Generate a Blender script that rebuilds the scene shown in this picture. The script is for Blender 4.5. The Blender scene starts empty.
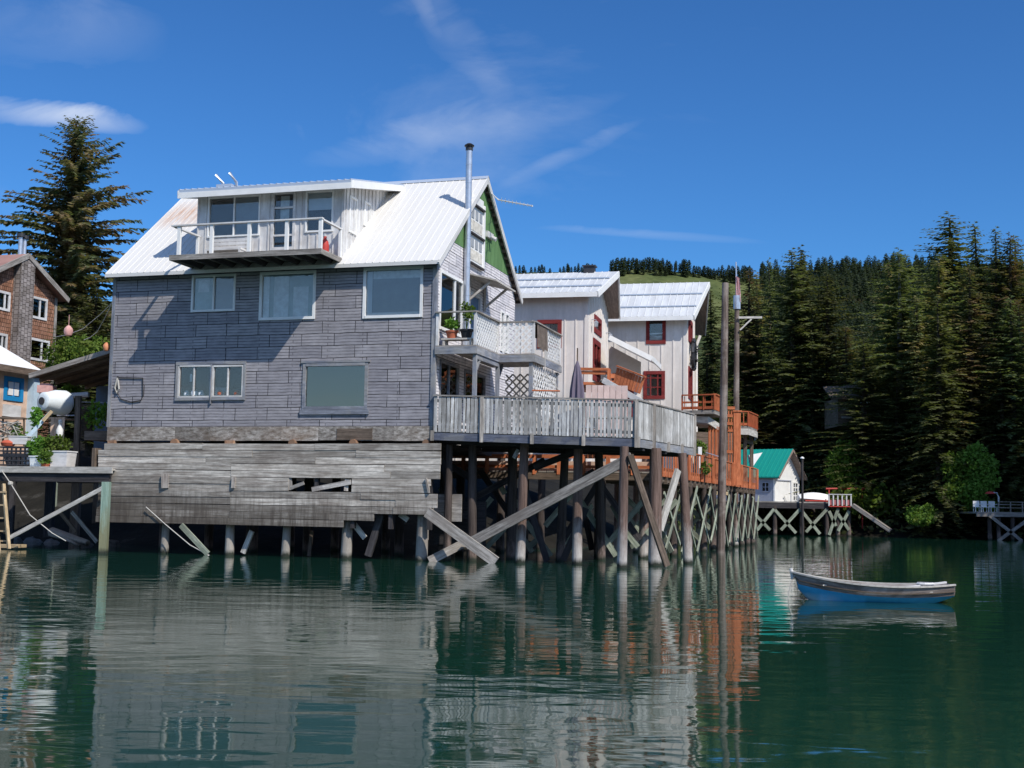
SUN_E = 4.2; SKY_E = .09; SKY_G = 1.15; SKY_T = (.34, .70, 1.04); SKY_B = (1.35, 1.4, 1.5); EXPO = .12; CLOUD_OFF = (.3, .2, 0.); CLOUD_A = .5; CLOUD_C = (9., 9.6, 10.5, 1)
STREAKS = [(-40, 104, 150, 128, 16, .55), (300, 165, 630, 92, 22, .17), (395, -40, 520, 120, 24, .10), (405, -30, 440, 40, 9, .10), (490, 190, 645, 120, 9, .13), (530, 227, 770, 242, 5, .14), (-60, 20, 170, 44, 40, .09)]
import bpy, math, random
from mathutils import Vector, noise as mnoise
R = random.Random(7)
SC = bpy.context.scene
COL = SC.collection
# ------------------------------------------------------------------ survey of the place
F = 1280.; CX, CY = 512., 384.; H = 1.6
PIT = math.atan(123 / F); ROL = math.radians(.9)
fw = Vector((0, math.cos(PIT), math.sin(PIT))); r0 = Vector((1, 0, 0)); u0 = Vector((0, -math.sin(PIT), math.cos(PIT)))
RV = math.cos(ROL) * r0 + math.sin(ROL) * u0
UV = -math.sin(ROL) * r0 + math.cos(ROL) * u0
def ray(px, py): return F * fw + (px - CX) * RV + (CY - py) * UV
def P(px, py, Y):
    d = ray(px, py); t = Y / d.y; return Vector((d.x * t, Y, H + d.z * t))
def G(px, py, z=0.):
    d = ray(px, py); t = (z - H) / d.z; return Vector((d.x * t, d.y * t, z))
class Fr:                                   # a building's own axes: u to the right, v to the back
    def __init__(s, x, y, deg):
        a = math.radians(deg); s.o = (x, y); s.u = (math.cos(a), -math.sin(a)); s.v = (math.sin(a), math.cos(a))
    def w(s, u, v, z): return Vector((s.o[0] + u * s.u[0] + v * s.v[0], s.o[1] + u * s.u[1] + v * s.v[1], z))
    def _l(s, x, y): return (x * s.u[0] + y * s.u[1], x * s.v[0] + y * s.v[1])
    def inv(s, X, Y): return s._l(X - s.o[0], Y - s.o[1])
    def V(s, px, py, v=0.):
        d = ray(px, py); c = s.inv(0, 0); e = s._l(d.x, d.y); t = (v - c[1]) / e[1]; return (c[0] + e[0] * t, H + d.z * t)
    def U(s, px, py, u=0.):
        d = ray(px, py); c = s.inv(0, 0); e = s._l(d.x, d.y); t = (u - c[0]) / e[0]; return (c[1] + e[1] * t, H + d.z * t)
WF = Fr(0, 0, 0)
# ------------------------------------------------------------------ mesh builder
ORG = {}
class MB:
    def __init__(s, fr=WF): s.fr = fr; s.v = []; s.f = []; s.uv = []; s.c = []; s.k = .5; s.off = (0, 0); s.marks = []
    def mark(s): s.marks.append(len(s.f))
    def tint(s, r=.5): s.k = .5 + (R.random() - .5) * 2 * r * .5; s.off = (R.random() * 50, R.random() * 50)
    def face(s, pts, uvs):
        n = len(s.v); s.v += [tuple(p) for p in pts]; s.f.append(tuple(range(n, n + len(pts))))
        s.uv += [(a + s.off[0], b + s.off[1]) for a, b in uvs]; s.c += [s.k] * len(pts)
    def facef(s, pts, g=0):                  # points in frame axes, box-projected, grain axis g
        a, b, c = (Vector(pts[0]), Vector(pts[1]), Vector(pts[2])); n = (b - a).cross(c - a)
        if len(pts) > 3 and n.length < 1e-9: n = (Vector(pts[2]) - b).cross(Vector(pts[3]) - b)
        m = max(range(3), key=lambda i: abs(n[i])); ax = [i for i in range(3) if i != m]
        if g in ax and ax[1] == g: ax = ax[::-1]
        s.face([s.fr.w(*p) for p in pts], [(p[ax[0]], p[ax[1]]) for p in pts])
    def box(s, a0, a1, b0, b1, c0, c1, g=0):
        a0, a1 = sorted((a0, a1)); b0, b1 = sorted((b0, b1)); c0, c1 = sorted((c0, c1))
        p = [(x, y, z) for x in (a0, a1) for y in (b0, b1) for z in (c0, c1)]
        for q in ((0, 1, 3, 2), (4, 6, 7, 5), (0, 4, 5, 1), (2, 3, 7, 6), (0, 2, 6, 4), (1, 5, 7, 3)): s.facef([p[i] for i in q], g)
    def hexa(s, p, g=0):                     # 8 points: bottom 4, top 4 (frame axes)
        for q in ((0, 3, 2, 1), (4, 5, 6, 7), (0, 1, 5, 4), (1, 2, 6, 5), (2, 3, 7, 6), (3, 0, 4, 7)): s.facef([p[i] for i in q], g)
    def slab(s, q, t, g=0):                  # quad (frame axes), thickness t downward
        lo = [(p[0], p[1], p[2] - t) for p in q]; s.hexa(lo + [tuple(p) for p in q], g)
    def prism(s, poly, ax, c0, c1, g=0):     # polygon (a,b) extruded along axis ax
        def mk(a, b, c): return {0: (c, a, b), 1: (a, c, b), 2: (a, b, c)}[ax]
        s.facef([mk(a, b, c0) for a, b in poly], g); s.facef([mk(a, b, c1) for a, b in poly][::-1], g)
        for i in range(len(poly)):
            a, b = poly[i], poly[(i + 1) % len(poly)]
            s.facef([mk(*a, c0), mk(*a, c1), mk(*b, c1), mk(*b, c0)], g)
    def beam(s, p, q, w=.1, t=.1, up=Vector((0, 0, 1))):   # world points
        p = Vector(p); q = Vector(q); d = (q - p); L = d.length; d.normalize()
        if abs(d.dot(up)) > .98: up = Vector((0, 1, 0))
        x = d.cross(up).normalized(); y = x.cross(d)
        c = [(-w / 2, -t / 2), (w / 2, -t / 2), (w / 2, t / 2), (-w / 2, t / 2)]
        A = [p + x * a + y * b for a, b in c]; B = [q + x * a + y * b for a, b in c]; o = 0
        for i in range(4):
            j = (i + 1) % 4; l = w if i % 2 == 0 else t
            s.face([A[i], A[j], B[j], B[i]], [(0, o), (0, o + l), (L, o + l), (L, o)]); o += l
        s.face(A[::-1], [(0, 0), (w, 0), (w, t), (0, t)]); s.face(B, [(0, 0), (w, 0), (w, t), (0, t)])
    def tube(s, pts, r, n=10, cap=True):
        pts = [Vector(p) for p in pts]; rs = r if isinstance(r, (list, tuple)) else [r] * len(pts)
        rings = []; L = 0; Ls = []
        for i, p in enumerate(pts):
            d = (pts[min(i + 1, len(pts) - 1)] - pts[max(i - 1, 0)]).normalized()
            up = Vector((0, 0, 1)) if abs(d.z) < .9 else Vector((0, 1, 0))
            x = d.cross(up).normalized(); y = x.cross(d)
            rings.append([p + (x * math.cos(6.28318 * k / n) + y * math.sin(6.28318 * k / n)) * rs[i] for k in range(n)])
            if i: L += (p - pts[i - 1]).length
            Ls.append(L)
        c = 2 * math.pi * max(rs)
        for i in range(len(pts) - 1):
            for k in range(n):
                j = (k + 1) % n
                s.face([rings[i][k], rings[i][j], rings[i + 1][j], rings[i + 1][k]], [(Ls[i], c * k / n), (Ls[i], c * (k + 1) / n), (Ls[i + 1], c * (k + 1) / n), (Ls[i + 1], c * k / n)])
        if cap:
            s.face(rings[0][::-1], [(0, 0)] * n); s.face(rings[-1], [(.1 * math.cos(k), .1 * math.sin(k)) for k in range(n)])
    def lathe(s, o, prof, n=14, ax='z'):
        o = Vector(o)
        def pt(r, h, k):
            a = 6.28318 * k / n; x, y = r * math.cos(a), r * math.sin(a)
            return o + (Vector((x, y, h)) if ax == 'z' else Vector(ax).normalized() * h + _perp(ax, x, y))
        for (r1, h1), (r2, h2) in zip(prof, prof[1:]):
            for k in range(n):
                s.face([pt(r1, h1, k), pt(r1, h1, k + 1), pt(r2, h2, k + 1), pt(r2, h2, k)], [(h1, k * .1), (h1, k * .1 + .1), (h2, k * .1 + .1), (h2, k * .1)])
    def build(s, name, mat, parent=None, smooth=False, loc=None):
        if parent is not None: o = ORG[parent.name]
        else:
            if loc is None:
                xs = [p[0] for p in s.v]; ys = [p[1] for p in s.v]; zs = [p[2] for p in s.v]
                loc = ((min(xs) + max(xs)) / 2, (min(ys) + max(ys)) / 2, min(zs))
            o = Vector(loc)
        if s.marks:                                 # one object per marked piece
            cuts = sorted(set([0] + s.marks + [len(s.f)])); obs = []; allv, allf, alluv, allc = s.v, s.f, s.uv, s.c; sm = s.marks; s.marks = []
            for a, b in zip(cuts, cuts[1:]):
                if b <= a: continue
                v0 = allf[a][0]; v1 = allf[b - 1][-1] + 1; s.v = allv[v0:v1]; s.f = [tuple(i - v0 for i in f) for f in allf[a:b]]; s.uv = alluv[v0:v1]; s.c = allc[v0:v1]; obs.append(s.build(name, mat, parent, smooth))
            return obs[0]
        me = bpy.data.meshes.new(name)
        me.from_pydata([(p[0] - o[0], p[1] - o[1], p[2] - o[2]) for p in s.v], [], s.f)
        ul = me.uv_layers.new(name='UVMap'); ul.data.foreach_set('uv', [x for t in s.uv for x in t])
        ca = me.color_attributes.new('var', 'FLOAT_COLOR', 'CORNER'); ca.data.foreach_set('color', [x for k in s.c for x in (k, k, k, 1)])
        if smooth:
            me.polygons.foreach_set('use_smooth', [True] * len(me.polygons))
        me.materials.append(mat); me.update()
        ob = bpy.data.objects.new(name, me); COL.objects.link(ob)
        if parent is not None: ob.parent = parent
        else: ob.location = o
        ORG[ob.name] = Vector(o)
        if smooth:
            import bmesh
            b = bmesh.new(); b.from_mesh(me); bmesh.ops.remove_doubles(b, verts=b.verts, dist=1e-4)
            for e in b.edges:
                if len(e.link_faces) == 2 and e.calc_face_angle(0) > .8: e.smooth = False
            b.to_mesh(me); b.free()
        return ob
def _perp(ax, x, y):
    d = Vector(ax).normalized(); up = Vector((0, 0, 1)) if abs(d.z) < .9 else Vector((0, 1, 0))
    a = d.cross(up).normalized(); b = a.cross(d); return a * x + b * y
def empty(name, loc, label, cat, group=None):
    o = bpy.data.objects.new(name, None); COL.objects.link(o); o.location = loc; ORG[o.name] = Vector(loc)
    return tag(o, label, cat, group)
def tag(o, label=None, cat=None, group=None, kind=None):
    if label: o['label'] = label
    if cat: o['category'] = cat
    if group: o['group'] = group
    if kind: o['kind'] = kind
    return o
# ------------------------------------------------------------------ materials
class NT:
    def __init__(s, name):
        s.m = bpy.data.materials.new(name); s.m.use_nodes = True; s.t = s.m.node_tree; s.t.nodes.clear()
        s.out = s.n('ShaderNodeOutputMaterial'); s.b = s.n('ShaderNodeBsdfPrincipled'); s.l(s.b, 0, s.out, 0)
    def n(s, k, **kw):
        x = s.t.nodes.new(k)
        for a, v in kw.items(): setattr(x, a, v)
        return x
    def l(s, a, i, b, j): s.t.links.new(a.outputs[i], b.inputs[j])
    def coord(s, kind='UV', sc=(1, 1, 1)):
        if kind == 'UV': c = s.n('ShaderNodeUVMap'); o = 0
        elif kind == 'pos': c = s.n('ShaderNodeNewGeometry'); o = 0
        else: c = s.n('ShaderNodeTexCoord'); o = 3
        m = s.n('ShaderNodeMapping'); m.inputs['Scale'].default_value = sc; s.l(c, o, m, 0); return m
    def noise(s, co, scale=1., detail=4., rough=.55, dist=0.):
        x = s.n('ShaderNodeTexNoise'); x.inputs['Scale'].default_value = scale; x.inputs['Detail'].default_value = detail
        x.inputs['Roughness'].default_value = rough; x.inputs['Distortion'].default_value = dist
        s.l(co, 0, x, 'Vector'); return x
    def ramp(s, src, stops, o=0):
        r = s.n('ShaderNodeValToRGB'); e = r.color_ramp.elements
        while len(e) < len(stops): e.new(.5)
        for i, (p, c) in enumerate(stops):
            e[i].position = p; e[i].color = (*c, 1) if not isinstance(c, (int, float)) else (c, c, c, 1)
        s.l(src, o, r, 0); return r
    def mix(s, fac, a, b, mode='MIX'):
        x = s.n('ShaderNodeMix', data_type='RGBA', blend_type=mode)
        for idx, val in ((0, fac), (6, a), (7, b)):
            if isinstance(val, (int, float)): x.inputs[idx].default_value = val if idx == 0 else (val, val, val, 1)
            elif isinstance(val, tuple) and not isinstance(val[0], bpy.types.Node): x.inputs[idx].default_value = (*val, 1)
            elif isinstance(val, tuple): s.l(val[0], val[1], x, idx)
            else: s.l(val, 2 if val.bl_idname == 'ShaderNodeMix' else 0, x, idx)
        return x
    def math(s, op, a, b=None, c=None):
        x = s.n('ShaderNodeMath', operation=op)
        for i, v in enumerate((a, b, c)):
            if v is None: continue
            if isinstance(v, (int, float)): x.inputs[i].default_value = v
            elif isinstance(v, tuple): s.l(v[0], v[1], x, i)
            else: s.l(v, 0, x, i)
        return x
    def color(s, x):
        s.l(x, 2 if x.bl_idname == 'ShaderNodeMix' else 0, s.b, 'Base Color')
    def bump(s, src, strength=.3, dist=.01, o=0):
        b = s.n('ShaderNodeBump'); b.inputs['Strength'].default_value = strength; b.inputs['Distance'].default_value = dist
        s.l(src, o, b, 'Height'); s.l(b, 0, s.b, 'Normal'); return b
    def var(s, lo, hi):
        a = s.n('ShaderNodeAttribute', attribute_name='var'); return s.math('MULTIPLY_ADD', (a, 2), hi - lo, lo)
    def set(s, rough=.8, spec=.3, metal=0.):
        s.b.inputs['Roughness'].default_value = rough; s.b.inputs['Specular IOR Level'].default_value = spec; s.b.inputs['Metallic'].default_value = metal; return s.m
def mat_wood(name, dark, light, gx=1.2, gy=16., lo=.75, hi=1.25, bump=.4, stain=None, stain_amt=.5, rough=.85, patch=.7):
    t = NT(name); c = t.coord('UV', (gx, gy, 1)); n = t.noise(c, 1., 6., .65)
    fine = t.noise(t.coord('UV', (gx * 3, gy * 3.2, 1)), 1., 3., .6); col = t.mix(.42 if gy >= 8 else .1, t.ramp(n, [(.36, dark), (.64, light)]), t.ramp(fine, [(.35, .45), (.62, 1.35)]), 'MULTIPLY')
    big = t.noise(t.coord('UV', (patch, patch * 2.2, 1)), 1., 4., .6)
    iso = t.noise(t.coord('UV', (5., 9., 1)), 1., 6., .7); col = t.mix(.8 if gy >= 8 else .2, col, t.ramp(iso, [(.3, .62), (.55, 1.), (.75, 1.25)]), 'MULTIPLY')
    x = t.mix(t.ramp(big, [(.35, 0.), (.7, 1.)]), col, t.mix(.65, col, tuple(d * .8 for d in dark)))
    if stain:
        sn = t.noise(t.coord('pos', (.6, .6, .9)), 1., 5., .65, .6); x = t.mix(t.ramp(sn, [(.48, 0.), (.48 + .3 * stain_amt, stain_amt)]), x, stain)
    x = t.mix(1., x, t.var(lo, hi), 'MULTIPLY'); t.color(x); t.bump(n, bump, .006); return t.set(rough, .25)
def mat_plain(name, col, rough=.6, n=.12, scale=3., spec=.4, metal=0., var=(.9, 1.1), bump=0.):
    t = NT(name); x = t.noise(t.coord('UV'), scale, 5., .6)
    r = t.ramp(x, [(.3, tuple(c * (1 - n) for c in col)), (.7, tuple(min(1, c * (1 + n)) for c in col))])
    t.color(t.mix(1., r, t.var(*var), 'MULTIPLY'))
    if bump: t.bump(x, bump, .004)
    return t.set(rough, spec, metal)
M = {}
# grey asphalt shingle siding: panels of three pressed courses, dark joints
def siding(name, base, joint, dirt):
    t = NT(name); c = t.coord('UV')
    d = t.noise(t.coord('UV', (1.3, 1.1, 1)), 1., 3., .5); wob = t.n('ShaderNodeMixRGB', blend_type='LINEAR_LIGHT'); wob.inputs[0].default_value = .028
    t.l(c, 0, wob, 1); t.l(d, 1, wob, 2)
    def brick(w, h, m, off=.5):
        b = t.n('ShaderNodeTexBrick'); b.offset = off; b.inputs['Scale'].default_value = 1.; b.inputs['Brick Width'].default_value = w; b.inputs['Row Height'].default_value = h
        b.inputs['Mortar Size'].default_value = m; b.inputs['Mortar Smooth'].default_value = .25
        b.inputs['Color1'].default_value = (.78, .78, .80, 1); b.inputs['Color2'].default_value = (1.15, 1.13, 1.10, 1); b.inputs['Mortar'].default_value = (.8, .8, .8, 1)
        t.l(wob, 0, b, 'Vector'); return b
    B = brick(1.08, .375, .012, .37); S = brick(2.3, .0938, .014)
    n1 = t.noise(t.coord('UV', (1.1, 2.6, 1)), 2.2, 7., .7); n2 = t.noise(c, .45, 4., .6)
    x = t.ramp(n1, [(.3, tuple(a * .72 for a in base)), (.72, tuple(a * 1.2 for a in base))])
    x = t.mix(.8, x, (B, 0), 'MULTIPLY'); x = t.mix(.25, x, (S, 0), 'MULTIPLY')
    x = t.mix(t.math('MULTIPLY', (S, 1), t.ramp(t.noise(c, 3., 3.), [(.35, .3), (.6, .8)])), x, joint)
    x = t.mix(t.math('MULTIPLY', (B, 1), t.ramp(t.noise(c, 1.7, 3.), [(.3, .25), (.5, 1.)])), x, tuple(a * .25 for a in joint))
    x = t.mix(t.ramp(n2, [(.5, 0.), (.75, .45)]), x, dirt); t.color(x)
    h = t.math('ADD', t.math('MULTIPLY', (S, 1), -.5), t.math('MULTIPLY', (B, 1), -1.)); t.bump(t.math('ADD', h, t.math('MULTIPLY', n1, .35)), .5, .012)
    return t.set(.85, .2)
M['siding'] = siding('grey_shingle_siding', (.34, .325, .342), (.07, .065, .075), (.20, .185, .185))
M['siding_sunlit'] = siding('sunlit_shingle_siding', (.74, .71, .72), (.16, .15, .17), (.60, .57, .58))  # same shingles, colour lightened to carry the sun on the side wall
def shingles(name, c1, c2, w=.16, h=.2):
    t = NT(name); c = t.coord('UV'); b = t.n('ShaderNodeTexBrick'); b.offset = .4
    for k, v in (('Scale', 1.), ('Brick Width', w), ('Row Height', h), ('Mortar Size', .012), ('Mortar Smooth', .2), ('Bias', 0.)): b.inputs[k].default_value = v
    b.inputs['Color1'].default_value = (*c1, 1); b.inputs['Color2'].default_value = (*c2, 1); b.inputs['Mortar'].default_value = (.03, .02, .016, 1)
    t.l(c, 0, b, 'Vector'); n = t.noise(c, 1.4, 6., .7)
    t.color(t.mix(1., (b, 0), t.ramp(n, [(.3, .55), (.7, 1.35)]), 'MULTIPLY')); t.bump(t.math('MULTIPLY', (b, 1), -1.), .6, .02); return t.set(.9, .15)
M['cedar'] = shingles('red_cedar_shingles', (.26, .12, .07), (.38, .20, .13))
M['cedar_grey'] = shingles('grey_weathered_shingles', (.20, .17, .15), (.32, .28, .26), .22, .26)
def roofmetal(name, col, rust=None, rough=.45, dirt=.12, metal=0.):
    t = NT(name); n = t.noise(t.coord('UV', (.5, 2., 1)), 1., 5., .65)
    x = t.ramp(n, [(.3, tuple(c * (1 - dirt) for c in col)), (.7, col)])
    if rust:
        a = t.noise(t.coord('UV', (.5, 3.5, 1)), 1.2, 6., .7)
        geo = t.n('ShaderNodeNewGeometry'); vd = t.n('ShaderNodeVectorMath', operation='DISTANCE'); t.l(geo, 0, vd, 0); vd.inputs[1].default_value = rust
        near = t.n('ShaderNodeMapRange'); t.l(vd, 1, near, 0); near.inputs[1].default_value = .3; near.inputs[2].default_value = 1.3; near.inputs[3].default_value = 1.; near.inputs[4].default_value = 0.
        fac = t.math('MULTIPLY', near, t.ramp(a, [(.36, 0.), (.62, .95)])); x = t.mix(fac, x, (.50, .29, .17))
    t.color(x); t.bump(n, .08, .01); return t.set(rough, .4, metal)
M['roof_grey'] = roofmetal('grey_metal_roof', (.40, .46, .55), rough=.35)
M['roof_pale'] = roofmetal('pale_metal_roof', (.68, .69, .69), rough=.4, dirt=.3)
M['roof_green'] = roofmetal('green_metal_roof', (.01, .27, .21), rough=.4)
M['roof_rust'] = roofmetal('rusty_red_roof', (.38, .21, .17), rough=.7, dirt=.3)
M['white'] = mat_plain('white_paint', (.78, .77, .74), .55, .08, 2.)
M['white_old'] = mat_wood('worn_white_paint', (.58, .565, .55), (.82, .81, .79), 1., 5., .9, 1.1, .15, (.34, .31, .28), .35)
M['cream'] = mat_wood('cream_board_siding', (.74, .68, .62), (.82, .76, .70), .5, 3., .95, 1.05, .1, (.60, .54, .48), .2, patch=.25)
M['soffit'] = mat_wood('brown_soffit', (.24, .18, .15), (.36, .28, .235), 1., 8., .85, 1.15, .2)
M['grey_wood'] = mat_wood('weathered_grey_wood', (.19, .17, .15), (.56, .52, .47), .9, 14., .6, 1.3, .6, (.24, .20, .17), .5)
M['plank'] = mat_wood('silvered_planks', (.24, .21, .185), (.64, .60, .545), .55, 11., .6, 1.3, .7, (.13, .10, .085), .6, patch=.35)
M['picket'] = mat_wood('worn_pickets', (.38, .36, .335), (.80, .785, .745), 1.1, 13., .6, 1.25, .5, (.20, .18, .15), .5)
M['picket_side'] = M['picket']
M['grey_paint'] = mat_wood('grey_blue_painted_beam', (.17, .18, .21), (.34, .36, .41), 1., 10., .8, 1.2, .3, (.42, .38, .30), .3)
M['dark_wood'] = mat_wood('dark_creosote_wood', (.03, .028, .03), (.085, .075, .075), 1., 14., .7, 1.3, .5)
M['brown_wood'] = mat_wood('old_brown_wood', (.10, .075, .055), (.24, .18, .14), 1., 14., .7, 1.3, .5)
M['orange'] = mat_wood('orange_stained_wood', (.44, .125, .05), (.68, .235, .105), 1.2, 12., .75, 1.2, .3)
M['orange_red'] = mat_wood('red_orange_stained_wood', (.36, .085, .035), (.58, .16, .065), 1.2, 12., .75, 1.2, .3)
M['pale_green'] = mat_wood('green_treated_timber', (.20, .23, .17), (.46, .49, .38), 1., 9., .8, 1.2, .3, (.15, .14, .10), .4)
M['mint'] = mat_wood('mint_green_post_paint', (.20, .30, .24), (.38, .52, .43), 1., 6., .9, 1.1, .3, (.10, .11, .05), .7)
M['pale_wood'] = mat_wood('pale_sunbleached_board', (.44, .41, .36), (.68, .64, .58), 1., 9., .85, 1.15, .3)
M['yellow_wood'] = mat_wood('yellow_pine', (.42, .30, .17), (.62, .48, .30), 1., 9., .85, 1.15, .3)
M['red'] = mat_wood('dark_red_trim', (.17, .022, .022), (.27, .045, .04), 1., 6., .9, 1.1, .2)
M['green_wall'] = mat_wood('green_painted_gable', (.10, .20, .075), (.15, .28, .11), 1., 5., .9, 1.1, .2)
M['steel'] = mat_plain('galvanised_steel', (.52, .55, .60), .35, .15, 5., .5, .6)
M['dark_metal'] = mat_plain('dark_metal', (.035, .035, .04), .5, .2, 4.)
M['black'] = mat_plain('black_plastic', (.02, .02, .022), .6)
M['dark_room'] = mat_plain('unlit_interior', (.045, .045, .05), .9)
M['blue_grey'] = mat_plain('blue_grey_wall', (.10, .16, .24), .8, .1, 2.)
M['boathouse_wall'] = mat_plain('boathouse_grey_paint', (.30, .32, .38), .75, .08, 2.)
M['curtain'] = mat_plain('pale_curtain', (.66, .70, .70), .9, .2, 5.)
M['curtain_blue'] = mat_plain('blue_grey_curtain', (.30, .32, .34), .9, .1, 3.)
M['blind'] = mat_plain('pale_blind', (.62, .66, .68), .9, .05, 2.)
M['terracotta'] = mat_plain('terracotta', (.42, .12, .06), .7)
M['purple'] = mat_plain('faded_purple_canvas', (.15, .125, .165), .9, .2, 4.)
M['blue'] = mat_plain('bright_blue_paint', (.01, .22, .48), .6, .1, 3.)
M['tan'] = mat_plain('tan_board_wall', (.60, .42, .31), .85, .25, 3.)
M['tank'] = mat_plain('white_tank_plastic', (.74, .78, .78), .5, .12, 2.)
M['pale_blue'] = mat_plain('pale_blue_paint', (.48, .60, .68), .6, .12, 4.)
M['redpaint'] = mat_plain('red_paint', (.45, .04, .03), .6)
M['buoy'] = mat_plain('faded_pink_buoy', (.62, .34, .30), .7, .2, 6.)
M['buoy_orange'] = mat_plain('faded_orange_buoy', (.62, .25, .12), .7, .2, 6.)
M['rock'] = mat_plain('shore_rock', (.12, .115, .11), .9, .4, 3., bump=.5)
M['rope'] = mat_plain('pale_rope', (.48, .45, .40), .9)
M['rag'] = mat_plain('brown_cloth', (.13, .10, .08), .95, .4, 6.)
M['pinkwall'] = mat_plain('pale_pink_panels', (.58, .44, .40), .8, .2, 2.)
def piling(name, dark, light, base, h0=.5, h1=1.1, wet=(.035, .04, .03)):
    t = NT(name); n = t.noise(t.coord('UV', (.9, 13, 1)), 1., 6., .65); x = t.ramp(n, [(.3, dark), (.7, light)])
    g = t.n('ShaderNodeNewGeometry'); sp = t.n('ShaderNodeSeparateXYZ'); t.l(g, 0, sp, 0)
    k = t.noise(t.coord('pos', (5., 5., 1.3)), 1., 6., .75); zz = t.math('ADD', (sp, 2), t.math('MULTIPLY', k, 2.6))
    mr = t.n('ShaderNodeMapRange'); t.l(zz, 0, mr, 0); mr.inputs[1].default_value = h0 + 1.3; mr.inputs[2].default_value = h1 + 1.3; mr.inputs[3].default_value = 1; mr.inputs[4].default_value = 0
    x = t.mix(mr, x, base); z2 = t.math('ADD', (sp, 2), t.math('MULTIPLY', k, .3))
    m2 = t.n('ShaderNodeMapRange'); t.l(z2, 0, m2, 0); m2.inputs[1].default_value = .2; m2.inputs[2].default_value = .34; m2.inputs[3].default_value = 1; m2.inputs[4].default_value = 0
    x = t.mix(m2, x, wet); x = t.mix(1., x, t.var(.75, 1.2), 'MULTIPLY'); t.color(x); t.bump(t.math('ADD', n, k), .9, .03); return t.set(.85, .2)
M['pile'] = piling('weathered_piling', (.07, .045, .035), (.25, .17, .14), (.52, .48, .44), .1, 1.3)
M['pile_pale'] = piling('pale_shore_post', (.11, .085, .07), (.36, .315, .27), (.36, .33, .29), .0, 1.2)
M['pile_dark'] = piling('dark_creosote_piling', (.03, .024, .02), (.11, .085, .075), (.20, .15, .13), .2, .6)
M['pile_mint'] = piling('green_post', (.16, .24, .19), (.30, .40, .33), (.20, .20, .12), .5, 1.6)
def glass(name, tint=(.975, .985, .985), base=.02, rough=.01, gc=(.85, .86, .84)):
    t = NT(name); t.t.nodes.remove(t.b); a = t.n('ShaderNodeBsdfTransparent'); a.inputs[0].default_value = (*tint, 1)
    g = t.n('ShaderNodeBsdfGlossy'); g.inputs['Roughness'].default_value = rough; g.inputs[0].default_value = (*gc, 1)
    fr = t.n('ShaderNodeFresnel'); fr.inputs[0].default_value = 1.5; x = t.math('ADD', fr, base); mx = t.n('ShaderNodeMixShader')
    n = t.noise(t.coord('UV'), 1.3, 1.); b = t.n('ShaderNodeBump'); b.inputs['Strength'].default_value = .06; b.inputs['Distance'].default_value = .02; t.l(n, 0, b, 'Height'); t.l(b, 0, g, 'Normal')
    t.l(x, 0, mx, 0); t.l(a, 0, mx, 1); t.l(g, 0, mx, 2); t.l(mx, 0, t.out, 0); return t.m
M['glass'] = glass('window_glass'); M['glass_mirror'] = glass('reflective_window_glass', (.5, .55, .55), .15, .01, (.66, .67, .62))
def foliage(name, c1, c2, c3, brown=.0, oi=True, scale=.8):
    t = NT(name); n = t.noise(t.coord('obj'), scale, 4., .6); n2 = t.noise(t.coord('obj'), scale * 6, 3., .6)
    x = t.mix(t.ramp(n2, [(.3, 0.), (.7, 1.)]), c1, c2)
    if brown > 0: x = t.mix(t.ramp(n, [(.62 - brown * .3, 0.), (.78 - brown * .3, .8)]), x, c3)
    if oi:
        o = t.n('ShaderNodeObjectInfo'); hs = t.n('ShaderNodeHueSaturation'); t.l(x, 2, hs, 'Color')
        t.l(t.math('MULTIPLY_ADD', (o, 5), .05, .475), 0, hs, 'Hue'); t.l(t.math('MULTIPLY_ADD', (o, 5), .9, .6), 0, hs, 'Value'); x = hs
    x = t.mix(1., x, t.var(.75, 1.25), 'MULTIPLY'); t.color(x)
    tr = t.n('ShaderNodeBsdfTranslucent'); t.l(t.mix(1., x, (1.5, 1.6, .8), 'MULTIPLY'), 2, tr, 0); ms = t.n('ShaderNodeMixShader'); ms.inputs[0].default_value = .38; t.l(t.b, 0, ms, 1); t.l(tr, 0, ms, 2); t.l(ms, 0, t.out, 0); return t.set(.75, .15)
M['needle_near'] = foliage('spruce_needles_with_cones', (.06, .085, .04), (.135, .15, .075), (.24, .16, .09), .6, False, .55)
M['needle'] = foliage('spruce_needles', (.072, .092, .036), (.148, .158, .066), (.11, .09, .05), .25)
M['needle_brown'] = foliage('browning_spruce_needles', (.065, .085, .036), (.135, .14, .062), (.19, .12, .065), .6)
M['needle_far'] = foliage('far_spruce_needles', (.030, .044, .028), (.062, .078, .045), (.08, .06, .03), .1, False, .05)
M['leaf'] = foliage('bright_leaves', (.08, .16, .03), (.16, .26, .05), (.2, .2, .05), .2, True, 2.)
M['leaf_brightened'] = foliage('alder_leaves', (.09, .17, .03), (.18, .28, .05), (.16, .18, .05), .3, True, 2.)  # leaf colour brightened in place of sun that the point spruces block
M['bark'] = mat_wood('tree_bark', (.06, .05, .04), (.15, .125, .10), 2., 8., .8, 1.2, .6)
M['bark_pale'] = mat_wood('pale_tree_bark', (.28, .27, .26), (.45, .44, .42), 2., 8., .8, 1.2, .6)
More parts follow.
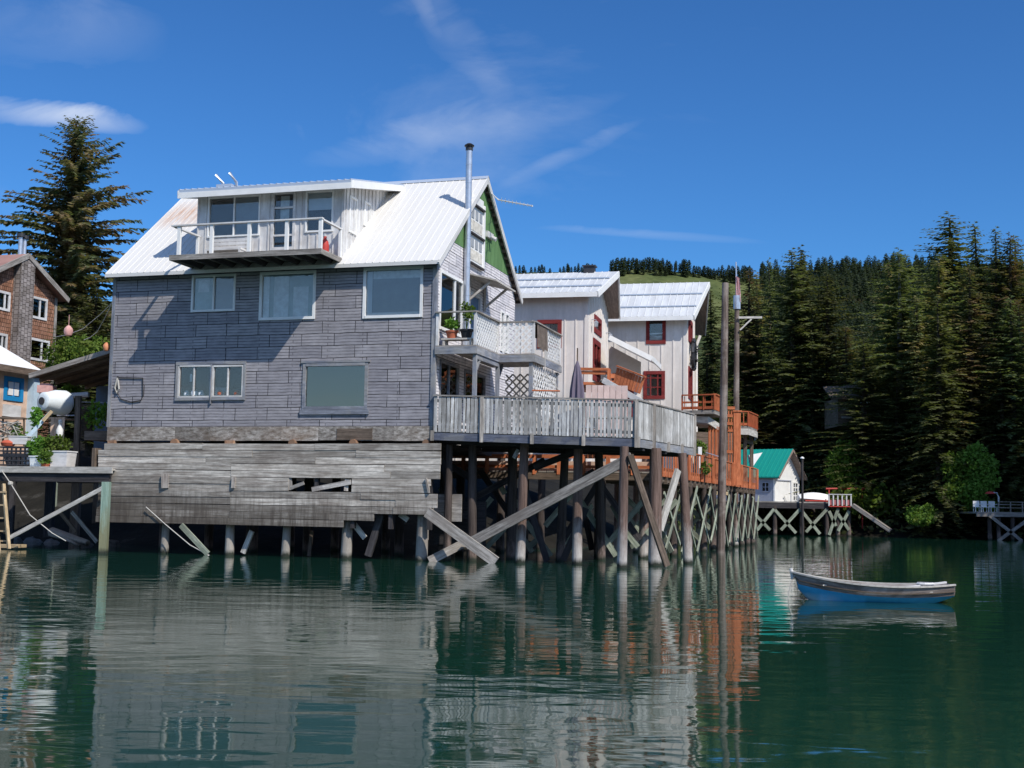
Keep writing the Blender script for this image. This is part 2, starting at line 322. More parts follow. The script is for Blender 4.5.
def mat_ground():
    t = NT('hillside_ground'); a = t.noise(t.coord('pos', (.06, .02, .06)), 1., 8., .6); b = t.noise(t.coord('pos', (.4, .4, .4)), 1., 6., .7)
    x = t.ramp(a, [(.35, (.035, .05, .018)), (.5, (.085, .105, .035)), (.68, (.135, .145, .055))])
    x = t.mix(.5, x, t.ramp(b, [(.3, .4), (.7, 1.5)]), 'MULTIPLY')
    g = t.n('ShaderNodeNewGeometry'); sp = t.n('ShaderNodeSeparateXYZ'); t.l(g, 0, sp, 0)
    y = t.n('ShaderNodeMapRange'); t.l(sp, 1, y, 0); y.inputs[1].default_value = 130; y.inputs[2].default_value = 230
    x = t.mix(y, t.ramp(b, [(.3, (.006, .006, .005)), (.62, (.022, .02, .016)), (.75, (.09, .085, .075))]), x)  # near ground coloured darker to stand in for shade beneath the docks
    t.color(x); t.bump(b, .6, .3); return t.set(.95, .1)
M['ground'] = mat_ground()
def mat_water():
    t = NT('harbour_water'); 
    a = t.noise(t.coord('pos', (.65, 1.25, 1)), 1., 3., .5, .4); b = t.noise(t.coord('pos', (1.7, 3.4, 1)), 1., 3., .55, .3); c = t.noise(t.coord('pos', (.045, .11, 1)), 1., 2., .5)
    mask = t.ramp(c, [(.40, .35), (.62, 1.)])
    h = t.math('ADD', t.math('MULTIPLY', a, WAVE_A), t.math('MULTIPLY', t.math('MULTIPLY', b, WAVE_B), mask)); t.bump(h, 1., 1.)
    t.b.inputs['Base Color'].default_value = (.008, .042, .026, 1); t.b.inputs['IOR'].default_value = 1.42
    m = t.set(.035, .5); return m
WAVE_A = .0125; WAVE_B = .0022
M['water'] = mat_water()
# ------------------------------------------------------------------ building helpers
def wall(mb, ax, c0, c1, a0, a1, z0, z1, holes=(), g=0):
    """flat wall with rectangular openings. ax 'v': runs along u at v=c0..c1 ; ax 'u': runs along v at u=c0..c1"""
    A = sorted({a0, a1, *[x for h in holes for x in h[:2]]}); Z = sorted({z0, z1, *[x for h in holes for x in h[2:]]})
    mk = (lambda a, c, z: (a, c, z)) if ax == 'v' else (lambda a, c, z: (c, a, z))
    for i in range(len(A) - 1):
        for j in range(len(Z) - 1):
            am, zm = (A[i] + A[i + 1]) / 2, (Z[j] + Z[j + 1]) / 2
            if any(h[0] < am < h[1] and h[2] < zm < h[3] for h in holes): continue
            for c in (c0, c1): mb.facef([mk(A[i], c, Z[j]), mk(A[i + 1], c, Z[j]), mk(A[i + 1], c, Z[j + 1]), mk(A[i], c, Z[j + 1])], g)
    for r in [(a0, a1, z0, z1)] + list(holes):
        q = [(r[0], r[2]), (r[1], r[2]), (r[1], r[3]), (r[0], r[3])]
        for i in range(4):
            (p, z), (p2, z2) = q[i], q[(i + 1) % 4]
            mb.facef([mk(p, c0, z), mk(p2, c0, z2), mk(p2, c1, z2), mk(p, c1, z)], g)
def window(par, fr, ax, c, sg, a0, a1, z0, z1, fm, w=.07, mull=(), bars=(), cur=None, room=True, bw=None, gl='glass', name='window', depth=.1, cw=None, label=None):
    if a0 > a1: a0, a1 = a1, a0
    mb = MB(fr); o = c + sg * .035; i = c - sg * depth
    def bx(p0, p1, q0, q1, x0=None, x1=None):
        x0 = o if x0 is None else x0; x1 = i if x1 is None else x1; mb.tint(.3)
        (mb.box(p0, p1, x0, x1, q0, q1) if ax == 'v' else mb.box(x0, x1, p0, p1, q0, q1))
    bx(a0, a0 + w, z0, z1); bx(a1 - w, a1, z0, z1); bx(a0 + w, a1 - w, z0, z0 + w, c + sg * .045); bx(a0 + w, a1 - w, z1 - w, z1, c + sg * .045)
    W = a1 - a0; Hh = z1 - z0; bw = bw or w * .4
    for m in mull: bx(a0 + W * m - bw, a0 + W * m + bw, z0 + w, z1 - w, c + sg * .02, c - sg * .05)
    for m in bars: bx(a0 + w, a1 - w, z0 + Hh * m - bw * .8, z0 + Hh * m + bw * .8, c + sg * .012, c - sg * .045)
    wd = mb.build(name, M[fm], par)
    if label: wd['label'] = label
    def leaf(nm, mat, d, p0, p1, q0, q1, t=.006):
        b = MB(fr); b.tint(.3); x0, x1 = c - sg * d, c - sg * (d + t)
        (b.box(p0, p1, x0, x1, q0, q1) if ax == 'v' else b.box(x0, x1, p0, p1, q0, q1)); return b.build(nm, M[mat], wd)
    leaf('pane', gl, .025, a0 + w * .8, a1 - w * .8, z0 + w * .8, z1 - w * .8)
    ci = iter(range(20))
    for cm, f0, f1, g0, g1 in (cur or ()):
        leaf('curtain', cm, .075 + .014 * next(ci), a0 + w * .5 + (W - w) * f0, a0 + w * .5 + (W - w) * f1, z0 + w * .5 + (Hh - w) * g0, z0 + w * .5 + (Hh - w) * g1, .008)
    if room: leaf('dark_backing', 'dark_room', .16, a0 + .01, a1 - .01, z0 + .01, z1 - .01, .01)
    return wd
def ribs(mb, fr_pts, n, h=.03, w=.05, lift=.0):
    """raised seams along a roof quad: p0->p3 is the slope direction, p0->p1 the eave"""
    p0, p1, p2, p3 = [Vector(p) for p in fr_pts]; e = (p1 - p0).normalized()
    nrm = (p1 - p0).cross(p3 - p0).normalized()
    if nrm.z < 0: nrm = -nrm
    for i in range(n + 1):
        f = i / n; a = p0.lerp(p1, f); b = p3.lerp(p2, f)
        if i == 0: a, b = a + e * w / 2, b + e * w / 2
        if i == n: a, b = a - e * w / 2, b - e * w / 2
        lo = [a - e * w / 2 + nrm * .002, a + e * w / 2 + nrm * .002, b + e * w / 2 + nrm * .002, b - e * w / 2 + nrm * .002]; m = .25
        hi = [a - e * w * m + nrm * h, a + e * w * m + nrm * h, b + e * w * m + nrm * h, b - e * w * m + nrm * h]
        mb.hexa([tuple(x) for x in lo + hi])
def lattice(mb, ax, c, a0, a1, z0, z1, step=.16, w=.035, t=.012):
    """diagonal lattice panel clipped to a rectangle, two layers"""
    Wd, Hh = a1 - a0, z1 - z0
    for layer, sgn in ((0, 1), (1, -1)):
        k = -Hh
        while k < Wd:
            pts = []
            for s in (0., 1.):
                z = s * Hh; a = k + z if sgn > 0 else k + Hh - z
                pts.append([a, z])
            (A, B) = pts
            def clip(p, q):
                for lim in (0, Wd):
                    for e, f in ((p, q), (q, p)):
                        if (lim == 0 and e[0] < 0) or (lim == Wd and e[0] > Wd):
                            tt = (lim - e[0]) / (f[0] - e[0]); e[1] += (f[1] - e[1]) * tt; e[0] = lim
            if not (max(A[0], B[0]) <= 0 or min(A[0], B[0]) >= Wd):
                clip(A, B); mb.tint(.3); cc = c + (layer * 2 - 1) * t * .55
                pa = (a0 + A[0], cc, z0 + A[1]) if ax == 'v' else (cc, a0 + A[0], z0 + A[1]); pb = (a0 + B[0], cc, z0 + B[1]) if ax == 'v' else (cc, a0 + B[0], z0 + B[1])
                p, q = mb.fr.w(*pa), mb.fr.w(*pb)
                if (p - q).length > .03: mb.beam(p, q, t, w)
            k += step
# ================================================================== MAIN GREY HOUSE
_o = P(433, 430, 37.5); HF = Fr(_o.x, _o.y, 16.5)
UL, WD = -10.97, 8.3; EZ, RZ, RV_ = 8.80, 12.47, 4.25
def main_slope(v): return EZ + (RZ - EZ) * (v + .32) / (RV_ + .32)
def back_slope(v): return RZ - (RZ - 9.05) * (v - RV_) / (8.6 - RV_)
house = empty('grey_house', HF.w(-5.5, 4, 0), 'big grey shingled house on stilts with a steep white metal roof and a dormer balcony', 'house')
def VR(x0, y0, x1, y1, v=0.):       # rectangle on a v plane from two measured corners
    a = HF.V(x0, y0, v); b = HF.V(x1, y1, v); return (min(a[0], b[0]), max(a[0], b[0]), min(a[1], b[1]), max(a[1], b[1]))
def UR(x0, y0, x1, y1, u=0.):
    a = HF.U(x0, y0, u); b = HF.U(x1, y1, u); return (min(a[0], b[0]), max(a[0], b[0]), min(a[1], b[1]), max(a[1], b[1]))
Wn = {'a': VR(192.5, 275.5, 235, 311), 'b': VR(260.5, 272.5, 315, 319), 'c': VR(364, 268, 422.5, 317),
      'd': VR(179, 365.5, 211, 397.5), 'e': VR(213, 365.5, 243, 397), 'f': VR(303.5, 363.3, 367.3, 409.5)}
b = MB(HF); wall(b, 'v', 0, .15, UL, 0, 3.93, 8.98, list(Wn.values())); b.build('front_wall', M['siding'], house)
tw = (.30, 2.45, 6.85, HF.U(448, 273.5)[1]); dr = (3.15, 4.25, 6.38, 8.42); sw = (6.55, 6.95, 6.95, 8.35); sw2 = (7.1, 7.5, 6.95, 8.35)
b = MB(HF); lo1, lo2 = (.45, 2.2, 3.98, 5.95), (2.75, 4.9, 4.3, 5.9)
wall(b, 'u', -.15, 0, .15, WD, 3.93, EZ + .2, [tw, dr, sw, sw2, lo1, lo2])
zg = 9.72
vf = lambda z: (z - main_slope(0)) / ((RZ - EZ) / (RV_ + .32)) + .15
vb = lambda z: RV_ + (RZ - .12 - z) * (8.6 - RV_) / (RZ - 9.05)
b.prism([(.15, EZ + .2), (WD, EZ + .2), (min(WD, vb(zg)), zg), (vf(zg), zg)], 0, -.15, 0); b.build('side_wall', M['siding_sunlit'], house)
b = MB(HF); b.prism([(vf(zg), zg), (min(WD, vb(zg)), zg), (RV_, RZ - .16)], 0, -.15, .012, 2); b.build('gable_panel', M['green_wall'], house)
b = MB(HF); b.box(UL, UL + .15, .15, WD, 3.93, 8.98); b.prism([(.15, 8.98), (WD, 8.98), (RV_, RZ - .16)], 0, UL, UL + .15)
b.box(UL + .15, -.15, WD - .15, WD, 3.93, 8.98); b.build('rear_wall', M['siding'], house)
b = MB(HF); b.box(UL + .15, -.15, .15, WD - .15, 3.80, 3.92); b.box(UL + .15, -.15, .15, WD - .15, 6.25, 6.4); b.box(UL + .15, -.15, 3.2, 3.3, 3.92, 6.25); b.box(UL + .15, -1.6, 3.2, 3.3, 6.4, 8.9); b.build('floor', M['dark_room'], house)
# weathered skirt board under the siding and stub blocks
b = MB(HF)
for i in range(9):
    u0_ = UL + i * 10.97 / 9; b.tint(.9); b.box(u0_ + .004, u0_ + 10.97 / 9, -.03, .14, 3.50 + R.uniform(-.015, .015), 3.925)
b.build('skirt_board', mat_wood('lichened_skirt_board', (.20, .17, .14), (.68, .62, .55), 5., 12., .6, 1.2, .8, (.16, .10, .06), .8), house)
b = MB(HF); b.box(-3.05, -1.9, -.045, -.031, 3.52, 3.86); b.build('patch_board', M['brown_wood'], house)
b = MB(HF)
for px in (112, 174, 233, 294, 353, 426):
    u_ = HF.V(px, 441)[0] + R.uniform(-.15, .15); b.mark(); b.tint(1); w_ = R.uniform(.09, .16)
    if R.random() < .5: b.box(u_ - w_, u_ + w_, -.14, .5, 3.36, 3.50)
    else: b.tube([HF.w(u_, -.16, 3.42), HF.w(u_, .3, 3.42)], R.uniform(.10, .14), 9)
b.build('stub_block', mat_wood('end_grain_block', (.22, .11, .06), (.46, .30, .20), 4., 6., .7, 1.2, .5), house)
b = MB(HF); b.box(UL - .02, -.02, .35, 8., 3.30, 3.49); b.box(UL + .1, -.1, 1.2, 1.4, 2.6, 3.3); b.build('floor_beam', M['dark_wood'], house)
b = MB(HF); b.box(-.1, .035, -.035, .1, 3.93, 8.7, 2); b.box(UL - .03, UL + .08, -.03, .1, 3.93, 8.7, 2); b.build('corner_trim', M['grey_paint'], house)
# ---- front windows
M['curtain_teal'] = mat_plain('pale_teal_curtain', (.36, .46, .46), .9, .12, 4.)
window(house, HF, 'v', 0, -1, *Wn['a'], 'white', .065, (.5,), (), [('curtain', .1, .36, .55, .9), ('curtain_teal', .0, .47, 0, 1), ('curtain_blue', .52, 1, 0, 1)])
window(house, HF, 'v', 0, -1, *Wn['b'], 'white', .085, (), (), [('curtain', .0, .14, 0, 1), ('curtain', .22, .50, 0, .94), ('curtain', .58, .86, 0, .7), ('curtain_teal', .0, 1, 0, 1)])
window(house, HF, 'v', 0, -1, *Wn['c'], 'white', .085, (), (), [('blind', .0, .12, 0, 1), ('blind', .12, 1, 0, .1), ('curtain_blue', .12, 1, .1, .8), ('curtain', .12, 1, .8, 1)])
window(house, HF, 'v', 0, -1, *Wn['d'], 'white_old', .05, (.47,), (), [('curtain', .3, .36, .5, .75)], depth=.12)
window(house, HF, 'v', 0, -1, *Wn['e'], 'white_old', .05, (.5,), (), [('curtain_blue', .0, .4, 0, .3)], depth=.12)
window(house, HF, 'v', 0, -1, *Wn['f'], 'grey_paint', .10, (), (), [('curtain_blue', .85, 1, 0, 1)], gl='glass_mirror')
d_, e_ = Wn['d'], Wn['e']
b = MB(HF); b.box(d_[0] - .08, e_[1] + .08, -.05, -.005, d_[2] - .09, d_[2] - .004); b.box(d_[0] - .08, e_[1] + .08, -.05, -.005, d_[3] + .004, d_[3] + .1); b.box(d_[0] - .08, d_[0] - .004, -.045, -.005, d_[2], d_[3], 2); b.box(e_[1] + .004, e_[1] + .08, -.045, -.005, d_[2], d_[3], 2)
b.box(d_[1] + .003, e_[0] - .003, -.08, -.004, d_[2] - .2, d_[3], 2)
f_ = Wn['f']; b.box(f_[0] - .06, f_[1] + .06, -.055, -.005, f_[2] - .14, f_[2] - .004); b.box(f_[0] - .06, f_[1] + .06, -.055, -.005, f_[3] + .004, f_[3] + .06); b.build('window_surround', M['grey_paint'], house)
b = MB(HF)
for i, (du, r) in enumerate(((.25, .10), (.52, .12), (.75, .1), (.2, .06))):
    b.lathe(HF.w(d_[0] + du, .12, d_[2] + .06), [(0, 0), (r, .02), (r * 1.05, r), (r * .5, r * 1.7), (0, r * 1.8)], 9)
b.build('crockery', M['blind'], house, smooth=True)
b = MB(HF)
for du, r in ((.3, .12), (.55, .09), (1.0, .11)): b.lathe(HF.w(e_[0] + du * .8, .13, e_[2] + .06), [(0, 0), (r, .02), (r * 1.05, r * .7), (r * .6, r * 1.4), (0, r * 1.5)], 9)
b.build('sill_ornament', M['terracotta'], house, smooth=True)
# ---- side windows and door
window(house, HF, 'u', 0, 1, *lo1, 'grey_paint', .08, (.5,), (), (), name='patio_door', label='dark glazed patio door under the corner balcony'); window(house, HF, 'u', 0, 1, *lo2, 'grey_paint', .08, (.5,), ())
window(house, HF, 'u', 0, 1, *tw, 'white', .09, (.66,), (), [('curtain', .56, .64, 0, 1)])
window(house, HF, 'u', 0, 1, *sw, 'white', .06, (), ()); window(house, HF, 'u', 0, 1, *sw2, 'white', .06, (), ())
b = MB(HF); b.box(-.08, -.04, dr[0] + .05, dr[1] - .05, dr[2], dr[3] - .05, 2); dd = b.build('door', M['blue_grey'], house)
b = MB(HF); b.box(-.1, .03, dr[0] - .07, dr[0] + .05, dr[2], dr[3], 2); b.box(-.1, .03, dr[1] - .05, dr[1] + .07, dr[2], dr[3], 2); b.box(-.1, .03, dr[0] + .05, dr[1] - .05, dr[3] - .05, dr[3] + .08, 1); b.build('door_frame', M['white_old'], dd)
# awning over the side door
b = MB(HF); az = 8.62
b.slab([(0.01, 2.75, az + .38), (1.0, 2.75, az + .12), (1.0, 4.95, az + .12), (0.01, 4.95, az + .38)], .05, 1)
for v_ in (2.95, 4.6): b.beam(HF.w(.02, v_, az - .5), HF.w(.8, v_, az + .12), .07, .07); b.beam(HF.w(.05, v_, az - .6), HF.w(.05, v_, az + .3), .07, .07)
b.build('awning', M['pale_wood'], house)
# tall white decorated board in the gable
gb = UR(472.2, 205, 487.5, 262); b = MB(HF); gv0, gv1, gz0, gz1 = 2.75, 4.4, 9.35, 11.3
b.box(.014, .05, gv0, gv1, gz0, gz1, 2); b.box(.05, .09, gv0, gv0 + .12, gz0, gz1 + .2, 2); b.box(.05, .09, gv1 - .12, gv1, gz0, gz1 + .2, 2)
b.box(.014, .05, gv0 + .3, gv1 - .1, gz1, gz1 + .35, 1)
lb = b.build('loft_window', M['white'], house)
b = MB(HF); 
for z_ in (gz0, (gz0 + gz1) / 2, gz1): b.mark(); b.box(.051, .13, gv0 + .13, gv1 - .13, z_ - .03, z_ + .03, 1)
b.build('ledge', M['dark_wood'], lb)
for bz in (gz0 + .12, gz0 + 1.08):
    for k in range(3):
        b = MB(HF); v_ = gv0 + .28 + k * .42; b.box(.052, .066, v_, v_ + .26, bz + .42, bz + .72, 2); b.build('dark_pane', M['curtain_blue'], lb)
    b = MB(HF); b.box(.052, .06, gv0 + .22, gv1 - .22, bz + .02, bz + .36, 2); b.build('painted_panel', mat_plain('faded_painted_panel', (.62, .58, .50), .8, .35, 6.), lb)
b = MB(HF); b.box(.014, .1, 4.65, 5.3, 10.55, 10.75, 1); b.tube([HF.w(.1, 5.0, 10.6), HF.w(.28, 5.0, 10.5)], .07, 8); b.build('floodlight', M['white_old'], house)
b = MB(HF); b.box(.014, .06, 2.62, 2.92, 6.35, 10.95, 2); b.build('dark_chase_board', M['brown_wood'], house)
# ---- roof
rf = MB(HF); T = .11; ul_, ur_ = UL - .15, .21
q = [(ul_, -.32, EZ), (ur_, -.32, EZ), (ur_, RV_, RZ), (ul_, RV_, RZ)]; rf.slab(q, T, 1); ribs(rf, q, 48, .014, .04)
q2 = [(ul_, 8.6, 9.05), (ur_, 8.6, 9.05), (ur_, RV_ + .002, RZ), (ul_, RV_ + .002, RZ)]; rf.slab(q2, T, 1); ribs(rf, q2, 48, .014, .04)
RU = min((abs(HF.V(186, 214, v_ / 50)[1] - main_slope(v_ / 50)), tuple(HF.w(HF.V(186, 214, v_ / 50)[0], v_ / 50, main_slope(v_ / 50)))) for v_ in range(220))[1]
roof = rf.build('roof', roofmetal('white_metal_roof', (.68, .66, .62), RU, rough=.5, dirt=.07), house)
b = MB(HF); b.prism([(RV_ - .16, RZ - .10), (RV_, RZ + .035), (RV_ + .16, RZ - .10), (RV_, RZ + .015)], 0, ul_ - .01, ur_ + .01); b.build('ridge_cap', M['roof_grey'], roof)
b = MB(HF)
for (v0_, z0_, v1_, z1_) in ((-.3, EZ - .14, RV_, RZ - .14), (8.6, 9.05 - .14, RV_, RZ - .14)):
    b.beam(HF.w(ur_ - .03, v0_, z0_ + .02), HF.w(ur_ - .03, v1_, z1_ + .02), .05, .16)
b.build('barge_board', M['white_old'], roof)
b = MB(HF)
for i in range(17):
    f = (i + .5) / 17
    for sgn in (0, 1):
        v_ = (-.2 + f * 4.3) if sgn == 0 else (8.5 - f * 4.3); z_ = (main_slope(v_) if sgn == 0 else back_slope(v_)) - T - .07
        b.mark(); b.tint(.6); b.box(.0, ur_ - .06, v_ - .045, v_ + .045, z_ - .05, z_ + .05, 0)
b.build('lookout', M['brown_wood'], roof)
b = MB(HF); q = [(ul_ + .02, -.3, EZ - T - .006), (ur_ - .06, -.3, EZ - T - .006), (ur_ - .06, RV_, RZ - T - .006), (ul_ + .02, RV_, RZ - T - .006)]; b.slab(q, .02, 1)
q = [(ul_ + .02, 8.58, 9.05 - T - .006), (ur_ - .06, 8.58, 9.05 - T - .006), (ur_ - .06, RV_, RZ - T - .006), (ul_ + .02, RV_, RZ - T - .006)]; b.slab(q, .02, 1); b.build('soffit', M['dark_wood'], roof)
# ---- stovepipe
b = MB(HF); pv, pu = 2.45, .13; b.tube([HF.w(pu, pv, 6.4), HF.w(pu, pv, 12.9)], .1, 14)
for z_ in (7.3, 8.2, 9.1, 10.0, 10.9, 11.8, 12.4): b.tube([HF.w(pu, pv, z_), HF.w(pu, pv, z_ + .04)], .106, 14)
sp = b.build('stovepipe', M['steel'], house, smooth=True)
b = MB(HF); b.tube([HF.w(pu, pv, 12.86), HF.w(pu, pv, 12.97)], .115, 14); b.tube([HF.w(pu, pv, 12.99), HF.w(pu, pv, 13.03)], .155, 14); b.lathe(HF.w(pu, pv, 13.03), [(.155, 0), (.07, .06), (0, .07)], 14); b.build('cap', M['dark_metal'], sp, smooth=True)
b = MB(HF); b.tube([HF.w(0, pv, 7.2), HF.w(pu, pv, 7.2)], .02, 6); b.tube([HF.w(0, pv, 9.5), HF.w(pu, pv, 9.5)], .02, 6); b.build('bracket', M['steel'], sp)
# ---- dormer
DL, DR, DZ = -8.10, -3.06, 11.36
dm = MB(HF); holes = [VR(208.8, 197.5, 259.6, 235.5, .05), VR(272.3, 192, 294.8, 249.5, .05), VR(306.3, 191.5, 333, 231.5, .05)]
wall(dm, 'v', .05, .17, DL, DR, 9.06, DZ - .05, holes, 2)
dz = lambda v: DZ + (12.25 - DZ) * (v + .42) / (3.87 + .42) - .13
dside = [(.17, main_slope(.17) - .05), (3.8, main_slope(3.8) - .05), (3.8, dz(3.8)), (.17, dz(.17))]
dm.prism(dside, 0, DR - .12, DR, 2); dm.prism(dside, 0, DL, DL + .12, 2)
for i in range(19):
    u_ = DL + .05 + i * (DR - DL - .1) / 18
    if any(h[0] - .05 < u_ < h[1] + .05 for h in holes): 
        for h in holes:
            if h[0] - .05 < u_ < h[1] + .05 and h[2] > 9.3: dm.box(u_ - .02, u_ + .02, .02, .05, 9.08, h[2] - .06, 2)
        continue
    dm.box(u_ - .02, u_ + .02, .02, .05, 9.08, DZ - .06, 2)
for i in range(12):
    v_ = .2 + i * .29; dm.box(DR, DR + .028, v_ - .02, v_ + .02, main_slope(v_) - .02, dz(v_), 2)
dorm = dm.build('dormer', M['white_old'], house)
window(dorm, HF, 'v', .05, -1, *holes[0], 'white', .05, (.5,), (), [('curtain_blue', .5, 1, 0, 1)])
window(dorm, HF, 'v', .05, -1, *holes[2], 'white', .055, (), (), [('blind', 0, 1, .55, 1)])
h = holes[1]; dd = window(dorm, HF, 'v', .05, -1, *h, 'white_old', .09, (), (), [('curtain', .3, .7, .5, .95)], name='glazed_door')
b = MB(HF)
for f in (.25, .72): b.box(h[0] + .1, h[1] - .1, .03, .06, h[2] + (h[3] - h[2]) * f - .03, h[2] + (h[3] - h[2]) * f + .03)
b.build('rail', M['white_old'], dd)
for (v0_, v1_, z0_, z1_) in ((.42, 1.0, 9.95, 11.1), (1.55, 2.1, 10.4, 11.2)):
    window(dorm, HF, 'u', DR + .002, 1, v0_, v1_, z0_, z1_, 'white', .06, (), (), [('blind', 0, 1, 0, .9)], room=False, depth=.03)
q = [(DL - .42, -.42, DZ), (DR + .42, -.42, DZ), (DR + .42, 3.9, 12.26), (DL - .42, 3.9, 12.26)]
b = MB(HF); b.slab(q, .10, 1); ribs(b, q, 26, .03, .05); dr_ = b.build('dormer_roof', M['roof_grey'], dorm)
b = MB(HF); b.box(DL - .43, DR + .43, -.44, -.405, DZ - .27, DZ - .09)
for u_ in (DL - .43, DR + .43): b.prism([(-.43, DZ - .26), (3.8, 12.24 - .22), (3.8, 12.22), (-.43, DZ - .02)], 0, u_ - .02, u_ + .02, 1)
b.build('fascia', M['white'], dr_)
b = MB(HF); b.prism([(-.41, DZ - .21), (3.6, 12.2 - .22), (3.6, 12.2 - .19), (-.41, DZ - .18)], 0, DL - .40, DR + .40, 1); b.build('soffit', M['white_old'], dr_)
for (x0, y0, x1, y1) in ((223, 186, 217.5, 175.5), (236.5, 185, 231, 173.5)):
    a0_, c0_ = HF.V(x0, y0, .9), HF.V(x1, y1, .9)
    b = MB(HF); b.tube([HF.w(a0_[0], .9, DZ + .15), HF.w(a0_[0], .9, a0_[1] + .08), HF.w(c0_[0], .8, c0_[1])], .05, 8); b.build('vent_pipe', M['steel'], dr_, smooth=True)
b = MB(HF); a0_ = HF.V(229, 184, .9); b.box(a0_[0] - .35, a0_[0] + .2, .7, 1.1, DZ + .26, DZ + .42); b.build('roof_vent', M['roof_grey'], dr_)
# ---- balcony on the dormer
bal = MB(HF); BZ = 9.05; B0, B1, BV = -8.02, -3.05, -1.52
for i in range(10):
    v0_ = BV + i * .153; bal.tint(.6); bal.box(B0, B1, v0_ + .004, v0_ + .149, BZ - .04, BZ)
bal.tint(.3); bal.box(B0 - .03, B1 + .03, BV - .045, BV - .001, BZ - .17, BZ - .01)
for u_ in (B0 - .015, B1 + .015): bal.box(u_ - .02, u_ + .02, BV, .02, BZ - .17, BZ - .042)
balc = bal.build('balcony_floor', M['grey_wood'], dorm)
b = MB(HF)
for i in range(9): u_ = B0 + .3 + i * .55; b.box(u_ - .03, u_ + .03, BV + .002, .04, BZ - .20, BZ - .045, 1)
b.build('joist', M['dark_wood'], balc)
b = MB(HF)
for px in (178.5, 211, 248.5, 286, 322):
    u_ = HF.V(px, 235, BV)[0]; u_ = min(max(u_, B0 + .05), B1 - .05); b.mark(); b.tint(.3); b.box(u_ - .05, u_ + .05, BV + .01, BV + .1, BZ, BZ + .88, 2)
for u_ in (B0 + .05, B1 - .05): b.mark(); b.box(u_ - .04, u_ + .04, -.12, -.04, BZ, BZ + .86, 2)
b.build('railing_post', M['white'], balc)
b = MB(HF); b.box(B0 - .02, B1 + .02, BV - .02, BV + .12, BZ + .881, BZ + .925)
for u_ in (B0 + .05, B1 - .05): b.box(u_ - .05, u_ + .05, BV + .12, .0, BZ + .865, BZ + .91, 1)
b.build('handrail', M['white_old'], balc)
# ---- small features
b = MB(HF); t0 = HF.w(.34, 5.0, 11.86); t1 = P(532.5, 206, 39.6)
b.tube([HF.w(.2, 4.6, 12.0), t0, t1], .025, 6)
for i in range(9):
    p = t0.lerp(t1, .1 + i * .11); w_ = .34 - .02 * i; b.tube([p - Vector((0, w_, 0)), p + Vector((0, w_, 0))], .008, 4)
b.build('tv_antenna', M['white'], house)
b = MB(HF); pts = []
for x, y in ((118, 376), (117, 392), (121, 399), (131, 402), (141, 400.5), (143, 396), (143, 378), (117, 377.5)): a0_ = HF.V(x, y, -.02); pts.append(HF.w(a0_[0], -.03, a0_[1]))
b.tube(pts, .017, 5, False); b.build('cable', M['black'], house)
b = MB(HF); pts = [HF.w(HF.V(x, y)[0], -.06, HF.V(x, y)[1]) for x, y in ((118.5, 378), (116, 388), (118, 393), (120, 389), (119, 380))]; b.tube(pts, .03, 6); b.build('hose_coil', M['rope'], house)
# ---- plank wall under the house
def mat_plankwall():
    m = mat_wood('silvered_stilt_planks', (.28, .24, .20), (.80, .74, .65), .8, 16., .62, 1.3, .7, (.17, .135, .11), .45, patch=.35); nt_ = m.node_tree; T_ = NT.__new__(NT); T_.m = m; T_.t = nt_
    bs = [n for n in nt_.nodes if n.bl_idname == 'ShaderNodeBsdfPrincipled'][0]; src = bs.inputs['Base Color'].links[0].from_socket
    g = T_.n('ShaderNodeNewGeometry'); sp_ = T_.n('ShaderNodeSeparateXYZ'); T_.l(g, 0, sp_, 0); k = T_.noise(T_.coord('pos', (.7, .7, 1.2)), 1., 6., .7)
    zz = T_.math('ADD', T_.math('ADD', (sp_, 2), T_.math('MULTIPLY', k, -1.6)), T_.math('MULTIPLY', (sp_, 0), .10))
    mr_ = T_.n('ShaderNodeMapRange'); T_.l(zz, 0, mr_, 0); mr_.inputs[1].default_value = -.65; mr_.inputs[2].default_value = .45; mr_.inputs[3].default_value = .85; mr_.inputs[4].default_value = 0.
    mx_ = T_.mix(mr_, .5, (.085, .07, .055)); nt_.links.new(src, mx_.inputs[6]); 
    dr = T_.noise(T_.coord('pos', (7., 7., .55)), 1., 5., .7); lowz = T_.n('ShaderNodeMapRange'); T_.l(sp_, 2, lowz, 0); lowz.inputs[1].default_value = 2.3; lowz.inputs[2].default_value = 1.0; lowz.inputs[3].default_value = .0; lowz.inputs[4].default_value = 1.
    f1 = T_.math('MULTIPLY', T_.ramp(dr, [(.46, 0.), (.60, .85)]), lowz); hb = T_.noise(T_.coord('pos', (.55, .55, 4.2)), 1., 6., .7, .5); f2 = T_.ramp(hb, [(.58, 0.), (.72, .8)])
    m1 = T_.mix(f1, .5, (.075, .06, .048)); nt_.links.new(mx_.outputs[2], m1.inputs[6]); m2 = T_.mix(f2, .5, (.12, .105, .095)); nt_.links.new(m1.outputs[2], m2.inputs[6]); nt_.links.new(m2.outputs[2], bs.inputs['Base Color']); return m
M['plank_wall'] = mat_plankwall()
pk = MB(HF); PV = -.22
zr = [3.40 - .2065 * i for i in range(13)]
def U_(px): return HF.V(px, 470, PV)[0]
ends = [(103, 440.5), (97.5, 440.5), (97.5, 440.5), (98, 440), (98, 440), (99, 431), (99, 430), (99, 438), (99, 438), (98, 432), (98, 375), (98, 345)]
gap0, gap1 = U_(289), U_(352)
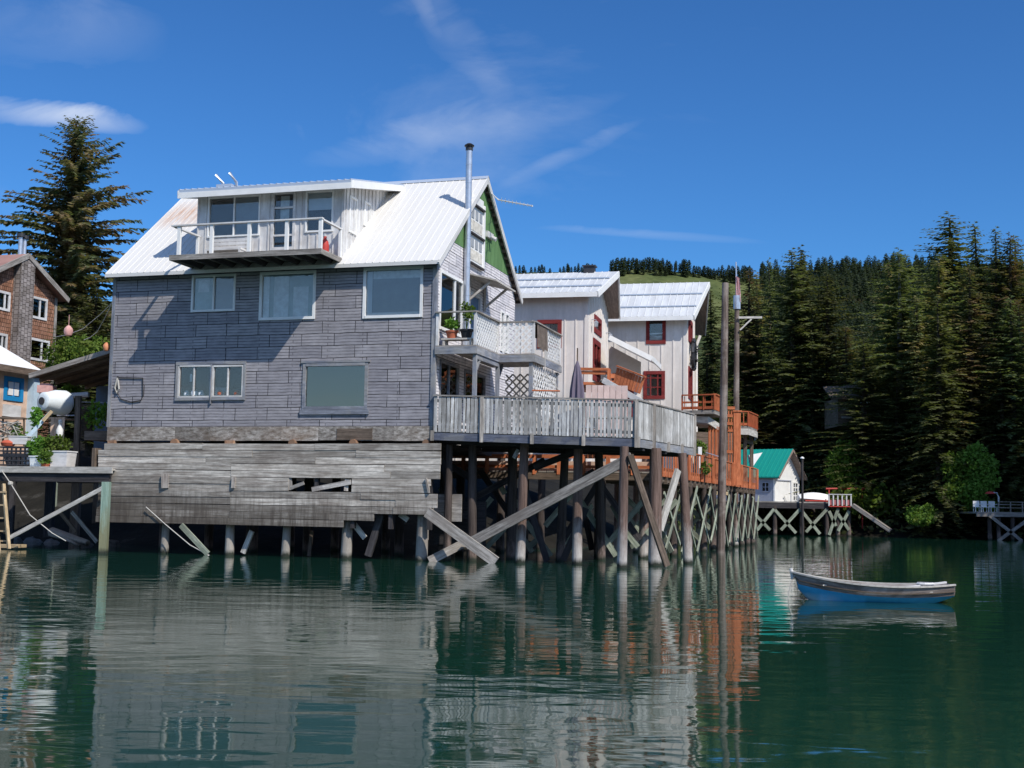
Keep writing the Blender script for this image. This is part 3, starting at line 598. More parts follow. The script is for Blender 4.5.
for i, (l, r) in enumerate(ends):
    segs = [(U_(l), U_(r))]
    if i in (5, 6): segs = [(U_(l), gap0), (gap1, U_(r))]
    for s0, s1 in segs:
        x = s0
        while x < s1 - .05:
            j = U_(231) if (i > 2 and x < U_(231) - .1 and s1 > U_(231)) else min(s1, x + R.uniform(3.2, 5.4))
            if s1 - j < .7: j = s1
            pk.tint(1.); dy = R.uniform(-.012, .012); sg = R.uniform(-.014, .014)
            pk.hexa([(x + .004, PV + dy, zr[i + 1] + .008), (j - .004, PV + dy, zr[i + 1] + .008 + sg), (j - .004, PV + dy + .045, zr[i + 1] + .008 + sg), (x + .004, PV + dy + .045, zr[i + 1] + .008),
                     (x + .004, PV + dy, zr[i] - .002), (j - .004, PV + dy, zr[i] - .002 + sg), (j - .004, PV + dy + .045, zr[i] - .002 + sg), (x + .004, PV + dy + .045, zr[i] - .002)])
            x = j
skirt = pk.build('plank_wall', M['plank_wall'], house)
b = MB(HF)
def vb2(x0, y0, x1, y1, w=.1, t=.045, v=PV - .04):
    a, c = HF.V(x0, y0, v), HF.V(x1, y1, v); b.mark(); b.tint(1); vt = abs(a[1] - c[1]) > 3 * abs(a[0] - c[0]); b.beam(HF.w(a[0], v, a[1]), HF.w(c[0], v, c[1]), w if vt else t, t if vt else w)
vb2(312, 489.5, 351, 482, .14, v=PV + .02); vb2(291, 488, 304, 483, .1, v=PV + .05); vb2(347, 479, 346, 491, .12, v=PV + .06)
vb2(165, 474, 165, 488, .22); vb2(233.5, 477, 233, 488, .1); vb2(426, 478, 429, 493, .08); vb2(290, 477, 290.5, 490, .12, v=PV + .05)
b.build('patch_plank', M['plank'], skirt)
b = MB(HF)
for u_ in [UL + .1 + i * 1.2 for i in range(10)]: b.box(u_, u_ + .12, PV + .06, PV + .2, .9, 3.3, 2)
b.build('stud', M['dark_wood'], skirt)
b = MB(HF); b.box(UL - .35, UL - .25, PV - .05, PV + .3, 2.2, 3.25, 2); b.build('end_post', M['brown_wood'], skirt)
for px, y, r, top in ((163, 549, .125, 1.2), (228, 552.5, .14, 1.2), (284, 554, .13, 1.2), (345, 557, .16, 1.5), (420.5, 560.5, .17, 2.2)):
    u_ = HF.V(px, 545, 0)[0]; b = MB(HF); b.tint(.5); lx = R.uniform(-.06, .06)
    b.tube([HF.w(u_, .1, -1.2), HF.w(u_, .1, 0), HF.w(u_ + lx, .15, top)], [r * 1.1, r * 1.05, r * .9], 12); b.build('foundation_piling', M['pile_pale'], house, smooth=True)
for i in range(7):                                      # back rows under the house
    for v_ in (2.8, 5.6):
        u_ = UL + .6 + i * 1.65 + R.uniform(-.2, .2); b = MB(HF); b.tint(.5); b.tube([HF.w(u_, v_, -1.2), HF.w(u_, v_, 3.4)], .15, 9); b.build('foundation_piling', M['pile_dark'], house, smooth=True)
def brace(par, p, q, mat, w=.16, t=.06, name='brace'):
    b = MB(HF); b.tint(.8); b.beam(p, q, w, t); return b.build(name, M[mat], par)
hv = lambda x, y, v=-.3: HF.w(HF.V(x, y, v)[0], v, HF.V(x, y, v)[1])
brace(house, hv(181, 525), hv(208, 554), 'pale_green', .05, .17)
brace(house, hv(252, 531, .2), hv(243, 553, .2), 'pale_wood', .08, .15)
brace(house, hv(312, 531, .6), hv(309, 556, .6), 'brown_wood', .1, .14)
brace(house, hv(354, 524, .1), hv(365, 538, .1), 'pale_wood', .05, .16)
brace(house, hv(381, 515, .1), hv(368, 556, .1), 'dark_wood', .1, .2)
brace(house, hv(400, 514, .1), hv(408, 520, .1), 'pale_wood', .05, .16)
brace(house, hv(425, 540, .3), hv(425, 512, .3), 'pile_pale', .2, .2)
b = MB(HF); b.tube([hv(146, 507), hv(165, 524), hv(190, 545), hv(212, 557)], .018, 5); b.build('mooring_line', M['rope'], house)
# ---- stepped side balcony of the main house
SZ = 6.30; poly = [(0.03, -.06), (1.30, -.06), (1.30, 2.25), (2.42, 2.25), (2.42, 5.6), (0.03, 5.6)]
b = MB(HF); b.prism(poly, 2, SZ - .04, SZ, 1); sbal = b.build('side_balcony', M['grey_wood'], house)
segs = [((0.03, -.06), (1.30, -.06)), ((1.30, -.06), (1.30, 2.25)), ((1.30, 2.25), (2.42, 2.25)), ((2.42, 2.25), (2.42, 5.6))]
b = MB(HF)
for i, ((a0_, a1_), (c0_, c1_)) in enumerate(segs):
    b.tint(.4); b.beam(HF.w(a0_, a1_, SZ - .15) , HF.w(c0_, c1_, SZ - .15), .05, .215)
b.build('rim_beam', M['grey_paint'], sbal)
b = MB(HF)
for i, ((a0_, a1_), (c0_, c1_)) in enumerate(segs): b.tint(.4); b.beam(HF.w(a0_, a1_, SZ + .985), HF.w(c0_, c1_, SZ + .985), .11, .04)
b.build('handrail', M['grey_wood'], sbal)
b = MB(HF)
for (a0_, a1_) in ((.08, -.02), (1.26, -.02), (1.26, 2.2), (2.38, 2.29), (2.38, 5.5), (2.38, 3.9)): b.mark(); b.tint(.3); b.box(a0_ - .04, a0_ + .04, a1_ - .04, a1_ + .04, SZ, SZ + .962, 2)
b.build('railing_post', M['white_old'], sbal)
b = MB(HF); lattice(b, 'u', 1.26, .05, 2.15, SZ + .04, SZ + .95, .19, .06, .012); b.build('lattice_panel', M['white'], sbal)
b = MB(HF); lattice(b, 'v', 2.25, 1.32, 2.34, SZ + .04, SZ + .95, .20, .048); b.build('lattice_panel', M['white'], sbal)
b = MB(HF); lattice(b, 'u', 2.38, 3.95, 5.45, SZ + .04, SZ + .95, .2, .05); b.build('lattice_panel', M['white'], sbal)
b = MB(HF)
for (a0_, a1_) in ((1.24, .05), (1.24, 2.3), (2.3, 2.35), (2.3, 5.45)): b.mark(); b.tint(.3); b.box(a0_ - .055, a0_ + .055, a1_ - .055, a1_ + .055, 3.8, SZ - .26, 2)
for (a0_, a1_, s_) in ((1.24, .05, -1), (1.24, 2.3, -1)): b.mark(); b.beam(HF.w(a0_, a1_ + .1, SZ - .7), HF.w(a0_, a1_ + .5, SZ - .27), .08, .08)
b.mark(); b.beam(HF.w(1.24, .05, SZ - .33), HF.w(1.24, 2.3, SZ - .33), .1, .14); b.build('support_post', M['grey_paint'], sbal)
b = MB(HF); lattice(b, 'v', 5.62, .5, 2.35, 4.2, SZ - .27, .26, .055); b.build('lattice_screen', M['white'], sbal)
b = MB(HF); lattice(b, 'u', 2.3, 2.45, 5.4, 4.4, SZ - .27, .26, .055); b.build('lattice_screen', M['white'], sbal)
# things on the balcony
b = MB(HF); b.box(.15, 1.12, .12, .5, SZ + .19, SZ + .235)
for u_ in (.22, 1.05): b.box(u_ - .03, u_ + .03, .14, .48, SZ + .001, SZ + .19, 2)
tag(b.build('plant_bench', M['pale_wood']), 'low pale wooden bench under two flower pots on the corner balcony', 'bench')
def leaves(mb, c, r, n, s=.08, flat=1.):
    c = Vector(c)
    for i in range(n):
        d = Vector((R.gauss(0, 1), R.gauss(0, 1), R.gauss(0, 1))).normalized() * (R.random() ** .4)
        p = c + Vector((d.x * r[0], d.y * r[1], d.z * r[2])); a = Vector((R.gauss(0, 1), R.gauss(0, 1), R.gauss(0, .6) * flat)).normalized()
        b_ = a.cross(Vector((R.gauss(0, 1), R.gauss(0, 1), R.gauss(0, 1)))).normalized(); L = s * R.uniform(.6, 1.4); w = L * .42; mb.tint(1.)
        mb.face([p, p + a * L * .5 + b_ * w, p + a * L, p + a * L * .5 - b_ * w], [(0, 0), (.5, 1), (1, 1), (1, 0)])
def pot(fr, u, v, z, r, h, mat, label, plant_h, name='flower_pot'):
    o = empty(name, fr.w(u, v, z), label, 'flower pot')
    b = MB(fr); b.lathe(fr.w(u, v, z), [(0, 0), (r * .72, 0), (r * .95, h * .8), (r * 1.08, h * .8), (r * 1.08, h), (r * .9, h), (r * .85, h * .85), (0, h * .85)], 16); b.build('pot', M[mat], o, smooth=True)
    b = MB(fr)
    for k in range(4):
        e = fr.w(u + R.uniform(-.1, .1), v + R.uniform(-.1, .1), z + h + plant_h * R.uniform(.7, 1)); b.tube([fr.w(u, v, z + h * .8), e], [.012, .006], 5); leaves(b, e.lerp(fr.w(u, v, z + h), .3), (.13, .13, plant_h * .32), 40, .11)
    b.build('plant', M['leaf'], o); return o
pot(HF, .42, .3, SZ + .236, .18, .24, 'terracotta', 'orange clay flower pot with a small bright plant on the corner balcony bench', .38)
pot(HF, .88, .3, SZ + .236, .19, .27, 'black', 'black flower pot with a taller leggy plant on the corner balcony bench', .85)
b = MB(HF); 
for (p0_, p1_) in (((.0, 0.), (.0, 1.))):
    pass
for i in range(9):
    a_ = i / 9; v0_ = 2.45 + a_ * 1.25; dx = .03 * math.sin(i * 2.1); dx2 = .03 * math.sin((i + 1) * 2.1)
    b.facef([(2.47 + dx, v0_, SZ + .20 + .05 * math.sin(i)), (2.47 + dx2, v0_ + 1.25 / 9, SZ + .20 + .05 * math.sin(i + 1)), (2.44, v0_ + 1.25 / 9, SZ + 1.03), (2.44, v0_, SZ + 1.03)], 2)
    b.facef([(2.30 + dx, v0_, SZ + .55), (2.30 + dx2, v0_ + 1.25 / 9, SZ + .55), (2.33, v0_ + 1.25 / 9, SZ + 1.03), (2.33, v0_, SZ + 1.03)], 2)
    b.facef([(2.33, v0_, SZ + 1.03), (2.33, v0_ + 1.25 / 9, SZ + 1.03), (2.44, v0_ + 1.25 / 9, SZ + 1.03), (2.44, v0_, SZ + 1.03)], 2)
tag(b.build('draped_rug', M['rag']), 'dark brown rug hung over the balcony railing beside the lattice', 'rug')
# things on the dormer balcony
b = MB(HF); b.box(-7.45, -6.2, -.55, -.2, BZ + .30, BZ + .36)
for i in range(3): b.box(-7.45, -6.2, -.19, -.15, BZ + .40 + i * .12, BZ + .49 + i * .12)
for u_ in (-7.4, -6.25): b.box(u_ - .03, u_ + .03, -.55, -.14, BZ, BZ + .3, 2); b.box(u_ - .03, u_ + .03, -.15, -.11, BZ + .3, BZ + .75, 2)
tag(b.build('garden_bench', M['white_old']), 'small white wooden bench standing on the dormer balcony', 'bench')
b = MB(HF); b.lathe(HF.w(-3.45, -.4, BZ), [(0, 0), (.12, 0), (.13, .3), (.1, .45), (.05, .52), (.05, .6), (0, .6)], 12); tag(b.build('red_gas_bottle', M['redpaint'], smooth=True), 'small dark red bottle standing at the right end of the dormer balcony', 'gas bottle')
# ================================================================== GREY DECK
M['rim_shaded'] = mat_wood('shade_darkened_beam', (.09, .10, .135), (.19, .205, .26), 1., 10., .8, 1.2, .3, (.42, .38, .30), .2)  # front copy of the grey beam paint, darkened for shade under the pickets
deck = empty('grey_deck', HF.w(3, 2, 0), 'weathered grey deck on tall pilings with a picket fence beside the shingled house', 'deck')
A = HF.w(.04, -.12, 3.79); Bc = HF.w(6.08, -.12, 3.60); Cc = P(693, 446.6, 40.8); Dd = HF.w(.04, 5.2, 3.75)
b = MB(); n = 46
for i in range(n):
    f0, f1 = i / n, (i + 1) / n - .02 / n; l0, r0_ = A.lerp(Dd, f0), Bc.lerp(Cc, f0); l1, r1 = A.lerp(Dd, f1), Bc.lerp(Cc, f1); b.tint(.8); q = [tuple(l0), tuple(r0_), tuple(r1), tuple(l1)]
    b.slab(q, .05)
b.build('decking', M['grey_wood'], deck)
def fence_run(p, q, h, par, mat, gap=.014, wmin=.10, wmax=.15, skew=.012, lo=-.03):
    p, q = Vector(p), Vector(q); d = (q - p); L = d.length; d.normalize(); out = d.cross(Vector((0, 0, 1))).normalized(); b = MB(); x = 0.
    while x < L - .06:
        w = min(R.uniform(wmin, wmax), L - x); b.tint(1.); b.k = min(1, max(0, b.k + (.3 if R.random() < .15 else 0))); z0 = lo + R.uniform(-.012, .0); z1 = h + R.uniform(-.02, .01); s = R.uniform(-skew, skew)
        a0 = p + d * (x + gap / 2 * R.uniform(.4, 2.2)) + out * R.uniform(0, .008); a1 = p + d * (x + w - gap / 2) + out * R.uniform(0, .008); Z = Vector((0, 0, 1)); t = out * .022
        bt = [a0 + Z * z0, a1 + Z * z0]; tp = [a0 + Z * z1 + d * s, a1 + Z * z1 + d * s]
        P8 = [bt[0], bt[1], bt[1] - t, bt[0] - t, tp[0], tp[1], tp[1] - t, tp[0] - t]
        for qd in ((0, 3, 2, 1), (4, 5, 6, 7), (0, 1, 5, 4), (1, 2, 6, 5), (2, 3, 7, 6), (3, 0, 4, 7)):
            pts = [P8[k] for k in qd]; b.face(pts, [((pt - p).z, (pt - p).dot(d) + (pt - p).dot(out)) for pt in pts])
        x += w
    return b.build('picket_fence', M[mat], par)
for p, q in ((A, Bc), (Bc, Cc)):
    d = (q - p).normalized(); out = d.cross(Vector((0, 0, 1))).normalized(); Z = Vector((0, 0, 1))
    fence_run(p + out * .03, q + out * .03, 1.0, deck, 'picket', .026 if p == A else .01)
    b = MB(); b.tint(); b.beam(p + Z * 1.03, q + Z * 1.03, .12, .04); b.tint(); b.beam(p + Z * .12 - out * .04, q + Z * .12 - out * .04, .04, .09); b.tint(); b.beam(p + Z * .88 - out * .04, q + Z * .88 - out * .04, .04, .09); b.build('handrail', M['grey_wood'], deck)
    b = MB(); n = 4
    for i in range(n): b.mark(); b.tint(.8); b.beam(p.lerp(q, i / n) + Z * -.17 + out * .0, p.lerp(q, (i + 1) / n - .004) + Z * -.17, .06, .22)
    b.build('rim_beam', M['rim_shaded'] if p == A else M['grey_paint'], deck)
    b = MB()
    for i in range(5):
        c = p.lerp(q, i / 4.) ; b.mark(); b.tint(.6); b.beam(c + Z * -.3 + out * .055, c + Z * (1.01 if i in (1, 4) else .0) + out * .055, .1, .05)
    b.build('fence_post', M['grey_wood'], deck)
b = MB(HF)
for v_ in (.12, .5, .9): b.mark(); b.tint(); b.beam(A.lerp(Dd, v_) + Vector((0, 0, -.27)), Bc.lerp(Cc, v_) + Vector((0, 0, -.27)), .2, .18)
b.build('girder', M['dark_wood'], deck)
b = MB()
for i in range(1, 10): f = i / 10; b.mark(); b.tint(); b.beam(A.lerp(Bc, f) + Vector((0, .1, -.11)), Dd.lerp(Cc, f) + Vector((0, 0, -.11)), .07, .12)
b.build('joist', M['dark_wood'], deck)
for px, py, r, top, lx, mt in ((520, 563, .14, 3.42, .08, 'pile'), (622, 568, .13, 3.3, .04, 'pile'), (655, 565.5, .185, 3.35, .0, 'pile'), (688, 563.5, .14, 3.3, -.18, 'pile'),
                       (472, 561, .13, 3.4, -.05, 'pile_dark'), (511, 560, .15, 3.4, .0, 'pile_dark'), (560, 561, .13, 3.4, .12, 'pile_dark'), (577, 564, .14, 3.4, .0, 'pile'),
                       (601, 560, .14, 3.4, -.1, 'pile_dark'), (643, 558, .16, 3.4, .1, 'pile'), (447, 561, .11, 3.4, .0, 'pile_dark'), (424, 552, .14, 3.4, .05, 'pile'), (500, 552, .15, 3.4, .0, 'pile_dark'), (540, 550, .15, 3.4, .05, 'pile_dark')):
    g = G(px, py); b = MB(); b.tint(.6); b.tube([g + Vector((0, 0, -1.5)), g, g + Vector((lx * .5, 0, top * .5)), g + Vector((lx, 0, top))], [r * 1.1, r * 1.05, r, r * .92], 14); b.build('piling', M[mt], deck, smooth=True)
b = MB(); g = G(520, 563); c = g + Vector((.1, -.1, 3.47)); b.tube([c + Vector((0, -.2, 0)), c + Vector((0, .3, 0))], .13, 12); b.tube([c + Vector((0, -.21, 0)), c + Vector((0, -.2, 0))], .05, 8); b.build('beam_end', M['brown_wood'], deck)
def lb(x0, y0, Y0, x1, y1, Y1, mat, w=.17, t=.05, par=None, name='brace'): return brace(par or deck, P(x0, y0, Y0), P(x1, y1, Y1), mat, t, w, name)
lb(466, 545, 37.2, 632, 457, 35.6, 'grey_wood', .28, .12)
lb(427, 512, 37.0, 496, 562, 36.5, 'grey_wood', .30, .1)
lb(429, 561, 37.3, 470, 540, 37.5, 'grey_wood', .24, .1)
lb(630, 455, 34.9, 667, 566, 35.3, 'brown_wood', .17, .1)
lb(678, 470, 37.6, 660, 530, 37., 'pale_wood', .2, .1)
lb(518, 450, 37.4, 514, 458, 37.3, 'pale_wood', .1, .06)
for a in ((478.5, 514, 40, 492, 498, 40), (526, 522, 39.5, 551, 556, 39.5), (545, 526, 40.5, 576, 489, 40.5), (573, 489, 40.4, 616, 556, 40.4), (606, 546, 40.8, 643, 501, 40.8), (622, 528, 40.9, 638, 547, 40.9), (478, 544, 38.5, 489, 556, 38.5), (528, 548, 40, 540, 537, 40), (646, 534, 42, 677, 500, 42), (600, 530, 41, 612, 548, 41), (450, 545, 39, 458, 538, 39), (486, 548, 41, 520, 512, 42), (560, 548, 43, 592, 505, 44), (612, 505, 43, 634, 548, 42.5), (652, 512, 44, 672, 552, 43.5), (508, 515, 42, 532, 552, 42), (630, 520, 44, 660, 556, 44), (440, 488, 40.5, 449, 501, 40.5), (501, 487, 40.5, 505, 494, 40.5), (514, 500, 40.3, 519, 506, 40.3)): lb(*a, 'pale_green', .17)
for a in ((524, 488, 38.8, 547, 561, 38.8), (586, 508, 38.3, 563, 560, 38.3), (441, 460, 38.5, 458, 508, 38.4), (534, 468, 38.7, 575, 452, 38.7), (440, 459, 39.5, 470, 478, 39.5), (470, 500, 40, 545, 460, 40), (600, 480, 41, 560, 545, 41), (590, 470, 42, 640, 540, 42), (480, 470, 42, 520, 530, 42), (585, 515, 43, 592, 550, 43)): lb(*a, 'dark_wood', .2)
b = MB(HF); b.box(-.3, 1.2, 1.4, 1.55, .4, 1.75)
for i in range(5): b.tint(1); b.box(-.35, .7 + R.random() * .3, 1.28, 1.39, .45 + i * .26, .69 + i * .26)
b.build('retaining_boards', M['dark_wood'], deck)
b = MB(HF); b.box(-.25, .72, .6, .66, 1.15, 1.95); b.build('plank_panel', M['grey_wood'], deck)
# ---- things on the grey deck
um = empty('parasol', P(577, 392, 38.6) * 1., 'closed faded purple parasol standing behind the grey picket fence', 'parasol'); c = P(577, 395, 38.6); zt = P(577, 348, 38.6).z; zd = 3.72
um.location = (c.x, c.y, zd); ORG[um.name] = Vector((c.x, c.y, zd))
b = MB(); b.tube([(c.x, c.y, zd), (c.x, c.y, zt)], .022, 8); b.build('pole', M['brown_wood'], um)
b = MB(); zc1 = P(577, 361, 38.6).z; zc0 = P(577, 399, 38.6).z; n = 24
prof = [(0.0, .025), (.15, .08), (.4, .125), (.75, .17), (1., .185)]
for (f0, r0_), (f1, r1) in zip(prof, prof[1:]):
    for k in range(n):
        def pt(f, r, k): a = 6.28318 * k / n; rr = r * (1 + .28 * math.cos(a * 8) * min(1, f * 2)); return Vector((c.x + rr * math.cos(a), c.y + rr * math.sin(a), zc1 + (zc0 - zc1) * f))
        b.face([pt(f0, r0_, k), pt(f0, r0_, k + 1), pt(f1, r1, k + 1), pt(f1, r1, k)], [(f0, k), (f0, k + 1), (f1, k + 1), (f1, k)])
b.build('canopy', M['purple'], um)
b = MB(); b.lathe((c.x, c.y, zd), [(0, 0), (.25, 0), (.25, .06), (.05, .1), (.03, .25)], 14); b.build('base', M['dark_metal'], um)
Yh = 38.9; hc = empty('hammock_chair_frame', P(545, 391, Yh), 'triangular wooden hanging chair spreader roped under the lattice balcony', 'hanging chair')
b = MB(); b.tube([P(532, 390.5, Yh), P(560, 391, Yh)], .025, 8); b.build('spreader_bar', M['orange'], hc)
b = MB()
for a in (((545, 350), (545, 373.5)), ((545, 373.5), (533, 390)), ((545, 373.5), (559, 390.5)), ((536, 391), (534, 399)), ((557, 391), (558, 399))): b.tube([P(*a[0], Yh), P(*a[1], Yh)], .014, 5)
b.build('rope', M['rope'], hc)
b = MB(HF); z_ = 3.75
b.box(3.6, 5.0, 4.2, 4.9, z_ + .70, z_ + .74)
for u_ in (3.7, 4.9):
    for v_ in (4.3, 4.8): b.box(u_ - .03, u_ + .03, v_ - .03, v_ + .03, z_, z_ + .7, 2)
tag(b.build('patio_table', M['pale_wood']), 'pale wooden table behind the grey picket fence, right of the parasol', 'table')
def patio_chair(x, y, Y, label):
    p = P(x, y, Y); o = empty('patio_chair', (p.x, p.y, 3.7), label, 'chair', 'chairs on the grey deck'); z = 3.7
    b = MB(); b.box(p.x - .24, p.x + .24, p.y - .22, p.y + .22, z + .42, z + .46); b.build('seat', M['grey_paint'], o)
    b = MB()
    for k in range(4): b.box(p.x - .22 + k * .12, p.x - .14 + k * .12, p.y + .2, p.y + .23, z + .46, z + 1.2, 2)
    b.box(p.x - .25, p.x + .25, p.y + .19, p.y + .24, z + 1.2, z + 1.26); b.build('backrest', M['grey_paint'], o)
    for sx in (-1, 1):
        for sy in (-1, 1): b = MB(); b.box(p.x + sx * .21 - .02, p.x + sx * .21 + .02, p.y + sy * .19 - .02, p.y + sy * .19 + .02, z, z + .42, 2); b.build('leg', M['grey_paint'], o)
patio_chair(590, 392, 40.6, 'blue grey deck chair just right of the closed purple parasol')
patio_chair(612, 393, 41.4, 'blue grey deck chair below the orange stair railing')
b = MB(); p0, p1 = P(586, 385, 43.5), P(628, 398, 43.5)
for i in range(7):
    f0, f1 = i / 7, (i + 1) / 7 - .01; b.tint(1.); b.box(p0.x + (p1.x - p0.x) * f0, p0.x + (p1.x - p0.x) * f1, 43.5, 43.56, 3.6, p0.z, 2)
tag(b.build('privacy_screen', M['pinkwall']), 'low pale pink panel screen behind the grey deck below the stair', 'screen')
# ================================================================== TWO WHITE BOARD HOUSES
def board_house(anchor, deg, uL, WDp, EZ_, RZ_, RV2, ovu, prow, zb, name, label, roofV):
    fr = Fr(anchor.x, anchor.y, deg); h = empty(name, fr.w(uL / 2, WDp / 2, 0) , label, 'house')
    h.location.z = zb; ORG[h.name] = Vector((h.location.x, h.location.y, zb))
    return fr, h
def prow_roof(fr, h, uL, ur, prow, v0, v1, vr, ez, ez2, rz, T=.14, mat='roof_pale'):
    b = MB(fr); q = [(uL, v0, ez), (ur, v0, ez), (ur + prow, vr, rz), (uL, vr, rz)]; b.slab(q, T, 1)
    e = [(uL, v0, ez), (ur, v0, ez), (ur, vr, rz), (uL, vr, rz)]; ribs(b, e, int((ur - uL) / .3), .022, .05)
    q = [(uL, vr + .001, rz), (ur + prow, vr + .001, rz), (ur, v1, ez2), (uL, v1, ez2)]; b.slab(q, T, 1); rf = b.build('roof', M[mat], h)
    for zf in (.25, .62):
        b = MB(fr); vv = v0 + (vr - v0) * zf; zz = ez + (rz - ez) * zf; b.box(uL, ur + prow * zf - .05, vv - .03, vv + .03, zz + .02, zz + .075); b.build('snow_guard', M['roof_grey'], rf)
    b = MB(fr); b.box(uL, ur, v0 - .045, v0 - .002, ez - T - .06, ez - .01)
    for (a, c) in (((ur, v0, ez), (ur + prow, vr, rz)), ((ur + prow, vr, rz), (ur, v1, ez2))):
        pa, pc = fr.w(a[0] + .02, a[1], a[2] - .11), fr.w(c[0] + .02, c[1], c[2] - .11); b.beam(pa, pc, .05, .24)
    b.build('fascia', M['white'], rf)
    b = MB(fr); q = [(uL, v0 + .01, ez - T - .01), (ur - .03, v0 + .01, ez - T - .01), (ur + prow - .04, vr, rz - T - .01), (uL, vr, rz - T - .01)]; b.slab(q, .03, 1)
    q = [(uL, vr, rz - T - .01), (ur + prow - .04, vr, rz - T - .01), (ur - .03, v1 - .01, ez2 - T - .01), (uL, v1 - .01, ez2 - T - .01)]; b.slab(q, .03, 1); b.build('soffit', M['soffit'], rf)
    return rf
def battens(mb, ax, c, sg, a0, a1, z0, z1f, holes, step=.42, w=.05, t=.025):
    n = int((a1 - a0) / step)
    for i in range(n + 1):
        a = a0 + (a1 - a0) * i / n; zt = z1f(a) if callable(z1f) else z1f; cuts = sorted([(h[2] - .06, h[3] + .06) for h in holes if h[0] - .08 < a < h[1] + .08]); z = z0
        for lo, hi in cuts + [(zt, zt)]:
            if lo - z > .08:
                if ax == 'v': mb.box(a - w / 2, a + w / 2, c, c + sg * t, z, min(lo, zt), 2)
                else: mb.box(c, c + sg * t, a - w / 2, a + w / 2, z, min(lo, zt), 2)
            z = max(z, hi)
# -- house B (nearer)
pb = P(587, 380, 50.); BF, hb = board_house(pb, 13, -7, 5.2, 0, 0, 0, 0, 0, 3.2, 'white_house', 'nearer white board house with red trim, between the shingled house and the farther white one', 0)
eb = BF.V(598, 291.5, -.45)[1]; BW = 5.2
# red window in front wall, door and window in gable wall
hw = BF.V(537.5, 320, 0), BF.V(561.5, 348, 0); fh = (hw[0][0], hw[1][0], hw[1][1], hw[0][1])
g1 = (1.55, 3.4, BF.U(594, 332)[1], BF.U(594, 311.5)[1] - .1); g2 = (1.3, 3.2, BF.U(593, 380)[1], BF.U(593, 337.5)[1])
rzB = eb + 1.35; vrB = 2.6; wtop = lambda v: eb - .12 + (rzB - eb) * (1 - abs(v - vrB) / 3.05)
b = MB(BF); wall(b, 'v', 0, .12, -8, 0, 3.2, wtop(0) - .02, [fh], 2); battens(b, 'v', 0, -1, -7.9, -.03, 3.2, wtop(0) - .05, [fh])
wall(b, 'u', -.12, 0, .12, BW, 3.2, wtop(0) - .02, [g1, g2], 2); battens(b, 'u', 0, 1, .1, BW - .05, 3.2, lambda v: wtop(v) - .06, [g1, g2])
b.prism([(.0, wtop(0) - .02), (BW, wtop(0) - .02), (vrB, wtop(vrB) - .06)], 0, -.12, .002, 2); b.box(-8, -.12, BW - .12, BW, 3.2, wtop(0) - .02); b.build('wall', M['cream'], hb)
rfB = prow_roof(BF, hb, -8.3, .45, .38, -.45, BW + .45, vrB, eb, eb, rzB)
b = MB(BF); b.box(-.45, 0.8, 1.6, 2.1, 0, 0); 
b = MB(BF); vx = BF.V(589.5, 271, 2.6)[0]; b.box(vx - .22, vx + .22, 2.45, 2.85, rzB - .1, rzB + .22); b.box(vx - .28, vx + .28, 2.40, 2.90, rzB + .22, rzB + .27); b.build('roof_vent', M['dark_metal'], rfB)
window(hb, BF, 'v', 0, -1, *fh, 'red', .16, (), (), [('curtain_blue', .0, .5, 0, 1)])
w1 = window(hb, BF, 'u', 0, 1, *g1, 'red', .2, (), (), (), label='red shuttered window under the gable')
b = MB(BF); b.box(-.06, -.03, g1[0] + .15, g1[1] - .15, g1[2] + .15, g1[3] - .15, 2); b.build('shutter', M['red'], w1)
w2 = window(hb, BF, 'u', 0, 1, *g2, 'red', .22, (.5,), (.35,), [('curtain', .1, .45, 0, 1)], name='glazed_door')
b = MB(BF); b.box(-.12, .035, -.035, .12, 3.2, wtop(0) - .05, 2); b.build('corner_board', M['cream'], hb)
for v_ in (.85, BW - .5):
    b = MB(BF); z_ = g2[3] + .35; b.lathe(BF.w(.2, v_, z_), [(0, 0), (.07, .02), (.1, .2), (.03, .26)], 8); b.tube([BF.w(0, v_, z_ + .3), BF.w(.2, v_, z_ + .3), BF.w(.2, v_, z_ + .22)], .02, 6); b.build('wall_lamp', M['steel'], hb)
# -- house C (farther)
pc = P(686, 390, 56.); CF, hcx = board_house(pc, 13, -7, 4.6, 0, 0, 0, 0, 0, 3.2, 'white_house', 'farther white board house with three red framed windows and a round ornament on its side', 0)
ec = CF.V(690, 315.5, -.45)[1]; CW = 4.3; rzC = CF.U(709.5, 282, .8)[1]; vrC = CF.U(709.5, 282, .8)[0]; vrC = min(max(vrC, 2.2), 3.6)
cf1 = (CF.V(646, 340)[0], CF.V(665.8, 340)[0], CF.V(655, 344)[1], CF.V(655, 317.5)[1]); cf2 = (CF.V(643.5, 385)[0], CF.V(665, 385)[0], CF.V(655, 399)[1], CF.V(655, 371)[1])
cg1 = (1.0, 3.0, CF.U(689, 342)[1], CF.U(689, 318)[1]); cg2 = (1.0, 3.0, CF.U(689, 399)[1], CF.U(689, 367)[1])
slC = (rzC - ec) / (vrC + .45); wtC = lambda v: ec - .14 + slC * (v + .45) if v < vrC else ec - .14 + slC * (2 * vrC - v + .45)
b = MB(CF); wall(b, 'v', 0, .12, -8, 0, 3.2, wtC(0), [cf1, cf2], 2); battens(b, 'v', 0, -1, -7.9, -.04, 3.2, wtC(0) - .05, [cf1, cf2], .5)
wall(b, 'u', -.12, 0, .12, CW, 3.2, wtC(0), [cg1, cg2], 2); b.prism([(.12, wtC(0)), (CW, wtC(0)), (CW, wtC(CW) - .04), (vrC, wtC(vrC) - .06)], 0, -.12, .0, 2); battens(b, 'u', 0, 1, .1, CW - .05, 3.2, lambda v: wtC(v) - .06, [cg1, cg2], .5)
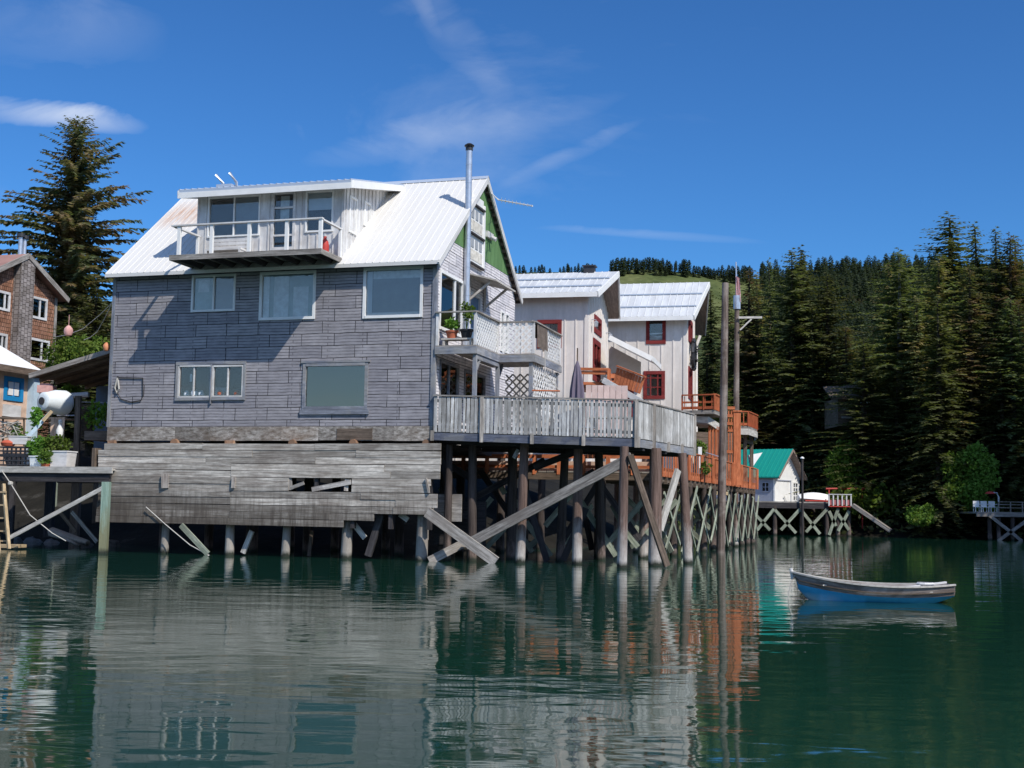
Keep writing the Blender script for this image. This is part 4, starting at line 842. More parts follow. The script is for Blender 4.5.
b.box(-8, -.12, CW - .12, CW, 3.2, wtC(0)); b.build('wall', M['cream'], hcx)
rfC = prow_roof(CF, hcx, -8.3, .36, .42, -.45, 2 * vrC + .1, vrC, ec, ec + slC * .3, rzC)
for cfx, br in ((cf1, ()), (cf2, (.42, .75))):
    window(hcx, CF, 'v', 0, -1, *cfx, 'red', .15, (.33, .66) if br else (), br, [('curtain', .1, .9, .1, .3), ('blind', .1, .9, .35, .42)] if not br else [('curtain_blue', 0, .35, 0, 1)], bw=.03)
for cgx in (cg1, cg2): window(hcx, CF, 'u', 0, 1, *cgx, 'red', .2, (.5,), (), (), room=True)
b = MB(CF); b.box(-.12, .04, -.04, .12, 3.2, wtC(0) - .05, 2); b.build('corner_board', M['cream'], hcx)
b = MB(CF); b.tube([CF.w(.3, 3.9, ec - .3), CF.w(.12, 3.9, ec - .8), CF.w(.12, 3.9, 3.4)], .07, 8); b.build('downpipe', M['cream'], hcx)
b = MB(CF); z_ = CF.U(689.5, 354)[1]; cc = CF.w(.18, 1.9, z_)
for k in range(16):
    a0, a1 = 6.283 * k / 16, 6.283 * (k + 1) / 16; rr = .62 + .06 * (k % 2)
    b.tube([cc + BF.w(0, math.cos(a0) * rr, math.sin(a0) * rr) - BF.w(0, 0, 0), cc + BF.w(0, math.cos(a1) * rr, math.sin(a1) * rr) - BF.w(0, 0, 0)], .09, 6)
leaves(b, cc, (.12, .7, .7), 60, .2)
tag(b.build('round_wreath', M['dark_metal']), 'dark round wreath hung on the side of the farther white house', 'wreath')
# -- porch roof between the two
S1, S2 = P(609, 335, 51.2), P(652, 356.5, 51.2); vdir = Vector((BF.v[0], BF.v[1], 0))
ps = empty('porch_annex', (S1 + S2) / 2, 'low porch with a sloping white edged roof between the two white houses', 'porch'); ps.location.z = 3.3; ORG[ps.name] = Vector(ps.location)
b = MB(); b.slab([tuple(S1), tuple(S2), tuple(S2 + vdir * 3), tuple(S1 + vdir * 3)], .1); b.build('roof', M['roof_grey'], ps)
b = MB(); b.beam(S1 + Vector((0, -.03, -.1)), S2 + Vector((0, -.03, -.1)), .05, .2); b.beam(S2 + Vector((.02, 0, -.1)), S2 + vdir * 3 + Vector((.02, 0, -.1)), .05, .2); b.build('fascia', M['white'], ps)
b = MB(); e0, e1 = P(609, 345, 53), P(641, 362, 53)
b.face([(e0.x, 53, 3.4), (e1.x, 53, 3.4), (e1.x, 53, e1.z), (e0.x, 53, e0.z)], [(0, 0), (2, 0), (2, 2), (0, 3)]); b.box(e0.x, e1.x, 53.01, 53.12, 3.4, e1.z); b.build('wall', M['cream'], ps)
b = MB(); b.box(e1.x - 1.2, e1.x - .3, 52.9, 52.99, 5.4, e1.z - .5, 2); b.build('door', M['red'], ps)
# ================================================================== ORANGE BOARDWALK AND TIMBER PORCH
bw = empty('orange_boardwalk', P(700, 480, 48), 'long orange stained boardwalk with low railing on pilings behind the grey deck', 'boardwalk'); bw.location.z = 0; ORG[bw.name] = Vector(bw.location)
Q0 = P(440, 470, 43.6); Q1 = P(658, 472.0, 41.8); Q2 = P(755.5, 489.6, 62.4); Q0.z = Q1.z = 2.70; Q2.z = 2.66; Z = Vector((0, 0, 1))
vd = Vector((HF.v[0], HF.v[1], 0)); ud = Vector((HF.u[0], HF.u[1], 0))
b = MB()
for i in range(14): f0, f1 = i / 14, (i + 1) / 14 - .004; b.tint(.6); b.slab([tuple(Q0.lerp(Q1, f0) + Z * .12), tuple(Q0.lerp(Q1, f1) + Z * .12), tuple(Q0.lerp(Q1, f1) + vd * 1.8 + Z * .12), tuple(Q0.lerp(Q1, f0) + vd * 1.8 + Z * .12)], .05)
for i in range(60): f0, f1 = i / 60, (i + 1) / 60 - .001; b.tint(.6); b.slab([tuple(Q1.lerp(Q2, f0) - ud * 2.2 + Z * .12), tuple(Q1.lerp(Q2, f0) + Z * .12), tuple(Q1.lerp(Q2, f1) + Z * .12), tuple(Q1.lerp(Q2, f1) - ud * 2.2 + Z * .12)], .05)
b.build('decking', M['grey_wood'], bw)
def slat_rail(par, p, q, z0, h, mat, n, name='railing', sw=.10, fascia=.22, posts=0):
    """vertical slats over a rim board with a cap"""
    p, q = Vector(p), Vector(q); d = (q - p).normalized(); out = d.cross(Z).normalized(); b = MB()
    for i in range(n):
        f = (i + .5) / n; c = p.lerp(q, f) + out * .03; b.tint(.7); b.beam(c + Z * z0, c + Z * (z0 + h), .014, sw, d)
    b.tint(.3); b.beam(p + Z * (z0 + h + .02), q + Z * (z0 + h + .02), .14, .04); b.tint(.3); b.beam(p + Z * (z0 + fascia), q + Z * (z0 + fascia), .05, .1)
    for i in range(posts + 1):
        if posts: c = p.lerp(q, i / posts) + out * .09; b.tint(.3); b.beam(c + Z * (z0 - .02), c + Z * (z0 + h), .1, .1)
    return b.build(name, M[mat], par)
slat_rail(bw, Q1, Q2, 0, .96, 'orange', 52, sw=.11, posts=9)
b = MB(); b.tint(); b.beam(Q1 + Z * .13, Q2 + Z * .13, .05, .3); b.build('rim_board', M['orange'], bw)
b = MB()
for f in [i / 9 for i in range(10)]: c = Q0.lerp(Q1, f); b.tint(.5); b.beam(c, c + Z * .62, .14, .14)
b.beam(Q0 + Z * .6, Q1 + Z * .6, .05, .13); b.beam(Q0 + Z * .26, Q1 + Z * .26, .05, .1); b.build('railing', M['orange'], bw)
b = MB(); b.beam(Q0 + vd * .3 + Z * .28, Q1 + vd * .3 + Z * .28, .04, .34); b.build('screen_board', M['tan'], bw)
b = MB(); b.beam(Q0 + Z * -.06, Q1 + Z * -.06, .12, .22); b.beam(Q1 + Z * -.12 - ud * .1, Q2 + Z * -.12 - ud * .1, .1, .16)
for i in range(26): c = Q1.lerp(Q2, (i + .5) / 26); b.tint(.5); b.beam(c + Z * -.14 + ud * .05, c + Z * -.14 - ud * 2.1, .08, .22)
b.build('joist', M['brown_wood'], bw)
lnd = Q2 - Q1
pl_f = [.02, .14, .27, .40, .50, .60, .68, .76, .84, .92, .995]
for f in pl_f:
    for off in (0, -2.0):
        g = Q1 + lnd * f; g = Vector((g.x, g.y, 0)) + ud * (off - .12); b = MB(); b.tint(.6); r = .125 if off == 0 else .11
        b.tube([g - Z * 1.5, g, g + Z * 2.52], [r * 1.05, r, r * .95], 10); b.build('piling', M['pile'] if R.random() < .5 else M['pile_dark'], bw, smooth=True)
for f0, f1 in zip(pl_f, pl_f[1:]):
    g0, g1 = Q1 + lnd * f0 + ud * .08, Q1 + lnd * f1 + ud * .08; g0.z = g1.z = 0
    for a, c in ((g0 + Z * .25, g1 + Z * 2.3), (g0 + Z * 2.3, g1 + Z * .25)):
        b = MB(); b.tint(.8); jz = R.uniform(-.2, .15); b.beam(a + ud * (.03 if a.z > 1 else .09) + Z * jz, c + ud * (.03 if a.z > 1 else .09) - Z * jz, .045, R.uniform(.09, .13)); b.build('brace', M['pale_green'], bw)
    m0, m1 = (Q1 + lnd * f0), (Q1 + lnd * f1)
for f in pl_f[1::2]:
    g = Q1 + lnd * f; g.z = 0; b = MB(); b.tint(.8); b.beam(g - ud * .1 + Z * .3, g - ud * 2.1 + Z * 2.3, .05, .17); b.beam(g - ud * .1 + Z * 2.2 , g - ud * 2.1 + Z * .4, .05, .17); b.build('cross_brace', M['pale_green'], bw)
brace(bw, P(707, 492.5, 52.6), P(727, 493.5, 52.9), 'yellow_wood', .2, .14)
for i, f in enumerate((.1, .4, .75)):
    g = Q0.lerp(Q1, f); g.z = 0; b = MB(); b.tint(.5); b.tube([g - Z * 1.5, g + Z * 2.6], .15, 9); b.build('piling', M['pile_dark'], bw, smooth=True)
# mid level deck of the nearer white house with stair
mid = empty('orange_stair', P(612, 385, 46), 'orange railed stair with a slanted slatted side below the nearer white house', 'stair'); mid.location.z = 3.6; ORG[mid.name] = Vector(mid.location)
b = MB(); a, c = P(579, 369, 46.5), P(609, 369.5, 46.2); b.beam(a, c, .12, .10); b.beam(a + Z * -.13, c + Z * -.13, .04, .12); b.beam(c + Z * -.62, c + Z * .02, .13, .13); b.beam(P(609, 376, 46.2), P(618, 376, 46.4), .05, .16); b.beam(P(609, 383, 46.2), P(618, 383, 46.4), .05, .16)
b.build('railing', M['orange'], mid)
b = MB(); p0, p1, p2, p3 = P(617, 367.5, 45.6), P(645.5, 378.5, 45.), P(640.5, 394, 45.), P(613, 383.5, 45.6); n = 9
for i in range(n):
    f0, f1 = i / n, (i + .9) / n; b.tint(.6); a0, a1, c1, c0 = p0.lerp(p1, f0), p0.lerp(p1, f1), p3.lerp(p2, f1), p3.lerp(p2, f0); t = Vector((0, .05, 0))
    for q in ((c0, c1, a1, a0), (c0 + t, a0 + t, a1 + t, c1 + t), (a0, a1, a1 + t, a0 + t), (c0, a0, a0 + t, c0 + t), (a1, c1, c1 + t, a1 + t)): b.face(q, [(0, 0), (0, .3), (.7, .3), (.7, 0)])
b.tint(.2); b.beam(p0 + Vector((0, -.02, .05)), p1 + Vector((0, -.02, .05)), .16, .05); b.build('slatted_side', M['orange'], mid)
b = MB(); b.beam(P(603, 380, 45.4), P(642, 402, 44.8), .06, .2); b.build('stringer', M['white_old'], mid)
b = MB()
for i in range(8): f = i / 8; c = P(605, 380, 45.8).lerp(P(640, 400, 45.2), f); b.box(c.x - .15, c.x + .15, c.y, c.y + 1.0, c.z - .02, c.z + .02)
b.build('step', M['grey_wood'], mid)
b = MB(); a = P(575, 382, 46.6); b.box(a.x, P(618, 382, 46.6).x, 46.5, 49.6, a.z - .1, a.z); b.build('landing', M['orange'], mid)
# timber porch with two balconies at the end of the farther white house
tp = empty('timber_porch', P(730, 470, 57), 'orange timber porch with two small balconies beside the farther white house', 'porch'); tp.location.z = 2.7; ORG[tp.name] = Vector(tp.location)
def fl(ps, t, mat, name, par=tp):
    b = MB(); b.slab([tuple(p) for p in ps], t); return b.build(name, M[mat], par)
def bal_rail(pts, h, mat, name, gapn=.16):
    b = MB()
    for p, q in zip(pts, pts[1:]):
        L = (q - p).length; n = max(2, int(L / gapn))
        for i in range(n + 1): c = p.lerp(q, i / n); b.tint(.6); b.beam(c + Z * .0, c + Z * h, .09, .035, (q - p).normalized())
        b.tint(.2); b.beam(p + Z * (h + .02), q + Z * (h + .02), .15, .05); b.beam(p + Z * .09, q + Z * .09, .04, .12)
    return b.build(name, M[mat], tp)
a, c = P(682, 410.5, 54.2), P(714.5, 411, 53.6); c.z = a.z; e = c + vd * 2.2 + ud * .1
fb = fl([a, c, e, a + vd * 2.6], .16, 'grey_wood', 'balcony_floor'); bal_rail([a + Z * .01, c + Z * .01], .62, 'orange_red', 'balcony_railing', .45); bal_rail([c + Z * .01, e + Z * .01], .64, 'orange', 'balcony_railing', .2)
b = MB(); b.beam(a + Z * .34, c + Z * .34, .03, .08)
for i in range(5): m = a.lerp(c, .08 + i * .21); b.beam(m + Z * .05, m + Z * .6, .03, .03)
b.build('mid_rail', M['orange_red'], tp)
b = MB(); a2, c2, e2 = P(690, 419, 54.4), P(708, 420, 53.9), P(721, 428.5, 55.6); b.beam(a2, c2, .05, .26); b.beam(c2, e2, .05, .30); b.build('fascia', M['pale_wood'], tp)
a3 = Vector((a2.x, a2.y, a2.z - .13)); fl([a3, c2 - Z * .13, e2 + Z * .1, a3 + vd * 3], .06, 'soffit', 'porch_ceiling')
b = MB()
x0, x1 = P(709.5, 440, 54.6), P(719.5, 440, 55.2)
for i in range(4): c = x0.lerp(x1, i / 3); b.tint(.8); b.beam(Vector((c.x, c.y, 2.7)), Vector((c.x, c.y, c2.z - .2)), .1, .13)
b.build('slatted_column', M['orange'], tp)
b = MB(); x0, x1 = P(694, 440, 58.5), P(738, 440, 58.5); b.box(x0.x, x1.x, 58.5, 58.6, 2.8, P(700, 432, 58.5).z); b.build('back_wall', M['brown_wood'], tp)
b = MB()
x0, x1 = P(726, 440, 57.), P(734, 440, 57.); zt_, zb_ = P(730, 408, 57).z, 2.75
for i in range(4): c = x0.lerp(x1, i / 3); b.tint(.8); b.beam(Vector((c.x, 57, zb_)), Vector((c.x, 57, zt_)), .05, .06)
for z_ in (zt_, zt_ - .35, zt_ - .7, zt_ - 1.0, 4.2): b.beam(Vector((x0.x - .04, 56.95, z_)), Vector((x1.x + .04, 56.95, z_)), .05, .13)
b.build('lattice_side', M['orange'], tp)
c = P(736.7, 412, 56.2); b = MB(); b.tint(.2); b.beam(Vector((c.x, c.y, 2.7)), c, .3, .3); b.beam(c, c + Z * .06, .38, .38); b.build('corner_column', M['orange'], tp)
r0_, r1, r2, r3 = P(739, 426, 59.6), P(748, 427.5, 59.6), P(757, 432, 62.), P(755, 432, 65)
for p in (r1, r2, r3): p.z = r0_.z
fl([r0_, r1, r2, r3], .12, 'grey_wood', 'balcony_floor'); bal_rail([r0_, r1, r2, r3], .66, 'orange_red', 'balcony_railing', .17)
b = MB()
for p, q in ((r0_, r1), (r1, r2), (r2, r3)): b.beam(p - Z * .26, q - Z * .26, .06, .28)
b.build('fascia', M['pale_wood'], tp)
b = MB()
for p in (P(745, 440, 61.2), P(751.5, 440, 63.5)): b.tint(.5); b.beam(Vector((p.x, p.y, 2.7)), Vector((p.x, p.y, r0_.z - .1)), .16, .16)
b.beam(P(741, 440, 61.1), P(752, 443, 63.4), .06, .16); b.build('post', M['brown_wood'], tp)
b = MB(); b.tube([P(700, 451, 52.), P(720, 457, 53.6)], .025, 5); b.build('pipe_rail', M['steel'], tp)
def bush(c, r, n, s, name, label, cat, mat='leaf', group=None):
    b = MB(); leaves(b, c, r, n, s); o = b.build(name, M[mat]); return tag(o, label, cat, group)
bush(P(698, 448, 51.4), (.35, .3, .35), 200, .14, 'leafy_plant', 'small leafy plant on the orange boardwalk where the grey deck ends', 'plant')
bush(P(705, 468, 48.6), (.18, .15, .25), 120, .12, 'leafy_plant', 'small green plant behind the orange boardwalk railing left of the tall pole', 'plant')
b = MB(); g = P(699, 447, 51); b.beam(g, Vector((g.x, g.y, 2.85)), .1, .1); b.beam(P(700, 447, 50.9), P(700, 470, 50.9), .14, .05); tag(b.build('white_gate_post', M['white']), 'short white post at the near end of the orange boardwalk', 'post')
# ---- tall poles
def pole(fx, fy, Yf, tx, ty, r, label, name='tall_pole'):
    base = P(fx, fy, Yf); top = P(tx, ty, Yf); base = Vector((base.x, base.y, 0)) ; o = empty(name, base, label, 'pole')
    b = MB(); b.tint(.1); b.tube([base - Z * 1.5, base, base.lerp(top, .5) + Vector((.02, 0, 0)), top], [r * 1.15, r * 1.1, r, r * .85], 14); b.build('shaft', M['pole'], o, smooth=True); return o, top
M['pole'] = mat_wood('weathered_pole', (.085, .062, .05), (.29, .225, .19), .8, 14., .9, 1.1, .8, (.38, .33, .29), .45)
p1, t1 = pole(720.5, 500, 48.8, 725.3, 283, .15, 'tall bare wooden pole rising in front of the orange boardwalk')
p2, t2 = pole(734.5, 470, 60., 737, 303, .135, 'tall wooden pole with a crossarm and flagstaff behind the orange porch')
b = MB(); b.beam(P(738.5, 317.6, 59.8), P(762, 317.4, 59.8), .07, .10); b.beam(P(740, 330, 59.8), P(751.5, 319, 59.8), .05, .07); b.build('crossarm', M['pale_wood'], p2)
b = MB(); b.tube([t2 - Z * .6, P(736, 262, 60)], .035, 6); b.tube([t2 - Z * .3, t2 + Z * .35], .17, 10); b.build('flagstaff', M['steel'], p2)
t = NT('striped_cloth'); w_ = t.n('ShaderNodeTexWave', wave_type='BANDS', bands_direction='Y'); w_.inputs['Scale'].default_value = 5.; w_.inputs['Distortion'].default_value = .6; t.l(t.coord('UV'), 0, w_, 0)
t.color(t.ramp(w_, [(.45, (.50, .05, .06)), (.55, (.75, .72, .70))])); M['flag'] = t.set(.9)
b = MB(); f0, f1 = P(736.3, 276, 59.9), P(736.3, 300, 59.9); cols = 7
for j in range(6):
    for i in range(cols):
        def fp(i, j): x = i / cols; z = j / 6; wv = .05 * math.sin(i * 2.4 + j * .5); return Vector((f0.x + (x - .15) * (.17 + .1 * z), 59.9 + wv, f0.z + (f1.z - f0.z) * z - .1 * x))
        b.face([fp(i, j), fp(i + 1, j), fp(i + 1, j + 1), fp(i, j + 1)], [(j / 6, i * .15), (j / 6, i * .15 + .15), (j / 6 + .16, i * .15 + .15), (j / 6 + .16, i * .15)])
tag(b.build('limp_flag', M['flag']), 'limp red and white flag hanging from the staff on the crossarm pole', 'flag')
# ================================================================== FAR DOCK WITH THE GREEN ROOFED BOATHOUSE
fd = empty('far_dock', P(800, 505, 88), 'far dark dock on crossbraced pilings carrying the green roofed boathouse', 'dock'); fd.location.z = 0; ORG[fd.name] = Vector(fd.location)
FY = 86.; dz_ = P(790, 501.5, FY).z
xa, xb = P(700, 505, FY).x, P(828, 505, FY).x
b = MB(); b.box(xa, xb, FY, FY + 8, dz_ - .08, dz_); b.build('decking', M['grey_wood'], fd); b = MB(); b.box(xa, xb, FY - .02, FY + .2, dz_ - .45, dz_ - .081); b.build('girder', M['dark_wood'], fd)
for px in (735, 756, 775, 802, 827, 838, 849):
    for dy in (.1, 4.): p = P(px, 505, FY); b = MB(); b.tint(.4); b.tube([(p.x, FY + dy, -1.5), (p.x, FY + dy, dz_ - .3)], .15, 9); b.build('piling', M['pile_dark'], fd, smooth=True)
for q in ((753, 512, 770, 530), (774, 509, 757, 530), (775, 510, 796, 533), (800, 509, 781, 530), (801, 510, 820, 534), (827, 509, 806, 532), (838, 509, 829, 535), (838, 514, 849, 530), (849, 511, 838, 531), (829, 511, 836, 526)):
    b = MB(); b.tint(.6); b.beam(P(q[0], q[1], FY - .1), P(q[2], q[3], FY - .1), .06, .2); b.build('brace', M['pale_green'] if q[0] > 826 else M['mint_brace'] if 'mint_brace' in M else M['pale_green'], fd)
rd = P(828, 506, FY); re_ = P(850, 506, FY)
b = MB(); b.box(rd.x, re_.x, FY - .3, FY + 2, rd.z - .05, rd.z + .02); b.build('platform', M['redpaint'], fd)
b = MB(); 
for i in range(6): x = rd.x + (re_.x - rd.x) * i / 5; b.box(x - .04, x + .04, FY - .3, FY - .22, rd.z, rd.z + .75, 2)
b.box(rd.x - .05, re_.x + .05, FY - .33, FY - .2, rd.z + .75, rd.z + .81); b.build('railing', M['white_old'], fd)
b = MB(); b.box(rd.x, re_.x, FY - .21, FY - .17, rd.z + .08, rd.z + .42); b.build('red_panel', mat_plain('faded_red_panel', (.38, .12, .12), .8), fd)
b = MB(); b.tint(); b.beam(P(853, 505, FY), P(891, 531, FY - 1.), .9, .22); tag(b.build('gangway_ramp', M['grey_wood']), 'grey ramp sloping from the far dock down to the water', 'ramp')
b = MB(); b.tube([P(826, 488.8, FY + 2), P(866, 488.4, FY + 2)], .07, 6); b.tube([P(829, 489, FY + 2), P(829, 505, FY + 2)], .05, 6); b.tube([P(862, 488.8, FY + 2), Vector((P(862, 489, FY + 2).x, FY + 2, .5))], .05, 6); tag(b.build('red_pipe_rail', M['redpaint'], smooth=True), 'long red pipe on posts above the far dock platform', 'pipe')
lp = empty('lamp_post', P(802.5, 505, FY - .3), 'slim dark post with a white cap in front of the green roofed boathouse', 'lamp post'); g = P(802.5, 505, FY - .3)
b = MB(); b.tube([(g.x, g.y, -1), (g.x, g.y, P(802.5, 459, FY).z)], .08, 9); b.build('post', M['dark_wood'], lp, smooth=True)
b = MB(); b.lathe((g.x, g.y, P(802.5, 459, FY).z), [(.13, 0), (.14, .06), (.05, .14), (0, .14)], 10); b.build('cap', M['white'], lp)
bt = empty('covered_boat', P(813, 500, FY + 1), 'white boat under a pale cover on the far dock beside the boathouse', 'boat')
b = MB(); x0, x1 = P(798, 500, FY + 1.5).x, P(829, 500, FY + 1.5).x; n = 12
for i in range(n):
    def hs(i):
        s = i / n; w = .75 * math.sin(math.pi * min(1, .25 + s * .75) * .98) ** .6 + .02; zt = dz_ + .38 + .22 * math.sin(math.pi * (s * .8 + .1)); x = x0 + (x1 - x0) * s
        return [Vector((x, FY + 1.5 - w, dz_ + .12 + .12 * (1 - s))), Vector((x, FY + 1.5 - w * .9, dz_ + .32)), Vector((x, FY + 1.5, zt + .05)), Vector((x, FY + 1.5 + w * .9, dz_ + .32)), Vector((x, FY + 1.5 + w, dz_ + .15)), Vector((x, FY + 1.5, dz_ + .03))]
    A_, B_ = hs(i), hs(i + 1)
    for k in range(6): b.face([A_[k], B_[k], B_[(k + 1) % 6], A_[(k + 1) % 6]], [(0, 0), (1, 0), (1, 1), (0, 1)])
b.face(hs(n), [(0, 0)] * 6); b.face(hs(0)[::-1], [(0, 0)] * 6); b.build('hull', M['white'], bt, smooth=True)
b = MB(); b.box(x0 + .3, x1 - .2, FY + .65, FY + .72, dz_ + .05, dz_ + .13); b.build('trailer_rail', M['redpaint'], bt)
# boathouse
pc_ = P(774.5, 490, 88.); KF = Fr(pc_.x, pc_.y, 36); kh = empty('green_roofed_boathouse', KF.w(-2, 2, dz_), 'small grey and white boathouse with a bright green roof on the far dock', 'boathouse')
kz = P(776, 475.5, 87.6).z; kr = KF.U(791.6, 449, .25); KW = KF.U(799.5, 490, 0)[0]; kv = kr[0]; kzr = kr[1]
KW = min(max(KW, 3.), 12.); kv = KW / 2
kw = (KF.V(761.5, 487)[0], KF.V(769.5, 487)[0], KF.V(765, 492)[1], KF.V(765, 482)[1])
b = MB(KF); wall(b, 'v', 0, .1, -6, 0, dz_, kz, [kw]); b.box(-6, -.1, KW - .1, KW, dz_, kz); b.build('side_wall', M['boathouse_wall'], kh)
kg = (KF.U(776.5, 490)[0] + .1, KF.U(790.5, 490)[0]); kd = (KF.U(792.5, 490)[0], KF.U(798, 490)[0]); dt = KF.U(784, 481)[1]
b = MB(KF); wall(b, 'u', -.1, 0, 0.1, KW, dz_, kz, [(*kg, dz_ + .01, dt), (*kd, dz_ + .01, dt)]); b.prism([(.0, kz), (KW, kz), (kv, kzr - .15)], 0, -.1, .004); b.box(-.08, .02, -.02, .1, dz_, kz); b.build('gable_wall', M['white'], kh)
b = MB(KF); b.box(-.07, -.03, kg[0], kg[1], dz_ + .01, dt); gd = b.build('garage_door', M['white'], kh)
b = MB(KF); b.box(.002, .03, kg[0] - .08, kg[1] + .1, dt, dt + .07); b.box(.002, .03, kg[1], kg[1] + .08, dz_, dt); b.build('trim', M['boathouse_wall'], gd)
window(kh, KF, 'u', 0, 1, *kd, dz_ + .02, dt, 'white', .12, (.5,), (.3, .5, .7), name='glazed_door')
window(kh, KF, 'v', 0, -1, *kw, 'boathouse_wall', .07, (.5,), (.5,))
b = MB(KF); zc = kzr - .9; b.lathe(KF.w(.02, kv, zc), [(.12, 0), (.12, .05), (0, .06)], 8, (KF.u[0], KF.u[1], 0)); b.build('gable_lamp', M['dark_metal'], kh)
ko = .45; b = MB(KF); q = [(-6.4, -ko * .6, kz - .08), (ko, -ko * .6, kz - .08), (ko, kv, kzr), (-6.4, kv, kzr)]; b.slab(q, .09, 1); ribs(b, q, 22, .03, .05)
q = [(-6.4, KW + ko * .6, kz - .08), (ko, KW + ko * .6, kz - .08), (ko, kv + .001, kzr), (-6.4, kv + .001, kzr)]; b.slab(q, .09, 1); ribs(b, q, 22, .03, .05)
kroof = b.build('roof', M['roof_green'], kh)
b = MB(KF)
for v0_ in (-ko * .6, KW + ko * .6): b.beam(KF.w(ko + .02, v0_, kz - .17), KF.w(ko + .02, kv, kzr - .09), .04, .14)
b.build('barge_board', M['soffit'], kroof)
b = MB(KF); q = [(-6.3, -.2, kz - .19), (ko - .02, -.2, kz - .19), (ko - .02, kv, kzr - .11), (-6.3, kv, kzr - .11)]; b.slab(q, .02); q = [(-6.3, KW + .2, kz - .19), (ko - .02, KW + .2, kz - .19), (ko - .02, kv, kzr - .11), (-6.3, kv, kzr - .11)]; b.slab(q, .02); b.build('soffit', M['soffit'], kroof)
a, c, e = P(749, 455, 87.), P(762.5, 452.5, 87.3), P(752, 468, 87.)
b = MB(); b.face([a, e, c], [(0, 0), (1, 0), (1, 1)]); b.face([a + Vector((0, .6, 0)), c + Vector((0, .6, 0)), e + Vector((0, .6, 0))], [(0, 0), (1, 0), (1, 1)]); b.face([a, c, c + Vector((0, .6, 0)), a + Vector((0, .6, 0))], [(0, 0), (1, 0), (1, 1), (0, 1)]); b.face([c, e, e + Vector((0, .6, 0)), c + Vector((0, .6, 0))], [(0, 0), (1, 0), (1, 1), (0, 1)]); b.build('dormer_gable', M['white'], kh)
# ---- right dock
rk = empty('small_dock', P(1000, 512, 81), 'small shaded dock on crossbraced pilings at the right shore', 'dock'); rk.location.z = 0; ORG[rk.name] = Vector(rk.location)
za = P(1000, 512, 81).z; xa, xb = P(976, 512, 81).x, P(1024, 512, 81).x + 5
b = MB(); b.box(xa, xb, 80.9, 84.5, za - .12, za); b.box(xa, xb, 80.85, 81.0, za - .3, za - .12); b.build('decking', M['grey_wood'], rk)
for px in (990, 999, 1013, 1030): p = P(px, 512, 81); b = MB(); b.tube([(p.x, 81.1, -1), (p.x, 81.1, za - .1)], .14, 9); b.build('piling', M['pile_dark'], rk, smooth=True)
for q in ((989, 515, 1022, 541), (1026, 521, 998, 541)): b = MB(); b.beam(P(q[0], q[1], 80.8), P(q[2], q[3], 80.8), .06, .2); b.build('brace', M['grey_wood'], rk)
b = MB(); x = P(998.5, 505, 81).x
while x < xb: b.box(x - .03, x + .03, 80.95, 81.02, za, za + .62, 2); x += .75
for z_ in (.25, .45, .62): b.box(P(998, 505, 81).x, xb, 80.93, 81.0, za + z_, za + z_ + .04)
b.build('railing', M['grey_wood'], rk)
lp2 = P(998.5, 511, 81.2); o = empty('dock_lamp', lp2, 'curved lamp post on the small shaded dock at the right shore', 'lamp post'); b = MB(); pz = [Vector((lp2.x, 81.2, za)), P(998.7, 497, 81.2), P(997, 493, 81.2), P(993, 492.5, 81.2)]; b.tube(pz, .05, 6); b.build('post', M['steel'], o)
b = MB(); b.lathe(P(990, 493.8, 81.2), [(.32, 0), (.2, .12), (0, .16)], 10); b.build('shade', M['redpaint'], o)
for px, lab in ((975.5, 'left white plastic chair on the small shaded dock'), (983, 'middle white plastic chair on the small shaded dock'), (991, 'right white plastic chair on the small shaded dock')):
    p = P(px, 511, 81.6); o = empty('plastic_chair', (p.x + .12, 81.6, za), lab, 'chair', 'white chairs on the small dock'); X = p.x + .12
    b = MB(); b.box(X - .2, X + .2, 81.4, 81.8, za + .28, za + .32); b.build('seat', M['white'], o); b = MB(); b.box(X - .2, X + .2, 81.78, 81.82, za + .3, za + .68); b.box(X - .22, X - .18, 81.4, 81.8, za + .46, za + .5); b.box(X + .18, X + .22, 81.4, 81.8, za + .46, za + .5); b.build('backrest', M['white'], o)
    for sx in (-.18, .18):
        for yy in (81.42, 81.78): b = MB(); b.box(X + sx - .02, X + sx + .02, yy - .02, yy + .02, za, za + .28, 2); b.build('leg', M['white'], o)
# ================================================================== SKIFF
bow = P(791, 580, 23.75); st = P(951, 584, 23.45); BL = (st - bow).length; sd = Vector(((st - bow).x, (st - bow).y, 0)).normalized(); sn = Vector((-sd.y, sd.x, 0)); so = Vector((bow.x, bow.y, 0))
sk = empty('wooden_skiff', so + sd * BL * .5, 'old wooden skiff with a bright blue bottom floating on the dark water', 'boat')
def hw_(s): return .53 * (1 - (1 - min(1, s / .55)) ** 2.2) * (1 - .42 * max(0, (s - .55) / .45) ** 2.0) + .015
def sheer(s): return .24 + .25 * (1 - s) ** 2.6 + .09 * s ** 3
def keelz(s): return -.13 + .52 * max(0, 1 - s / .17) ** 1.3 * .9 + .22 * max(0, (s - .72) / .28) ** 1.6
def xo(s, z): return BL * s + (.10 * (1 - (z - keelz(s)) / max(.05, sheer(s) - keelz(s))) if s < .02 else 0)
def sec(s, inner=0.):
    w, zs, zk = hw_(s) - inner, sheer(s), keelz(s) + inner * .8; w = max(w, .005); Hh = zs - zk
    zb = max(zs - .185, zk + .12 * Hh); zm = max(zs - .10, zk + .55 * Hh)
    rel = [(0, zk), (.62 * w, zk + .12 * Hh), (.88 * w, zb), (.955 * w, zm), (1. * w, zs)]
    return rel
def hp(s, y, z, sgn): return so + sd * xo(s, z) + sn * (y * sgn) + Z * z
NS = 22; bot, sid, inn, gun = MB(), MB(), MB(), MB()
